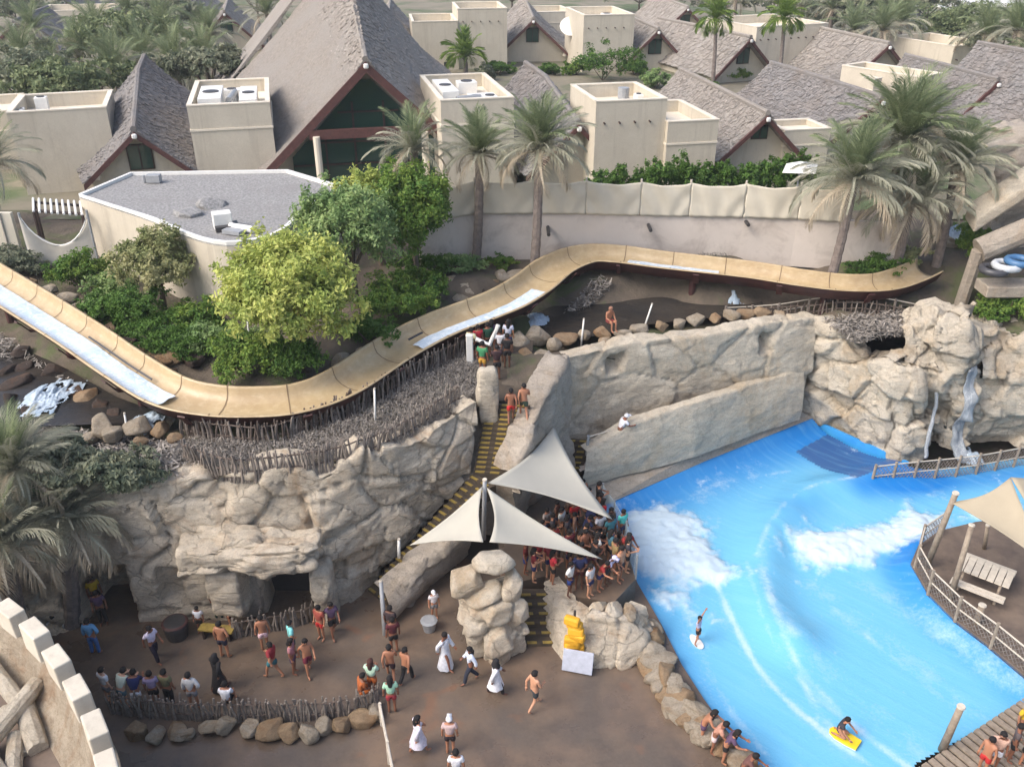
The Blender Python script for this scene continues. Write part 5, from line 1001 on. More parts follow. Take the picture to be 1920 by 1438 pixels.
# plaza rope line, notice board, buoyancy vests, small plaza things
a, b_ = P(712, 1320, .9), P(742, 1470, .9)
t = thing('rope_barrier', 'pale rope and posts running down from the fence end to the bottom edge', 'barrier', Vector((a.x, a.y, 0)))
for k in range(3): q = a.lerp(b_, k / 2); MB().tube([(q.x, q.y, 0), (q.x, q.y, .95)], .05, 7).build('post', M['rope'], t)
MB().tube([a.lerp(b_, k / 10) - Vector((0, 0, .04 * math.sin(math.pi * ((k / 5) % 1)))) for k in range(11)], .045, 6).build('rope', M['rope'], t)
M['yellow'] = flat('yellow_vest', C8(222, 164, 40), .6); M['lilac'] = flat('pale_board', C8(176, 180, 192), .5)
p = P(1080, 1262, 0); t = thing('notice_board', 'tilted white notice board leaning on the rock at the deck foot', 'sign', p)
bx_ = MB().box(p + Vector((.05, .1, .42)), (1.0, .06, .75), R(-14), R(-22)).build('board', M['lilac'], t, bevel=.02)
MB().tube([p + Vector((-.35, .3, 0)), p + Vector((-.35, .32, .6))], .03, 6).build('leg', M['grey_metal'], t); MB().tube([p + Vector((.4, .1, 0)), p + Vector((.4, .2, .6))], .03, 6).build('leg', M['grey_metal'], t)
q = P(1076, 1222, .45); t = thing('vest_rack', 'stack of orange-yellow life vests hung on the rock above the notice board', 'life vests', Vector((q.x, q.y, 0)))
MB().tube([Vector((q.x, q.y + .25, 0)), Vector((q.x, q.y + .25, 2.0))], .04, 6).build('stand', M['dark_metal'], t)
for k in range(7):
    z = .55 + k * .2; MB().box((q.x + random.uniform(-.12, .12), q.y + random.uniform(-.05, .12), z), (.52, .26, .3), random.uniform(-.5, .5), random.uniform(-.3, .3)).build('life_vest', M['yellow'], t, bevel=.07)
p = P(805, 1180, 0); t = thing('plaza_basin', 'small blue-grey bin by the foot of the rock pillar', 'bin', p); MB().tube([p, p + Vector((0, 0, .35)), p + Vector((0, 0, .42))], [.2, .26, .28], 12).build('tub', M['grey_metal'], t); MB().tube([p + Vector((0, 0, .42)), p + Vector((0, 0, .46))], [.3, .2], 12).build('lid', M['grey_metal'], t)
p = P(330, 1200, 0); t = thing('round_cart', 'dark round planter tub with glinting rim beside the rock wall', 'planter', p)
MB().tube([p + Vector((0, .2, 0)), p + Vector((0, .2, .5)), p + Vector((0, .2, .62))], [.34, .42, .38], 18).build('tub', M['dark_metal'], t); MB().tube([p + Vector((0, .2, .62)), p + Vector((0, .2, .66))], [.44, .4], 18).build('rim', M['slide_out'], t); MB().tube([p + Vector((0, .2, .66)), p + Vector((0, .2, .67))], [.36, .34], 18).build('soil', M['dark_metal'], t)
p = P(410, 1195, 0); t = thing('bench', 'low yellow timber bench near the cave door', 'bench', p)
MB().box(p + Vector((0, 0, .42)), (1.2, .35, .06), R(-8)).build('seat', M['nosing'], t)
for x in (-.45, .45): MB().box(p + Vector((x, -x * .14, .2)), (.07, .3, .4), R(-8)).build('leg', M['timber_dark'], t)
p = P(115, 1165, 0); t = thing('pushchair', 'dark pushchair parked in the shade under the palm', 'pushchair', p)
MB().box(p + Vector((0, 0, .55)), (.5, .7, .35), .4, .3).build('seat', M['dark_metal'], t, bevel=.06); MB().box(p + Vector((-.05, .2, .9)), (.52, .4, .08), .4, .3).build('hood', M['dark_metal'], t, bevel=.03)
MB().tube([p + Vector((-.25, .3, .6)), p + Vector((-.3, .55, 1.0)), p + Vector((.2, .6, 1.0)), p + Vector((.2, .35, .6))], .02, 5).build('handle', M['grey_metal'], t)
for x in (-.28, .28):
    for y in (-.3, .3): MB().tube([p + Vector((x - .03, y, .13)), p + Vector((x + .03, y, .13))], .13, 10).build('wheel', M['grey_metal'], t)
# white rescue gantry on the slide platform
p = P(935, 690, 5.55); t = thing('slide_gate', 'pale rounded gate wall at the head of the upper stairs', 'gate', p)
rock_box('wall', Q(915, 740, 28.7), (.75, .5, 2.2), .2, 3, 'rock_pale', t, .1, 10); 
MB().tube([p + Vector((-.9, 0, 1.3)), p + Vector((-.35, -.1, 1.1)), p + Vector((0, 0, 1.9))], .09, 7).build('arm', M['white'], t); MB().box(p + Vector((-1.15, .1, .75)), (.28, .2, 1.4)).build('panel', M['white'], t, bevel=.04)
for k, (px, py, h_, lab) in enumerate(((703, 790, 1.5, 'white lamp post on the terrace by the stick fence'), (1090, 628, 1.4, 'white marker post on the river bank, left of the pair'), (1205, 605, 1.5, 'tall leaning white marker post on the river bank'), (235, 800, 1.2, 'pale marker post among the boulders by the rapids'), (475, 690, 2.0, 'slim pale stem post in front of the round green bush'), (1540, 565, 1.2, 'dark post at the slide end'), (1105, 905, 1.2, 'white post beside the far pool edge'))):
    q = P(px, py, 5.6) if k < 6 else P(px, py, 1.0); q.z = TH(q.x, q.y) if k < 6 else 1.0
    pole('marker_post', lab, q, q + Vector((.08 if k != 2 else .35, 0, h_)), .045, .035, 'white' if k != 5 else 'dark_metal', 'post')
# ------------------------------------------------------------------ foreground battlement ring
def circ(a, b_, c_):
    ax, ay, bx2, by2, cx2, cy2 = a.x, a.y, b_.x, b_.y, c_.x, c_.y; d = 2 * (ax * (by2 - cy2) + bx2 * (cy2 - ay) + cx2 * (ay - by2))
    ux = ((ax*ax+ay*ay)*(by2-cy2)+(bx2*bx2+by2*by2)*(cy2-ay)+(cx2*cx2+cy2*cy2)*(ay-by2))/d; uy = ((ax*ax+ay*ay)*(cx2-bx2)+(bx2*bx2+by2*by2)*(ax-cx2)+(cx2*cx2+cy2*cy2)*(bx2-ax))/d
    return ux, uy, math.hypot(ax - ux, ay - uy)
BZ = 4.0
ca_, cb_, cc_ = P(20, 1150, BZ), P(135, 1262, BZ), P(222, 1440, BZ); ux, uy, ur = circ(ca_, cb_, cc_)
bt = thing('battlement', 'curved stone battlement with pale square merlons in the lower left corner', 'battlement', (ux, uy, 0))
th0 = math.atan2(cc_.y - uy, cc_.x - ux) - R(40); th1 = math.atan2(ca_.y - uy, ca_.x - ux) + R(50)
def ringmesh(prof, name, mat, seed, amp=.05):
    nu = 160; ns_ = len(prof); V = []
    for k in range(nu + 1):
        a = th0 + (th1 - th0) * k / nu
        for r_, z_ in prof: V.append((math.cos(a) * r_, math.sin(a) * r_, z_))
    V = np.array(V); V += (fbm(V, 1.2, 4, seed) * amp)[:, None] * np.array((1, 1, .6)); i = np.arange((nu + 1) * ns_).reshape(nu + 1, ns_)
    Fq = np.stack([i[:-1, :-1], i[1:, :-1], i[1:, 1:], i[:-1, 1:]], -1).reshape(-1, 4)
    o = link(name, np_mesh(name, V, Fq, True), M[mat], bt); return o
M['render'] = rockmat('pale_render', C8(206, 192, 170), C8(184, 168, 146), C8(170, 140, 112), C8(132, 114, 98), .0)
def prof(pts, n_=8):
    out = []
    for (a, b_), (c_, d) in zip(pts[:-1], pts[1:]): out += [(a + (c_ - a) * k / n_, b_ + (d - b_) * k / n_) for k in range(n_)]
    return out + [pts[-1]]
ringmesh(prof([(ur + .02, 3.3), (ur + .05, BZ), (ur - .42, BZ), (ur - .62, 3.4), (ur - 1.15, 2.9)]), 'parapet', 'render', 3)
ringmesh(prof([(ur + .02, 3.3), (ur - .4, 2.0), (ur - .6, -.1)]), 'outer_wall', 'render', 5)
ringmesh(prof([(ur - 1.12, 2.92), (ur - 3, 2.7), (ur - 9, 2.4)]), 'shade_floor', 'deckwood', 6, .03)  # shade inside the ring, put in as a dark brown floor sheet
mer = MB().box((0, 0, .36), (.46, .88, .84)).mesh('merlon'); mer.materials.append(M['merlon'])
na = int((th1 - th0) * ur / 1.42)
for k in range(na):
    a = th0 + (th1 - th0) * (k + .5) / na
    o = link('merlon', mer, None, bt, (math.cos(a) * (ur - .2), math.sin(a) * (ur - .2), BZ), (random.uniform(-.03, .03), random.uniform(-.03, .03), a), (1, random.uniform(.94, 1.06), random.uniform(.95, 1.06)))
    md = o.modifiers.new('b', 'BEVEL'); md.width = .04; md.segments = 2
# pale logs stacked inside the ring
lg = thing('crossed_timbers', 'pale crossed log frame inside the battlement ring', 'log frame', P(40, 1400, 0))
for (x0, y0, z0, x1, y1, z1, r_) in ((-60, 1440, 3.2, 72, 1278, 3.5, .24), (-30, 1230, 3.4, 45, 1330, 3.3, .22), (44, 1320, 3.2, 72, 1405, 3.0, .27), (-40, 1400, 3.1, 30, 1500, 3.1, .26), (30, 1380, 3.0, 20, 1500, 3.0, .22)):
    a, b_ = P(x0, y0, z0), P(x1, y1, z1); MB().tube([a, a.lerp(b_, .33), a.lerp(b_, .66), b_], [r_, r_ * .95, r_ * 1.02, r_ * .92], 10).build('log', M['rock_pale'], lg)
for (x0, y0, z0) in ((10, 1330, 3.2), (45, 1400, 3.0)): a = P(x0, y0, z0); MB().tube([(a.x, a.y, 2.2), a], .2, 8).build('prop', M['rock_pale'], lg)
# ------------------------------------------------------------------ vegetation
def leaf_mesh(name, n, rx, ry, rz, seed, size=.16, lobes=14, hollow=.55, mat='leaf_mid', flat_=1.0, drop=.0):
    """crown of small leaf faces gathered in clumps with gaps between them"""
    r = np.random.RandomState(seed)
    cl = r.normal(size=(lobes, 3)); cl /= np.linalg.norm(cl, axis=1)[:, None]; cl[:, 2] = np.where(cl[:, 2] < -.3, -cl[:, 2] * .5, cl[:, 2])
    cl *= r.uniform(hollow, .85, lobes)[:, None]; lr = r.uniform(.3, .52, lobes)
    sub = max(4, n // 40); k = r.choice(lobes, sub, p=lr ** 2 / (lr ** 2).sum())
    d = r.normal(size=(sub, 3)); d /= np.linalg.norm(d, axis=1)[:, None]; twig = cl[k] + d * (lr[k] * r.uniform(.35, 1.05, sub))[:, None]
    j = r.randint(0, sub, n); dd = r.normal(size=(n, 3)); pt = twig[j] + dd * .06
    pt = pt * np.array((rx, ry, rz)); pt[:, 2] -= drop * (pt[:, 0] ** 2 / rx ** 2 + pt[:, 1] ** 2 / ry ** 2)
    L = size * r.uniform(.6, 1.35, n); w = L * r.uniform(.4, .6, n)
    nn = pt / (np.linalg.norm(pt, axis=1)[:, None] + 1e-6) * .8 + r.normal(size=(n, 3)) * .75 + np.array((0, 0, .5)); nn /= np.linalg.norm(nn, axis=1)[:, None]
    a = np.cross(nn, r.normal(size=(n, 3))); a /= np.linalg.norm(a, axis=1)[:, None]; b_ = np.cross(nn, a)
    a *= L[:, None] / 2; b_ *= w[:, None] / 2; fold = nn * (w * .25)[:, None]
    V = np.stack([pt - a, pt - b_ + fold, pt + a, pt + b_ + fold], 1).reshape(-1, 3); Fq = np.arange(n * 4).reshape(-1, 4)
    me = np_mesh(name, V, Fq); me.materials.append(M[mat]); return me
def tree(label, px, py, z, hgt, rx, ry, rz, n, seed, mat, size=.2, lobes=16, name='leafy_tree', cat='tree', stems=3, group=None, loc=None, hollow=.5):
    p = P(px, py, z) if loc is None else Vector(loc)
    g = TH(p.x, p.y) if p.y < 46 else 7.0
    t = thing(name, label, cat, (p.x, p.y, g), 0, group); c = Vector((0, 0, hgt - rz * .75))
    link('crown', leaf_mesh('crown', n, rx, ry, rz, seed, size, lobes, hollow, mat), None, t, c)
    r = random.Random(seed); mb = MB()
    mb.tube([(0, 0, -.2), (r.uniform(-.1, .1), 0, c.z * .5), (0, 0, c.z)], [.14 + hgt * .012, .1, .06], 8)
    for k in range(stems + 2):
        a = 6.28 * k / (stems + 2) + r.uniform(-.4, .4); mb.tube([(0, 0, c.z * .45), (math.cos(a) * rx * .35, math.sin(a) * ry * .35, c.z * .9), (math.cos(a) * rx * .65, math.sin(a) * ry * .65, c.z + rz * .25)], [.08, .05, .02], 6)
    mb.build('trunk', M['bark'], t, world=False); return t
tree('big yellow-green tree in front of the curved slide', 575, 690, 6.2, 4.7, 2.5, 2.4, 2.3, 30000, 11, 'leaf_yellow', .2, 34)
tree('mid-green tree behind the big yellow-green one', 668, 575, 6.6, 5.2, 2.1, 2.0, 2.3, 18000, 12, 'leaf_mid', .19, 26)
tree('dark glossy green tree with round crown nearest the palms', 782, 520, 6.8, 4.9, 2.0, 2.0, 2.3, 20000, 13, 'leaf_bright', .19, 28)
tree('yellowish small tree against the hall pillar', 715, 480, 6.9, 4.3, 1.9, 1.7, 1.7, 12000, 14, 'leaf_yellow', .18, 22)
tree('pale olive small tree against the curved beige wall', 305, 570, 6.5, 3.6, 1.75, 1.5, 1.5, 12000, 15, 'leaf_olive', .17, 22)
def bush(label, px, py, z, rx, ry, rz, n, seed, mat, size=.15, lobes=14, name='shrub', group='garden shrubs', loc=None):
    p = P(px, py, z) if loc is None else Vector(loc); g = TH(p.x, p.y) if p.y < 46 else 7.0
    if p.y < 46 and group == 'garden shrubs' and n > 2200: rx, ry, rz, n = rx * 1.25, ry * 1.2, rz * 1.2, int(n * 1.7)
    t = thing(name, label, 'shrub', (p.x, p.y, g), 0, group)
    link('foliage', leaf_mesh('foliage', n, rx, ry, rz, seed, size, lobes, .35, mat), None, t, (0, 0, rz * .55))
    mb = MB()
    for k in range(4): a = k * 1.6 + seed; mb.tube([(0, 0, -.1), (math.cos(a) * rx * .3, math.sin(a) * ry * .3, rz * .5), (math.cos(a) * rx * .5, math.sin(a) * ry * .5, rz * .9)], [.05, .035, .015], 5)
    mb.build('stem', M['bark'], t, world=False); return t
bush('bright green bush at the left end of the garden bank', 165, 535, 6.5, 1.5, 1.2, 1.1, 4500, 21, 'leaf_bright', .16)
bush('dark green bush left of the olive tree', 225, 600, 6.4, 1.5, 1.2, 1.0, 4500, 22, 'leaf_dark', .16)
bush('dark bush below the olive tree', 285, 625, 6.3, 1.4, 1.1, .9, 4000, 23, 'leaf_dark', .15)
bush('deep green bush by the wall shadow', 370, 630, 6.3, 1.5, 1.0, .8, 4000, 24, 'leaf_bright', .15)
bush('round green bush inside the slide curve', 470, 705, 6.0, 1.35, 1.1, 1.1, 6000, 25, 'leaf_bright', .14, 18)
bush('dark bush beside the round one under the yellow-green tree', 548, 700, 6.1, 1.2, 1.1, .9, 4000, 26, 'leaf_dark', .14)
bush('spreading dark groundcover left of the wall shadow', 320, 655, 6.2, 1.6, 1.1, .7, 4200, 71, 'leaf_dark', .14)
bush('leafy groundcover in front of the wall shadow', 415, 655, 6.2, 1.5, 1.0, .7, 4200, 72, 'leaf_mid', .14)
bush('green groundcover between the round bush and olive tree', 350, 600, 6.4, 1.4, 1.0, .6, 3600, 73, 'leaf_bright', .14)
bush('green bank plants left of the dark bush', 205, 565, 6.5, 1.2, .9, .7, 3000, 74, 'leaf_mid', .14)
bush('dark plants under the dark glossy tree', 790, 520, 6.7, 1.3, .9, .7, 3200, 75, 'leaf_dark', .14)
bush('grassy plants above the grey boulders', 850, 505, 6.8, 1.2, .7, .5, 2600, 76, 'leaf_mid', .13)
bush('green bush under the trees near the slide rise', 745, 600, 6.4, 1.5, 1.2, .9, 4500, 27, 'leaf_bright', .15)
bush('low leafy bush left of the grey boulders', 805, 565, 6.5, .9, .8, .8, 2500, 28, 'leaf_bright', .15)
bush('dark undergrowth bush below the mid-green tree', 700, 640, 6.3, 1.1, .9, .7, 2600, 29, 'leaf_dark', .14)
bush('grey-green bush at the left edge below the garden wall', 25, 500, 6.7, 1.5, 1.0, .7, 3000, 30, 'leaf_grey', .15)
bush('small grey bush beside the hanging net', 80, 505, 6.6, 1.0, .8, .6, 2000, 31, 'leaf_grey', .14)
bush('low yellow-green plants at the foot of the left palm', 860, 495, 6.8, 1.3, .7, .45, 1800, 32, 'leaf_mid', .13)
bush('low green plants between the two palm feet', 945, 480, 6.9, 1.3, .6, .5, 2000, 33, 'leaf_bright', .13)
bush('bright green shrub at the right edge above the cliff', 1890, 600, 5.3, 1.3, 1.2, .9, 4500, 34, 'leaf_bright', .15)
bush('leafy climbing shrub left of the right edge', 1815, 520, 5.8, .8, .8, 1.0, 2600, 35, 'leaf_bright', .15)
bush('upper part of the climbing shrub near the grey rocks', 1800, 470, 6.3, .7, .7, .9, 2000, 36, 'leaf_mid', .15)
bush('small weed in front of the garden wall', 1460, 492, 6.9, .35, .3, .55, 500, 37, 'leaf_bright', .12)
bush('low green fringe along the wall foot, middle', 1330, 490, 6.9, 1.6, .4, .3, 1400, 38, 'leaf_grey', .12)
bush('dark green undergrowth beneath the palm clump', 1640, 500, 6.8, 1.6, .8, .6, 2600, 39, 'leaf_dark', .14)
bush('olive undergrowth right of the palm clump', 1700, 480, 6.8, 1.2, .9, .6, 2200, 40, 'leaf_olive', .14)
bush('dark bush on the terrace by the bottom left palm', 120, 830, 5.5, .9, .7, .5, 1800, 41, 'leaf_grey', .14)
bush('wispy grey bush trailing over the rock rim above the cave', 225, 905, 5.4, 1.5, .9, .8, 5200, 42, 'leaf_grey', .2)
bush('wispy grey bush behind the leaning palm at the left rim', 110, 905, 5.4, 1.7, 1.0, .9, 5200, 43, 'leaf_grey', .2)
# hedge under the right hand houses
hp = [Q(1140, 345, 47), Q(1490, 335, 49)]
t = thing('hedge', 'long dark green hedge behind the cloth screen', 'hedge', (hp[0].x, hp[0].y, 7))
for k in range(9):
    q = hp[0].lerp(hp[1], k / 8); link('hedge_clump', leaf_mesh('hedge_clump', 3600, 1.15, .9, (1.5, 1.4, 1.9, 2.4, 1.6, 1.5, 1.6, 1.8, 1.7)[k] * .85, 60 + k, .2, 10, .4, 'leaf_dark'), None, t, (q.x - hp[0].x, q.y - hp[0].y, 1.5 + .1 * (k % 3)))
for k, (px, py, z, rx, rz, mt, lab) in enumerate(((1130, 150, 7, 3.4, 2.3, 'leaf_dark', 'tall dark green bush before the second-row beige block'), (870, 125, 7, 1.6, 1.4, 'leaf_mid', 'spiky yellow-green plant in the village garden'), (935, 140, 7, 2.2, 1.0, 'leaf_dark', 'dark green shrubs under the second-row gable'), (905, 150, 7, 1.4, .9, 'leaf_grey', 'pale shrub behind the roof units'), (1040, 140, 7, 1.6, .8, 'leaf_dark', 'dark shrub right of the second-row gable'), (1230, 165, 7, 1.6, 1.1, 'leaf_mid', 'yellow-green shrub by the village path'), (1310, 175, 7, 2.0, .8, 'leaf_dark', 'dark green shrub left of the long grey roof'), (1370, 150, 7, 2.2, .9, 'leaf_bright', 'green shrub under the second-row right gable'), (1080, 140, 7, 1.4, .9, 'leaf_bright', 'green shrub before the tall dark bush'), (410, 320, 7, .9, 1.2, 'leaf_dark', 'dark green shrub between the left house and roof machinery block'), (1190, 140, 7, 1.4, .9, 'leaf_bright', 'small bright shrub right of the tall dark bush'), (420, 125, 7, 1.5, 1.2, 'leaf_bright', 'green shrub behind the roof machinery block'))):
    bush(lab, px, py, z, rx, rx * .8, rz, 3200, 80 + k, mt, .26, 14, group='village shrubs')
# ---- palms
def frond_mesh(L, droop, n, seed, mat, width=.55, lw=.035):
    r = np.random.RandomState(seed); s = np.linspace(0, 1, n); ang = .35 - droop * s ** 1.3
    x = np.r_[0, np.cumsum(np.cos(ang[:-1]) * L / (n - 1))]; z = np.r_[0, np.cumsum(np.sin(ang[:-1]) * L / (n - 1))]
    V = []; Fq = []
    for k in range(n - 1):                                   # rachis
        w = .035 * (1 - s[k]) + .008; w2 = .035 * (1 - s[k + 1]) + .008; b0 = len(V)
        V += [(x[k], -w, z[k]), (x[k], w, z[k]), (x[k + 1], w2, z[k + 1]), (x[k + 1], -w2, z[k + 1])]; Fq.append((b0, b0 + 1, b0 + 2, b0 + 3))
    for k in range(2, n):
        for sd in (-1, 1):
            ll = width * math.sin(math.pi * min(1, .12 + s[k] * .86)) ** .6 * r.uniform(.75, 1.1) + .06; fa = .9 - .5 * s[k] + r.normal(0, .08); up = .35 - .8 * s[k] * droop * .5 + r.normal(0, .12)
            d = Vector((math.cos(fa) * math.cos(ang[k]), sd * math.sin(fa), up * .6 + math.cos(fa) * math.sin(ang[k]) * 1.0)).normalized()
            p0 = Vector((x[k], 0, z[k])); p1 = p0 + d * ll * .55; p2 = p0 + d * ll + Vector((0, 0, -.18 * ll)); w = Vector((lw, 0, 0)); b0 = len(V)
            V += [tuple(p0 - w * .6), tuple(p0 + w * .6), tuple(p1 + w), tuple(p1 - w)]; Fq.append((b0, b0 + 1, b0 + 2, b0 + 3))
            b0 = len(V); V += [tuple(p1 - w), tuple(p1 + w), tuple(p2 + w * .15), tuple(p2 - w * .15)]; Fq.append((b0, b0 + 1, b0 + 2, b0 + 3))
    me = np_mesh('frond', np.array([tuple(v) for v in V]), np.array(Fq)); me.materials.append(M[mat]); return me
FR = {}
for mt in ('frond_green', 'frond_grey', 'frond_dry'):
    FR[mt] = [frond_mesh(1.0, d, 52, k + 3, mt, .24, .0062) for k, d in enumerate((.45, .7, 1.05, 1.5))]
FAN = [frond_mesh(1.0, d, 18, k + 30, 'frond_fan', .42, .03) for k, d in enumerate((.6, 1.2, 1.8))]
def palm(label, base, top, L, nf=40, seed=1, mix=(.45, .4, .15), name='date_palm', tr=.2, fan=False, group='palms', upright=.0):
    base, top = Vector(base), Vector(top); r = random.Random(seed); t = thing(name, label, 'palm', base, 0, group)
    d = top - base; mb = MB(); n_ = max(4, int(d.length / .25))
    path = [base + d * k / n_ + Vector((math.sin(3 * k / n_) * .08, 0, 0)) for k in range(n_ + 1)]
    mb.tube(path, [tr * (1.15 - .25 * k / n_) * (1.0 if k % 2 else 1.1) for k in range(n_ + 1)], 9); mb.build('trunk', M['trunk'], t)
    for k in range(nf):
        f = (k + .5) / nf; el = (1.15 - 1.6 * f ** 1.15) + upright + r.gauss(0, .12); a = k * 2.39996 + r.uniform(-.3, .3)
        if fan: me = FAN[min(2, int(f * 3))]
        else:
            mt = 'frond_green' if f < mix[0] else ('frond_grey' if f < mix[0] + mix[1] else 'frond_dry'); me = FR[mt][min(3, int(f * 3.2 + r.uniform(0, 1)))]
        o = link('frond', me, None, t, path[-1] - base + Vector((0, 0, .1)), (r.uniform(-.3, .3), -el, a), (L * r.uniform(.82, 1.12),) * 3); o.rotation_mode = 'XYZ'
    for k in range(6):
        a = k * 1.05; MB().tube([path[-1] + Vector((0, 0, -.2)), path[-1] + Vector((math.cos(a) * .25, math.sin(a) * .25, .12))], [.12, .05], 5).build('leaf_base', M['trunk'], t)
    return t
def up_from(px, py, z, qx, qy):
    b_ = P(px, py, z); b_.z = TH(b_.x, b_.y) - .1 if b_.y < 46 else 7; return b_, Q(qx, qy, b_.y)
palm('date palm with pale trunk before the cloth screen, right one of the pair', *up_from(1000, 492, 7, 1010, 285), 2.5, 62, 1)
palm('date palm of the pair before the cloth screen, left and slightly shorter', *up_from(892, 470, 7, 898, 295), 2.2, 56, 2)
palm('silvery palm rising behind the dark glossy tree', *up_from(775, 470, 7, 775, 285), 2.2, 36, 3, (.3, .6, .1))
palm('slanting date palm at the left of the palm clump', *up_from(1555, 515, 6.8, 1600, 345), 2.9, 60, 4, (.4, .5, .1))
palm('tallest date palm in the clump on the right', *up_from(1640, 470, 7, 1690, 272), 3.2, 74, 5, (.5, .4, .1))
palm('lower silvery palm in the clump on the right', *up_from(1680, 490, 6.9, 1705, 385), 2.8, 60, 6, (.2, .6, .2))
palm('silvery palm at the right of the clump toward the grey rocks', *up_from(1760, 480, 6.9, 1790, 320), 2.6, 52, 7, (.3, .6, .1))
p = P(70, 905, 5.4)
palm('big drooping silvery palm hanging over the cave at the left', (p.x + .2, p.y - .8, .0), Q(120, 985, p.y - .6), 2.3, 100, 8, (.03, .72, .25), tr=.24)
palm('second silvery palm behind the bottom left one', (p.x - 2.2, p.y - .6, 4), Q(28, 885, p.y - .6), 2.0, 80, 9, (.2, .6, .2), tr=.24)
palm('grey palm at the lower left hanging beside the battlement', (-16.6, 22.2, 0), Vector((-15.9, 21.9, 4.4)), 2.3, 70, 10, (.05, .7, .25), tr=.24)
palm('palm frond clump at the left edge by the beige block', *up_from(-10, 420, 7, -15, 310), 2.6, 36, 11, (.3, .6, .1))
palm('tall fan palm before the second-row right gable', (Q(1342, 100, 84).x, 84, 7), Q(1342, 38, 84), 2.0, 30, 12, name='fan_palm', fan=True, tr=.16)
palm('slender fan palm beside the pale far block', (Q(1466, 110, 82).x, 82, 7), Q(1470, 38, 82), 2.0, 30, 13, name='fan_palm', fan=True, tr=.16)
palm('spiky young palm in the village garden', (Q(872, 120, 92).x, 92, 7), Q(872, 112, 92), 2.6, 26, 14, name='fan_palm', fan=True, tr=.2, upright=.3)
# far palms and trees along the top edge
rr = random.Random(5); k = 0
spots = [(40, 120, 8.2), (100, 150, 8), (150, 110, 9), (215, 140, 8.5), (270, 120, 9), (330, 130, 8.5), (385, 120, 8), (60, 60, 9), (180, 60, 9), (300, 60, 9), (390, 70, 8.5), (500, 30, 9), (240, 30, 9)]
for (px, py, zt) in spots:
    Yp = 22 / 1; b_ = P(px, py + 70, 7)
    yy = max(62, min(b_.y, 120)); q = Q(px, py, yy); q.z = max(9.5, min(q.z, 13.5)); k += 1
    palm('palm of the top left grove, ' + ('low at the left edge', 'second from the left edge, front row', 'above the tall beige block', 'behind the beige block corner', 'left of the small thatched house', 'right over the small thatched house', 'close to the roof machinery block', 'in the back row at the left edge', 'back row, above the beige block', 'back row, above the small house', 'back row, by the far gable', 'touching the hall roof', 'farthest row, middle', 'farthest row, left')[k - 1], (q.x, q.y, 6.9), q, 3.4, 30, 40 + k, (.5, .4, .1), group='far palms')
for j, (px, py, yy, lab) in enumerate(((1690, 45, 96, 'tall date palm left of the white far canopy'), (1655, 60, 92, 'date palm behind the back thatched roof'), (1850, 70, 84, 'dense date palm near the top right corner'), (1905, 60, 80, 'date palm cut by the top right edge'), (1780, 70, 98, 'date palm below the white far canopy'), (1560, 20, 120, 'distant date palm above the pale far block'), (1500, 10, 128, 'distant date palm between the fan palms'), (1380, 0, 130, 'distant date palm behind the tall fan palm'), (1600, 60, 100, 'small date palm right of the pale far block'), (1935, 110, 76, 'short date palm at the right edge of the village'))):
    q = Q(px, py, yy); palm(lab, (q.x, q.y, 6.9), q, 3.2, 30, 70 + j, (.6, .3, .1), group='far palms')
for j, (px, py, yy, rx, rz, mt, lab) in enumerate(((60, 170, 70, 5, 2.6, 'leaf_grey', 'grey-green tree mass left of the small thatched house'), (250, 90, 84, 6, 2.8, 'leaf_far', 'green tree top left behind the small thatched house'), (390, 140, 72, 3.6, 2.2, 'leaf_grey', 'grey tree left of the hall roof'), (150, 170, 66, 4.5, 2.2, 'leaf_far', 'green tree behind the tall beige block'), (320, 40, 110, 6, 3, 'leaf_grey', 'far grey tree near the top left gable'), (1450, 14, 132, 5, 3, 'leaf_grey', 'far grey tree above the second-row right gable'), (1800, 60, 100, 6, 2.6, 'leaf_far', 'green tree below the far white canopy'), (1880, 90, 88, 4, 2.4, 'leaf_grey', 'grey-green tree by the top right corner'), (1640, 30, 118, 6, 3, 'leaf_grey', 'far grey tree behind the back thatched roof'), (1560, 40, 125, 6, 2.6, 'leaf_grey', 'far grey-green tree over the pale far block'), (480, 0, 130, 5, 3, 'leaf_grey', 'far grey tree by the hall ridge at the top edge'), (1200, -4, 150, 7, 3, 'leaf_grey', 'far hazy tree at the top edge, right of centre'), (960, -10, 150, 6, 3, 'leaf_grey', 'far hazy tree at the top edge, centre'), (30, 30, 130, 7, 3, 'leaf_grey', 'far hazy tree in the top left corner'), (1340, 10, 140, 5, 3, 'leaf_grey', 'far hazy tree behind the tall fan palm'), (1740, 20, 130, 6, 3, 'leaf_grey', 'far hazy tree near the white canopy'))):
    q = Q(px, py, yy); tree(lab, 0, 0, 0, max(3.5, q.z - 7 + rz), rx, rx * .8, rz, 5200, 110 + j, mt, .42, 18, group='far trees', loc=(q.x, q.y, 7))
tq = Q(1830, 4, 140); t = thing('far_canopy', 'long white roof canopy at the top right edge', 'canopy', (tq.x, tq.y, 7))
MB().box(tq + Vector((6, 0, 0)), (34, 10, .5), R(-4)).build('roof', M['white'], t)
for x in (-8, 2, 12, 20): MB().tube([(tq.x + x, tq.y, 6.8), (tq.x + x, tq.y, tq.z)], .3, 6).build('post', M['grey_metal'], t)
tq = Q(1815, 28, 112); t = thing('far_canopy', 'smaller slanting white canopy below the long far roof', 'canopy', (tq.x, tq.y, 7))
MB().box(tq, (7, 2.2, .2), R(-12), 0, R(14)).build('roof', M['white'], t)
for x in (-2.5, 2.5): MB().tube([(tq.x + x, tq.y, 6.8), (tq.x + x, tq.y, tq.z - .2)], .15, 6).build('post', M['grey_metal'], t)
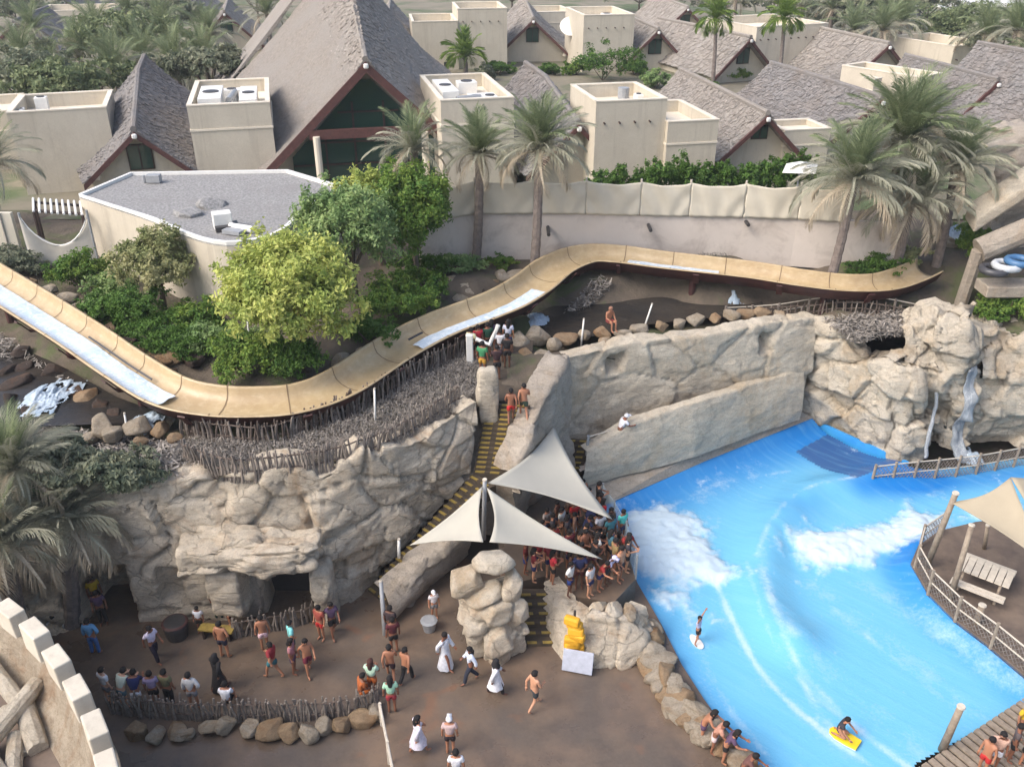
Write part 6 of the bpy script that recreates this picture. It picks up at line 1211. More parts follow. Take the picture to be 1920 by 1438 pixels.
# white tilted parasol by the hedge
q = Q(1500, 318, 46); t = thing('parasol', 'white tilted parasol at the end of the hedge', 'parasol', (q.x, q.y, 7)); MB().hull8([q + Vector((-1.0, -.3, -.1)), q + Vector((.6, -.7, -.05)), q + Vector((1.1, .6, .15)), q + Vector((-.5, .8, .1))], [q + Vector((-.1, 0, .38)), q + Vector((.0, -.1, .38)), q + Vector((.1, 0, .4)), q + Vector((0, .1, .4))]).build('canopy', M['white'], t); MB().tube([(q.x, q.y, 6.8), (q.x, q.y, q.z + .3)], .05, 6).build('pole', M['grey_metal'], t)
# weathered rock cabin and bluish rocks at the right edge
rB2 = [Q(1862, 430, 42), Q(1920, 420, 42), Q(2020, 400, 43), Q(2250, 400, 44)]
rB2 = [Vector((v.x, v.y, 6.9)) for v in rB2]
rock_wall('rock_shelter', 'grey rock shelter with sloping top at the right edge', rB2, [Q(1866, 282, 42.4), Q(1920, 262, 42.4), Q(2020, 245, 43.5), Q(2250, 230, 44.5)], cap=2.5, res=.16, mat='rock_grey', seed=51, amp=.3, blk=.25, crackd=.1, rimz=.2, bulge=.2, cat='rock shelter')
bgroup('blue-grey wet rocks of the small cascade near the right edge', [(1760, 425, 7.3, .8, 'rock_grey'), (1790, 440, 7.2, .8, 'rock_grey'), (1815, 455, 7.0, .6, 'rock_grey'), (1775, 455, 6.8, .6, 'rock_grey')], 9)
splash('white cascade over the blue-grey rocks', 1795, 440, 7.6, 70, .7, .5)
t = thing('log_ramp', 'slanting plaster ramp roofs at the right edge below the rock shelter', 'ramp', Q(1870, 440, 39)); a, b_ = Q(1825, 440, 39), Q(1990, 330, 39)
MB().hull8([a, b_, b_ + Vector((0, 1.2, .4)), a + Vector((0, 1.2, .4))], [a + Vector((0, 0, .7)), b_ + Vector((0, 0, .7)), b_ + Vector((0, 1.2, 1.1)), a + Vector((0, 1.2, 1.1))]).build('slab', M['rock_smooth'], t, bevel=.12)
a, b_ = Q(1835, 470, 38), Q(1990, 405, 38); MB().tube([a, b_], .55, 12).build('beam', M['rock_grey'], t)
for q in (a, b_): MB().tube([(q.x, q.y + .4, 5), q], .3, 8).build('prop', M['rock_grey'], t)
t = thing('raft_stack', 'blue and white inflatable rings beside the right edge', 'rings', Q(1915, 490, 37)); 
for k, c_ in enumerate(((70, 110, 150), (190, 194, 198), (70, 70, 74))):
    mt = flat('ring_%d' % k, C8(*c_), .4); cc = Q(1912 - k * 24, 490 + k * 8, 36.8); MB().tube([cc + Vector((math.cos(j * .524) * .5, math.sin(j * .524) * .5, 0)) for j in range(13)], .16, 8, False).build('ring', mt, t, smooth=True)
MB().box(Q(1895, 520, 37) - Vector((0, 0, .5)), (2.4, 1.2, .5)).build('plinth', M['rock_grey'], t, bevel=.05)
# ------------------------------------------------------------------ people
POSES = {}
def pose(**k):
    J = dict(pel=(0, 0, .93), spi=(0, -.01, 1.1), che=(0, 0, 1.3), nec=(0, .0, 1.46), hed=(0, -.02, 1.58), top=(0, -.015, 1.68),
             shl=(-.18, 0, 1.40), ell=(-.24, .02, 1.13), hal=(-.25, -.05, .88), shr=(.18, 0, 1.40), elr=(.24, .02, 1.13), har=(.25, -.05, .88),
             hil=(-.09, 0, .90), knl=(-.10, -.02, .50), anl=(-.105, .03, .08), tol=(-.12, -.14, .03), hir=(.09, 0, .90), knr=(.10, -.02, .50), anr=(.105, .03, .08), tor=(.12, -.14, .03))
    J.update(k); return J
# the figure faces local -Y
POSES['stand'] = pose()
POSES['hip'] = pose(ell=(-.34, .06, 1.16), hal=(-.17, -.08, .98), anl=(-.16, .02, .08), tol=(-.2, -.14, .03), knl=(-.13, -.03, .5))
POSES['walk'] = pose(knl=(-.10, -.18, .52), anl=(-.10, -.24, .1), tol=(-.1, -.41, .06), knr=(.10, .02, .48), anr=(.10, .30, .13), tor=(.1, .17, .04), ell=(-.25, .14, 1.16), hal=(-.24, .16, .9), elr=(.25, -.06, 1.14), har=(.22, -.26, .98))
POSES['walk2'] = pose(knr=(.10, -.2, .53), anr=(.10, -.27, .1), tor=(.1, -.43, .06), knl=(-.10, .04, .48), anl=(-.10, .33, .14), tol=(-.1, .2, .04), elr=(.26, .12, 1.16), har=(.24, .14, .92), ell=(-.26, -.06, 1.15), hal=(-.15, -.26, 1.12))
POSES['up'] = pose(ell=(-.36, -.05, 1.62), hal=(-.42, -.12, 1.9), elr=(.40, -.02, 1.5), har=(.56, -.1, 1.72), knl=(-.18, -.08, .52), anl=(-.28, .0, .08), tol=(-.36, -.15, .03), knr=(.16, -.1, .52), anr=(.2, .1, .08), tor=(.22, -.06, .03))
POSES['lean'] = pose(spi=(0, -.06, 1.08), che=(0, -.16, 1.24), nec=(0, -.24, 1.38), hed=(0, -.30, 1.49), top=(0, -.32, 1.59), shl=(-.18, -.2, 1.33), shr=(.18, -.2, 1.33), ell=(-.26, -.36, 1.12), hal=(-.2, -.6, 1.08), elr=(.26, -.36, 1.12), har=(.2, -.6, 1.08))
POSES['kneel'] = pose(pel=(0, .1, .34), spi=(0, .06, .5), che=(0, -.02, .68), nec=(0, -.08, .82), hed=(0, -.12, .93), top=(0, -.13, 1.03), shl=(-.18, -.03, .77), shr=(.18, -.03, .77), ell=(-.3, -.16, .52), hal=(-.28, -.42, .3), elr=(.3, -.12, .52), har=(.3, -.4, .3),
                     hil=(-.09, .1, .31), knl=(-.17, -.26, .12), anl=(-.15, .2, .09), tol=(-.15, .34, .05), hir=(.09, .1, .31), knr=(.17, -.26, .12), anr=(.15, .2, .09), tor=(.15, .34, .05))
POSES['sit'] = pose(pel=(0, .1, .48), spi=(0, .1, .65), che=(0, .06, .85), nec=(0, .03, 1.0), hed=(0, -.01, 1.12), top=(0, -.01, 1.22), shl=(-.18, .05, .95), shr=(.18, .05, .95), ell=(-.24, .0, .7), hal=(-.14, -.26, .58), elr=(.24, 0, .7), har=(.14, -.26, .58),
                   hil=(-.09, .1, .46), knl=(-.13, -.34, .5), anl=(-.12, -.34, .09), tol=(-.12, -.52, .03), hir=(.09, .1, .46), knr=(.13, -.34, .5), anr=(.12, -.34, .09), tor=(.12, -.52, .03))
POSES['carry'] = pose(ell=(-.27, -.08, 1.15), hal=(-.1, -.32, 1.15), elr=(.27, -.08, 1.15), har=(.1, -.32, 1.15))
RAD = dict(pel=.135, spi=.125, che=.15, nec=.055, hed=.098, top=.07, shl=.068, ell=.045, hal=.034, shr=.068, elr=.045, har=.034, hil=.1, knl=.06, anl=.04, tol=.032, hir=.1, knr=.06, anr=.04, tor=.032)
BONES = [('pel', 'spi'), ('spi', 'che'), ('che', 'nec'), ('nec', 'hed'), ('hed', 'top'), ('che', 'shl'), ('shl', 'ell'), ('ell', 'hal'), ('che', 'shr'), ('shr', 'elr'), ('elr', 'har'), ('pel', 'hil'), ('hil', 'knl'), ('knl', 'anl'), ('anl', 'tol'), ('pel', 'hir'), ('hir', 'knr'), ('knr', 'anr'), ('anr', 'tor')]
def skin(J, bones, grow=0.0, radmul={}, root='pel', cut={}):
    names = []
    for a, b_ in bones:
        for q in (a, b_):
            if q not in names: names.append(q)
    co = {q: Vector(J[q]) for q in names}
    for q, (other, f) in cut.items(): co[q] = Vector(J[other]).lerp(Vector(J[q]), f)
    me = bpy.data.meshes.new('s'); me.from_pydata([tuple(co[q]) for q in names], [(names.index(a), names.index(b_)) for a, b_ in bones], [])
    o = bpy.data.objects.new('s', me); COL.objects.link(o); o.modifiers.new('skin', 'SKIN')
    sv = me.skin_vertices[0].data if me.skin_vertices else None
    if sv is None:
        bm = bmesh.new(); bm.from_mesh(me); bm.verts.layers.skin.verify(); bm.to_mesh(me); bm.free(); sv = me.skin_vertices[0].data
    for k, q in enumerate(names):
        rr_ = RAD[q] * radmul.get(q, 1) + grow
        f_ = (1.0, 1.0)
        if q in ('pel', 'spi', 'che'): f_ = (1.12, .82)
        sv[k].radius = (rr_ * f_[0], rr_ * f_[1]); sv[k].use_root = (q == root)
    ss = o.modifiers.new('sub', 'SUBSURF'); ss.levels = 1; ss.render_levels = 1
    dg = bpy.context.evaluated_depsgraph_get(); me2 = bpy.data.meshes.new_from_object(o.evaluated_get(dg)); bpy.data.objects.remove(o); bpy.data.meshes.remove(me)
    me2.polygons.foreach_set('use_smooth', [True] * len(me2.polygons)); return me2
def addto(me, mb):
    bm = bmesh.new(); bm.from_mesh(me); m2 = mb.mesh('x', (0, 0, 0), True); bm.from_mesh(m2); bm.to_mesh(me); bm.free(); bpy.data.meshes.remove(m2); return me
def body(pn):
    J = POSES[pn]; me = skin(J, BONES); mb = MB()
    for sd, hn, en in ((-1, 'hal', 'ell'), (1, 'har', 'elr')):           # palm, four fingers, thumb
        h_ = Vector(J[hn]); d = (h_ - Vector(J[en])).normalized(); a = d.cross(Vector((0, -1, .1))); a = a.normalized() if a.length > .1 else Vector((1, 0, 0)); b_ = d.cross(a).normalized()
        mb.tube([h_ - d * .02, h_ + d * .04, h_ + d * .09], [.03, .042, .036], 8)
        for k, ll in enumerate((.07, .082, .078, .06)):
            s = h_ + d * .075 + b_ * (k - 1.5) * .021; mb.tube([s, s + d * ll * .55 + a * .008 * sd, s + d * ll * .9 + a * .03 * sd], [.0095, .009, .006], 5)
        s = h_ + d * .03 + b_ * -.035; mb.tube([s, s - b_ * .035 + d * .03, s - b_ * .04 + d * .065], [.012, .011, .007], 5)
    h_ = Vector(J['hed']); t_ = (Vector(J['top']) - h_).normalized(); f_ = Vector((0, -1, 0)); f_ = (f_ - t_ * f_.dot(t_)).normalized()
    mb.tube([h_ + f_ * .085 + t_ * .03, h_ + f_ * .118 - t_ * .012, h_ + f_ * .09 - t_ * .022], [.008, .016, .012], 5)      # nose
    for sd in (-1, 1): mb.tube([h_ + Vector((sd * .088, 0, .02)), h_ + Vector((sd * .112, .01, .0)), h_ + Vector((sd * .09, 0, -.03))], [.012, .022, .01], 5)   # ears
    return addto(me, mb)
def hair(pn, kind):
    J = POSES[pn]; h_ = Vector(J['hed']); t_ = (Vector(J['top']) - h_).normalized()
    bm = bmesh.new(); bmesh.ops.create_icosphere(bm, subdivisions=3, radius=1); q = t_.to_track_quat('Z', 'Y').to_matrix()
    f_ = Vector((0, -1, 0))
    for v in list(bm.verts):
        c_ = v.co.copy(); 
        r_ = .118 + .006 * math.sin(40 * c_.x) * math.sin(37 * c_.y)
        p = h_ + t_ * .035 + Vector((c_.x * r_ * .95, c_.y * r_ * 1.08, c_.z * r_ * 1.1))
        if kind == 'short' and (c_.y < -.35 and c_.z < .35 or c_.z < -.35): p = h_ + (p - h_) * .72
        if kind == 'long':
            if c_.y < -.35 and c_.z < .3: p = h_ + (p - h_) * .7
            elif c_.z < -.1: p = p + Vector((0, .05, -.22 * min(1, -c_.z * 1.3)))
        if kind == 'cap' and c_.z < -.05: p = h_ + (p - h_) * .75
        if kind == 'scarf':
            if c_.y < -.5 and -.5 < c_.z < .35: p = h_ + (p - h_) * .74
            elif c_.z < -.2: p = p + Vector((c_.x * .07, c_.y * .05, -.2 * min(1, -c_.z * 1.4)))
        v.co = p
    me = bpy.data.meshes.new('hair'); bm.to_mesh(me); bm.free()
    if kind == 'cap': addto(me, MB().box(h_ + Vector((0, -.15, .055)), (.16, .12, .02)))
    me.polygons.foreach_set('use_smooth', [True] * len(me.polygons)); return me
LEG = [('pel', 'hil'), ('hil', 'knl'), ('pel', 'hir'), ('hir', 'knr')]
def garment(pn, kind):
    J = POSES[pn]
    if kind == 'shorts': return skin(J, LEG + [('pel', 'spi')], .022, {'knl': 1.35, 'knr': 1.35}, cut={'knl': ('hil', .72), 'knr': ('hir', .72), 'spi': ('pel', .25)})
    if kind == 'trunks': return skin(J, LEG + [('pel', 'spi')], .018, {'knl': 1.4, 'knr': 1.4}, cut={'knl': ('hil', .42), 'knr': ('hir', .42), 'spi': ('pel', .2)})
    if kind == 'trousers': return skin(J, LEG + [('knl', 'anl'), ('knr', 'anr'), ('pel', 'spi')], .022, {'anl': 1.3, 'anr': 1.3}, cut={'spi': ('pel', .25)})
    if kind == 'shirt': return skin(J, [('pel', 'spi'), ('spi', 'che'), ('che', 'nec'), ('che', 'shl'), ('shl', 'ell'), ('che', 'shr'), ('shr', 'elr')], .022, {'ell': 1.2, 'elr': 1.2}, cut={'nec': ('che', .55), 'ell': ('shl', .7), 'elr': ('shr', .7)})
    if kind == 'longshirt': return skin(J, [('pel', 'spi'), ('spi', 'che'), ('che', 'nec'), ('che', 'shl'), ('shl', 'ell'), ('ell', 'hal'), ('che', 'shr'), ('shr', 'elr'), ('elr', 'har'), ('pel', 'hil'), ('pel', 'hir')], .024, {'hal': 1.3, 'har': 1.3}, cut={'nec': ('che', .55), 'hal': ('ell', .85), 'har': ('elr', .85)})
    if kind in ('robe', 'dress'):
        a = Vector(J['anl']).lerp(Vector(J['anr']), .5); zb = .1 if kind == 'robe' else .45; c0 = Vector(J['che']); pl = Vector(J['pel']); mb = MB(); n_ = 16; prof_ = []
        for k in range(11):
            f = k / 10; z = c0.z + .12 - (c0.z + .12 - zb) * f; cx_ = c0.lerp(pl, min(1, f * 2.2)).lerp(Vector((a.x, a.y, 0)), max(0, f - .5) * 1.0); rx = np.interp(f, [0, .1, .3, .45, 1], [.1, .2, .17, .19, .3]); ry = np.interp(f, [0, .1, .3, .45, 1], [.08, .13, .125, .15, .3 if 'walk' in pn else .22])
            prof_.append([(cx_.x + math.cos(t_ * 6.283 / n_) * rx * (1 + .07 * f * math.sin(t_ * 2.4 + k * .2)), cx_.y + math.sin(t_ * 6.283 / n_) * ry * (1 + .07 * f * math.cos(t_ * 3.1)), z) for t_ in range(n_)])
        vs_ = [v for r_ in prof_ for v in r_]; fs = [(k * n_ + j, k * n_ + (j + 1) % n_, (k + 1) * n_ + (j + 1) % n_, (k + 1) * n_ + j) for k in range(10) for j in range(n_)] + [tuple(range(n_))]
        mb.add(vs_, fs)
        for sn, en, hn in (('shl', 'ell', 'hal'), ('shr', 'elr', 'har')): mb.tube([Vector(J['che']).lerp(Vector(J[sn]), .6), J[sn], J[en], Vector(J[en]).lerp(Vector(J[hn]), .85)], [.09, .088, .072, .07], 8)
        return mb.mesh(kind, (0, 0, 0), True)
_pc = {}
def pmesh(pn, kind):
    if (pn, kind) not in _pc: _pc[(pn, kind)] = body(pn) if kind == 'body' else hair(pn, kind[5:]) if kind.startswith('hair_') else garment(pn, kind)
    return _pc[(pn, kind)]
PM = {}
def cm(c_):
    if c_ not in PM: PM[c_] = surf('cloth_%d' % len(PM), tuple(x * .78 for x in C8(*c_)), tuple(min(1, x * 1.15) for x in C8(*c_)), 9, .88, .5, 22, bd=.02)
    return PM[c_]
SKINS = [flat('skin_%d' % k, C8(*c_), .55, .06) for k, c_ in enumerate(((196, 146, 116), (170, 118, 90), (138, 92, 70), (104, 70, 54), (212, 166, 138)))]
def slotmat(o, mt):
    if not o.data.materials: o.data.materials.append(mt)
    o.material_slots[0].link = 'OBJECT'; o.material_slots[0].material = mt
def person(label, loc, pn='stand', face=0, h=1.7, skn=1, wear=(('shorts', (40, 40, 48)),), hr=('short', (28, 24, 22)), group='visitors on the plaza'):
    """face: degrees, 0 looks at the camera side (-Y), 90 looks to +X"""
    o = link('person', pmesh(pn, 'body'), None, None, loc, (0, 0, R(face)), h / 1.7 * .88); slotmat(o, SKINS[skn]); tag(o, label, 'person', group)
    for kind, c_ in wear: slotmat(link({'shirt': 'shirt', 'longshirt': 'shirt'}.get(kind, kind), pmesh(pn, kind), None, o), cm(c_))
    slotmat(link({'cap': 'cap', 'scarf': 'head_scarf'}.get(hr[0], 'hair'), pmesh(pn, 'hair_' + hr[0]), None, o), cm(hr[1]))
    return o
BK, WH, NV, RD, MN, TQ, OL, PK, PU, GY, YL, BL, GN, OR = (34, 32, 34), (226, 226, 230), (44, 50, 92), (186, 44, 44), (176, 222, 190), (130, 206, 204), (110, 108, 80), (224, 190, 196), (92, 70, 96), (128, 126, 128), (206, 168, 44), (110, 168, 214), (44, 92, 66), (206, 110, 50)
HB = (26, 22, 22)
def G(px, py, z=0): return P(px, py, z)
def pz(lab, px, py, pn, face, skn, wear, hr=('short', HB), h=1.7, z=0, group='visitors on the plaza'): return person(lab, G(px, py, z), pn, face, h, skn, wear, hr, group)
pz('person in long pale blue shirt standing in front of the cave', 180, 1225, 'hip', 180, 1, [('longshirt', BL), ('trousers', (70, 110, 170))])
pz('person in yellow shirt at the mouth of the cave', 186, 1142, 'stand', 40, 2, [('shirt', YL), ('shorts', BK)])
pz('person in purple top and dark trousers below the yellow shirt', 196, 1170, 'stand', 20, 2, [('shirt', PU), ('trousers', BK)])
pz('person in black at the far left beside the pushchair', 142, 1150, 'hip', 60, 2, [('longshirt', BK), ('trousers', BK)], ('scarf', (230, 230, 228)))
pz('person in white lilac top left of the round planter', 294, 1238, 'walk', 60, 2, [('shirt', (222, 212, 232)), ('trousers', (40, 34, 52))])
pz('person in navy shirt beside the rock wall above the bench', 374, 1150, 'stand', 10, 2, [('shirt', NV), ('shorts', BK)])
pz('person in pale turquoise shirt and green trousers near the cave door', 413, 1160, 'stand', 185, 2, [('shirt', (190, 220, 226)), ('trousers', (46, 66, 54))])
pz('bare-chested person in red shorts left of the short stick fence', 434, 1178, 'hip', -60, 1, [('shorts', (120, 40, 40))])
pz('child in white shirt on the yellow bench', 378, 1185, 'stand', 0, 2, [('shirt', WH), ('shorts', BK)], h=1.3)
pz('broad bare-chested man with dark white-striped shorts at the fence corner', 422, 1232, 'hip', 170, 1, [('shorts', (40, 40, 56))], h=1.75)
pz('person all in black walking across the middle of the plaza', 414, 1292, 'walk', 150, 3, [('robe', BK)], ('scarf', BK))
pz('bare-chested person in pink shorts in front of the short stick fence', 498, 1218, 'stand', 200, 1, [('shorts', PK)])
pz('person in bright turquoise shirt among the plaza group', 551, 1228, 'hip', 120, 1, [('shirt', TQ), ('shorts', (36, 60, 70))])
pz('person in red top and blue-green shorts left in the plaza group', 516, 1270, 'walk2', -110, 1, [('shirt', (150, 50, 56)), ('shorts', (50, 110, 120))])
pz('bare-chested person in maroon shorts right in the plaza group', 580, 1262, 'walk', 30, 1, [('shorts', (110, 40, 56))])
pz('person in faded pink top in the middle of the plaza group', 553, 1262, 'stand', 90, 2, [('shirt', (176, 120, 126)), ('shorts', PU)], ('long', HB))
pz('person in bright red swim shorts by the end of the short fence', 604, 1198, 'stand', -30, 1, [('shorts', RD), ('shirt', (150, 72, 60))])
pz('person in dark purple shirt and black shorts right of the red shorts', 626, 1192, 'walk', 30, 2, [('shirt', PU), ('shorts', BK)])
pz('dark haired person in striped lilac shirt behind the long fence', 295, 1325, 'stand', 190, 2, [('shirt', (150, 136, 168)), ('shorts', BK)])
pz('person in olive shirt behind the long fence', 321, 1322, 'stand', 170, 2, [('shirt', OL), ('trousers', BK)])
pz('person in white shirt with arms bent on the long fence', 366, 1328, 'hip', 180, 1, [('longshirt', (206, 204, 204)), ('shorts', GY)])
pz('seated person in white shirt near the right part of the long fence', 430, 1326, 'sit', 180, 1, [('shirt', WH), ('shorts', BK)])
pz('person in pale green and white at the left end of the long fence', 236, 1326, 'lean', 160, 4, [('shirt', (206, 216, 200)), ('shorts', (90, 120, 130))])
pz('person in navy shirt leaning on the left end of the long fence', 262, 1330, 'lean', 190, 2, [('shirt', (34, 44, 90)), ('shorts', WH)])
pz('person in white standing beside the lowest merlons', 207, 1318, 'stand', 150, 4, [('shirt', WH), ('shorts', GY)])
pz('person in long white robe left of the rock pillar foot', 836, 1252, 'walk', 60, 2, [('robe', (224, 226, 232))], ('short', HB), 1.75)
pz('person in white and light blue shirt before the rock pillar', 883, 1278, 'walk2', -70, 2, [('longshirt', (214, 222, 236)), ('trousers', (44, 48, 62))], ('long', HB))
pz('person in black and white wrap walking below the pillar', 930, 1302, 'walk', 100, 3, [('dress', WH), ('trousers', BK)], ('scarf', BK))
pz('bare-chested man in dark shorts striding right of centre', 1001, 1328, 'walk2', 130, 0, [('shorts', (52, 58, 62))], h=1.78)
pz('child in white on the ledge left of the rock pillar', 815, 1158, 'stand', 20, 1, [('shirt', (214, 208, 210)), ('shorts', GY)], ('cap', WH), 1.4)
pz('person in maroon top at the stair foot, upper of the knot', 740, 1222, 'stand', 200, 2, [('shirt', (90, 40, 46)), ('shorts', BK)])
pz('dark person half hidden by the newel post', 735, 1200, 'stand', 160, 3, [('shirt', (56, 44, 48)), ('shorts', BK)])
pz('bare-chested person in black trousers walking from the stairs', 763, 1280, 'walk', 150, 1, [('trousers', BK)])
pz('bare-chested person in maroon shorts behind the mint top', 734, 1275, 'walk2', 190, 1, [('shorts', (60, 44, 50))])
pz('person in mint top and red shorts by the rope barrier', 736, 1335, 'stand', 190, 2, [('shirt', MN), ('shorts', (150, 50, 60))], ('long', HB))
pz('person holding a mint towel at the fence end', 700, 1302, 'carry', 170, 2, [('shirt', (196, 226, 200)), ('shorts', OR)], ('long', (70, 40, 34)))
pz('person in orange top crouched at the fence end', 684, 1310, 'sit', 120, 2, [('shirt', (176, 96, 50)), ('shorts', OR)])
pz('person in flowing white lilac dress near the rope barrier', 786, 1410, 'walk', 120, 1, [('dress', (222, 216, 226))], ('long', HB))
pz('person in white cap and dark shorts near the bottom edge', 845, 1412, 'stand', 180, 1, [('shirt', (206, 180, 176)), ('shorts', (44, 34, 38))], ('cap', WH))
pz('person in white shirt cut by the bottom edge', 857, 1475, 'stand', 180, 1, [('shirt', WH), ('shorts', BK)])
for k, (x, y, f, wr, lab) in enumerate(((1338, 1380, 60, [('shorts', PU)], 'bare-backed person first in line at the pool kerb'), (1358, 1402, 60, [('shirt', (190, 140, 120)), ('shorts', (214, 196, 196))], 'person in tan top second in line at the pool kerb'), (1378, 1420, 70, [('shirt', PU), ('shorts', BK)], 'person in dark purple third in line at the pool kerb'), (1411, 1462, 60, [('shirt', (110, 76, 70)), ('shorts', BK)], 'person in brown last in line at the pool kerb'))):
    q = P(x - 22, y + 8, 0); person(lab, q, 'lean', f, 1.7, 1 + k % 2, wr, ('short', HB) if k % 2 else ('long', HB), 'watchers at the pool kerb')
def poolz(px, py):
    q = P(px, py, 0); k = int(np.argmin((xs_pool - q.x) ** 2 + (ys_pool - q.y) ** 2)); return float(zs_pool[k])
z_ = poolz(1306, 1203)
person('surfer with raised arms riding the wave in lilac top', P(1306, 1203, z_ + .05), 'up', 60, 1.3, 1, [('shirt', (206, 200, 222)), ('shorts', BK)], ('short', HB), 'riders on the wave')
q = P(1306, 1203, z_ + .02); t = thing('surf_board', 'small white board under the standing surfer', 'board', q, R(20)); t.scale = (.6, .6, .6); MB().add([(math.cos(a) * .28, math.sin(a) * .62, .02 + (.05 * abs(math.sin(a)) if math.sin(a) < 0 else 0)) for a in np.linspace(0, 6.283, 17)[:-1]] + [(math.cos(a) * .26, math.sin(a) * .6, -.03) for a in np.linspace(0, 6.283, 17)[:-1]], [tuple(range(16)), tuple(range(31, 15, -1))] + [(k, (k + 1) % 16, 16 + (k + 1) % 16, 16 + k) for k in range(16)]).build('deck', M['white'], t, world=False)
z_ = poolz(1575, 1385)
t = thing('bodyboard', 'yellow bodyboard under the kneeling rider', 'board', P(1583, 1383, z_ + .06), R(48)); t.scale = (.72, .72, 1)
bd = [(-.3, -.62), (.3, -.62), (.34, -.2), (.32, .3), (.2, .58), (0, .66), (-.2, .58), (-.32, .3), (-.34, -.2)]
M['board'] = flat('yellow_foam', C8(236, 206, 40), .4); MB().prism(bd, 0, .06).build('deck', M['board'], t, world=False, bevel=.02); MB().prism([(x * .97, y * .97) for x, y in bd], -.03, -.002).build('underside', M['white'], t, world=False)
person('kneeling rider in dark wetsuit on the yellow bodyboard', P(1576, 1378, z_ + .13), 'kneel', -40 + 90, 1.5, 1, [('shirt', (60, 56, 62)), ('trunks', (34, 46, 72))], ('short', HB), 'riders on the wave')
for k, (x, y, pn, wr, lab) in enumerate(((1838, 1450, 'stand', [('shorts', RD)], 'bare-chested person at the bottom edge of the slatted deck'), (1858, 1440, 'hip', [('shirt', (208, 170, 150)), ('shorts', WH)], 'person with a white towel on the slatted deck'), (1905, 1385, 'stand', [('shirt', YL), ('shorts', BK)], 'person in yellow shorts higher on the slatted deck'), (1890, 1425, 'stand', [('shirt', (90, 80, 80)), ('shorts', BK)], 'dark clothed person at the right edge of the slatted deck'), (1915, 1440, 'hip', [('shirt', (150, 130, 120)), ('shorts', BK)], 'person in grey-brown in the lower right corner'))):
    person(lab, P(x, y, .03), pn, -60 + 40 * k, 1.7, 1 + k % 2, wr, ('short', HB), 'people on the slatted deck')
person('person in red shorts climbing the upper stairs', P(958, 792, 5.1), 'walk', 180, 1.6, 2, [('shorts', RD)], ('short', HB), 'people on the stairs')
person('bare-backed person in green shorts beside the red shorts on the stairs', P(982, 785, 5.2), 'walk2', 190, 1.65, 1, [('shorts', (48, 66, 52))], ('short', HB), 'people on the stairs')
person('attendant in white shirt and black trousers at the ramp railing', P(1160, 836, 2.25), 'lean', 110, 1.75, 2, [('shirt', WH), ('trousers', BK)], ('cap', WH), 'attendants')
person('bather in maroon sitting on the river bank boulders', P(1143, 618, 5.75), 'sit', 30, 1.65, 1, [('shorts', (120, 52, 52))], ('short', (150, 110, 90)), 'people at the slide')
for k, (x, y, pn, f, wr, lab) in enumerate(((897, 672, 'stand', 30, [('shirt', (206, 60, 70)), ('shorts', BK)], 'person in red shirt queueing beside the slide'), (915, 668, 'stand', 200, [('shirt', (44, 84, 66)), ('shorts', BK)], 'person in dark green shirt queueing beside the slide'), (938, 680, 'stand', 180, [('shirt', (220, 220, 224)), ('shorts', GY)], 'person in white shirt queueing beside the slide'), (922, 662, 'hip', 170, [('shirt', (70, 60, 80)), ('shorts', BK)], 'person in dark purple queueing beside the slide'), (905, 705, 'stand', 160, [('shirt', (70, 140, 96)), ('shorts', (196, 150, 60))], 'person in green shirt and yellow shorts at the slide platform'), (951, 690, 'stand', 180, [('shirt', BK), ('shorts', BK)], 'person in black by the platform boulders'), (953, 662, 'stand', 170, [('shirt', (196, 200, 216)), ('shorts', NV)], 'person in pale grey at the back of the slide queue'), (884, 678, 'hip', 150, [('shirt', (214, 210, 170)), ('shorts', BK)], 'person in cream shirt at the left of the slide queue'), (932, 712, 'carry', 190, [('shirt', (60, 40, 44)), ('shorts', BK)], 'person in dark maroon above the pale gate'))):
    person(lab, P(x, y, 5.56), pn, f, 1.7, 1 + k % 3, wr, ('short', HB) if k % 3 else ('long', HB), 'queue beside the slide')
# crowd on the spectator deck
rc = random.Random(12)
pal = [((120, 44, 50), 'maroon'), ((150, 48, 46), 'dark red'), (BK, 'black'), ((70, 66, 72), 'charcoal'), ((48, 54, 92), 'navy'), ((214, 212, 214), 'white'), ((150, 140, 136), 'grey'), ((120, 92, 70), 'brown'), ((58, 96, 110), 'teal'), ((196, 150, 120), 'tan')]
named = [(1075, 1000, RD, 'bright red shirt near the back of the crowd'), (1128, 995, (196, 40, 50), 'red top beside the glass rail'), (1100, 985, (190, 130, 90), 'tan shirt at the back of the crowd'), (1060, 985, (110, 90, 80), 'brown shirt under the largest sail'), (1085, 1040, BK, 'black in the middle of the crowd'), (1142, 1030, (60, 120, 130), 'teal top by the glass rail'), (1035, 1095, (206, 60, 70), 'bright pink-red shirt at the head of the deck steps'), (1068, 1115, (222, 222, 218), 'white cloak at the deck front'), (1105, 1118, (210, 206, 206), 'pale shirt at the deck front'), (1138, 1095, (206, 200, 226), 'lilac cap and blue shorts at the deck corner'), (1165, 1015, (90, 200, 190), 'turquoise and red swimwear outside the crowd at the rail'), (1000, 1090, (120, 36, 44), 'maroon shirt at the top of the deck steps'), (1010, 1068, (150, 50, 56), 'dark red shirt under the middle sail'), (985, 1075, (110, 40, 40), 'maroon top beside the rock pillar'), (1045, 1060, (130, 110, 90), 'brown shirt under the tip of the middle sail'), (1095, 1090, (90, 40, 60), 'plum shirt in the front rows'), (1118, 1060, (226, 222, 214), 'cream shirt at the tip of the middle sail'), (1150, 1075, (140, 120, 80), 'khaki shirt by the glass corner'), (1052, 1010, (206, 210, 206), 'pale shirt at the left of the crowd'), (1090, 960, (160, 110, 80), 'light brown shirt farthest back')]
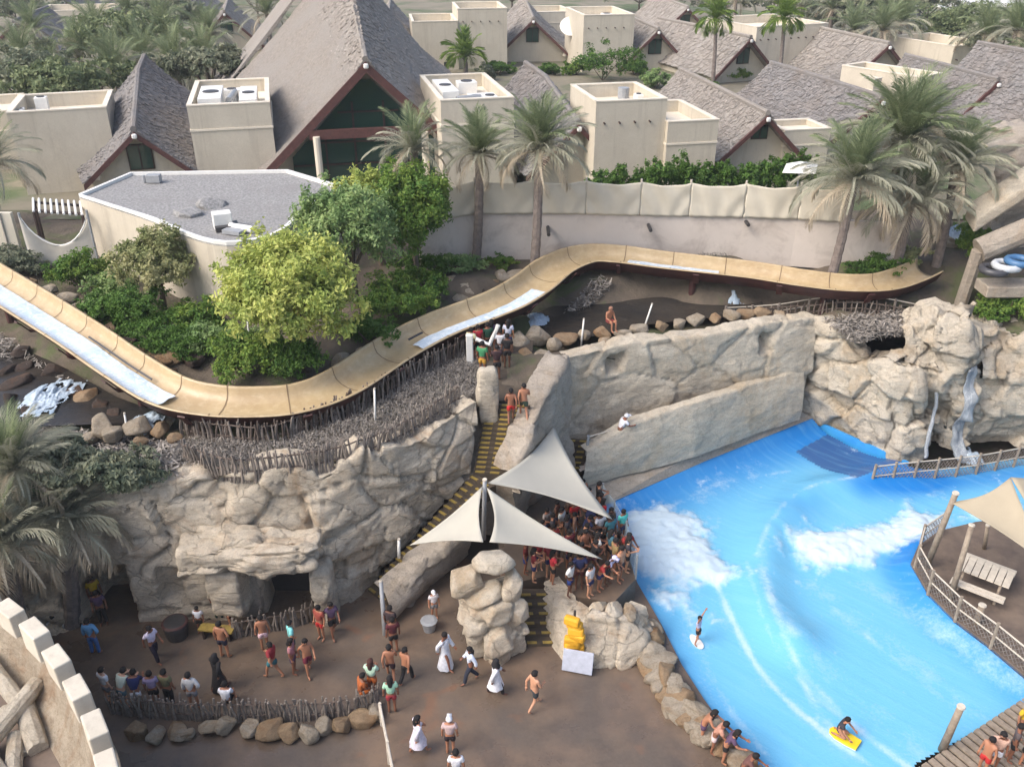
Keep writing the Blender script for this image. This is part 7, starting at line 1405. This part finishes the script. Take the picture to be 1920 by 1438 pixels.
for k, (x, y, c_, lab) in enumerate(named):
    person('spectator in ' + lab, P(x, y, 1.0), rc.choice(['stand', 'hip', 'lean', 'carry', 'stand']), 60 + rc.uniform(-50, 50), rc.uniform(1.6, 1.78), rc.randint(0, 3), [('shirt', c_), ('shorts', rc.choice([BK, NV, (60, 60, 66), (40, 60, 120)]))], ('cap', (214, 208, 232)) if 'lilac cap' in lab else (rc.choice(['short', 'short', 'long']), HB), 'spectators on the deck')
taken = [P(x, y, 1) for x, y, *_ in named]; cnt = 0; tries = 0
dk = [(p.x, p.y) for p in (P(1060, 965, 1), P(1130, 965, 1), P(1180, 1070, 1), P(1150, 1110, 1), P(1060, 1105, 1), P(1005, 1075, 1), P(1010, 1020, 1))]
while cnt < 34 and tries < 4000:
    tries += 1; x, y = rc.uniform(.3, 5), rc.uniform(23, 29)
    if not inpoly(np.array([x]), np.array([y]), dk)[0] or any((q.xy - Vector((x, y))).length < .38 for q in taken): continue
    taken.append(Vector((x, y, 1))); cnt += 1; c_, nm = rc.choice(pal)
    zone = ('at the back' if y > 26.6 else 'in the middle' if y > 25.3 else 'toward the front') + (' by the rail' if x > 3.4 else ' under the sail' if x < 1.9 else '')
    bare = rc.random() > .75; hk = rc.choice(['short', 'short', 'long'])
    nm2 = ('bare-chested spectator in %s shorts ' % nm if bare else '%s clothed spectator %s' % (nm, 'with long hair ' if hk == 'long' else ''))
    person((nm2 + zone + ' of the crowd').replace('  ', ' '), (x, y, 1.0), rc.choice(['stand', 'hip', 'lean', 'carry']), 60 + rc.uniform(-60, 60), rc.uniform(1.55, 1.78), rc.randint(0, 3), [('shorts', c_)] if bare else [('shirt', c_), ('shorts', rc.choice([BK, NV, (60, 60, 66), (90, 50, 50)]))], (hk, HB), 'spectators on the deck')

# ------------------------------------------------------------------ thin hazy air round the whole place
hz_ = MB().box((0, 2400, 11), (6100, 5300, 26)).build('haze', None); hz_['kind'] = 'stuff'; hz_['label'] = 'thin pale haze filling the air over the park'; hz_['category'] = 'haze'
m = bpy.data.materials.new('thin_haze'); m.use_nodes = True; n = m.node_tree.nodes; l = m.node_tree.links
n.remove(n['Principled BSDF']); pv = n.new('ShaderNodeVolumePrincipled'); pv.inputs['Color'].default_value = (.9, .93, .96, 1); pv.inputs['Density'].default_value = .0005; pv.inputs['Anisotropy'].default_value = .2
l.new(pv.outputs[0], n['Material Output'].inputs['Volume']); hz_.data.materials.append(m)
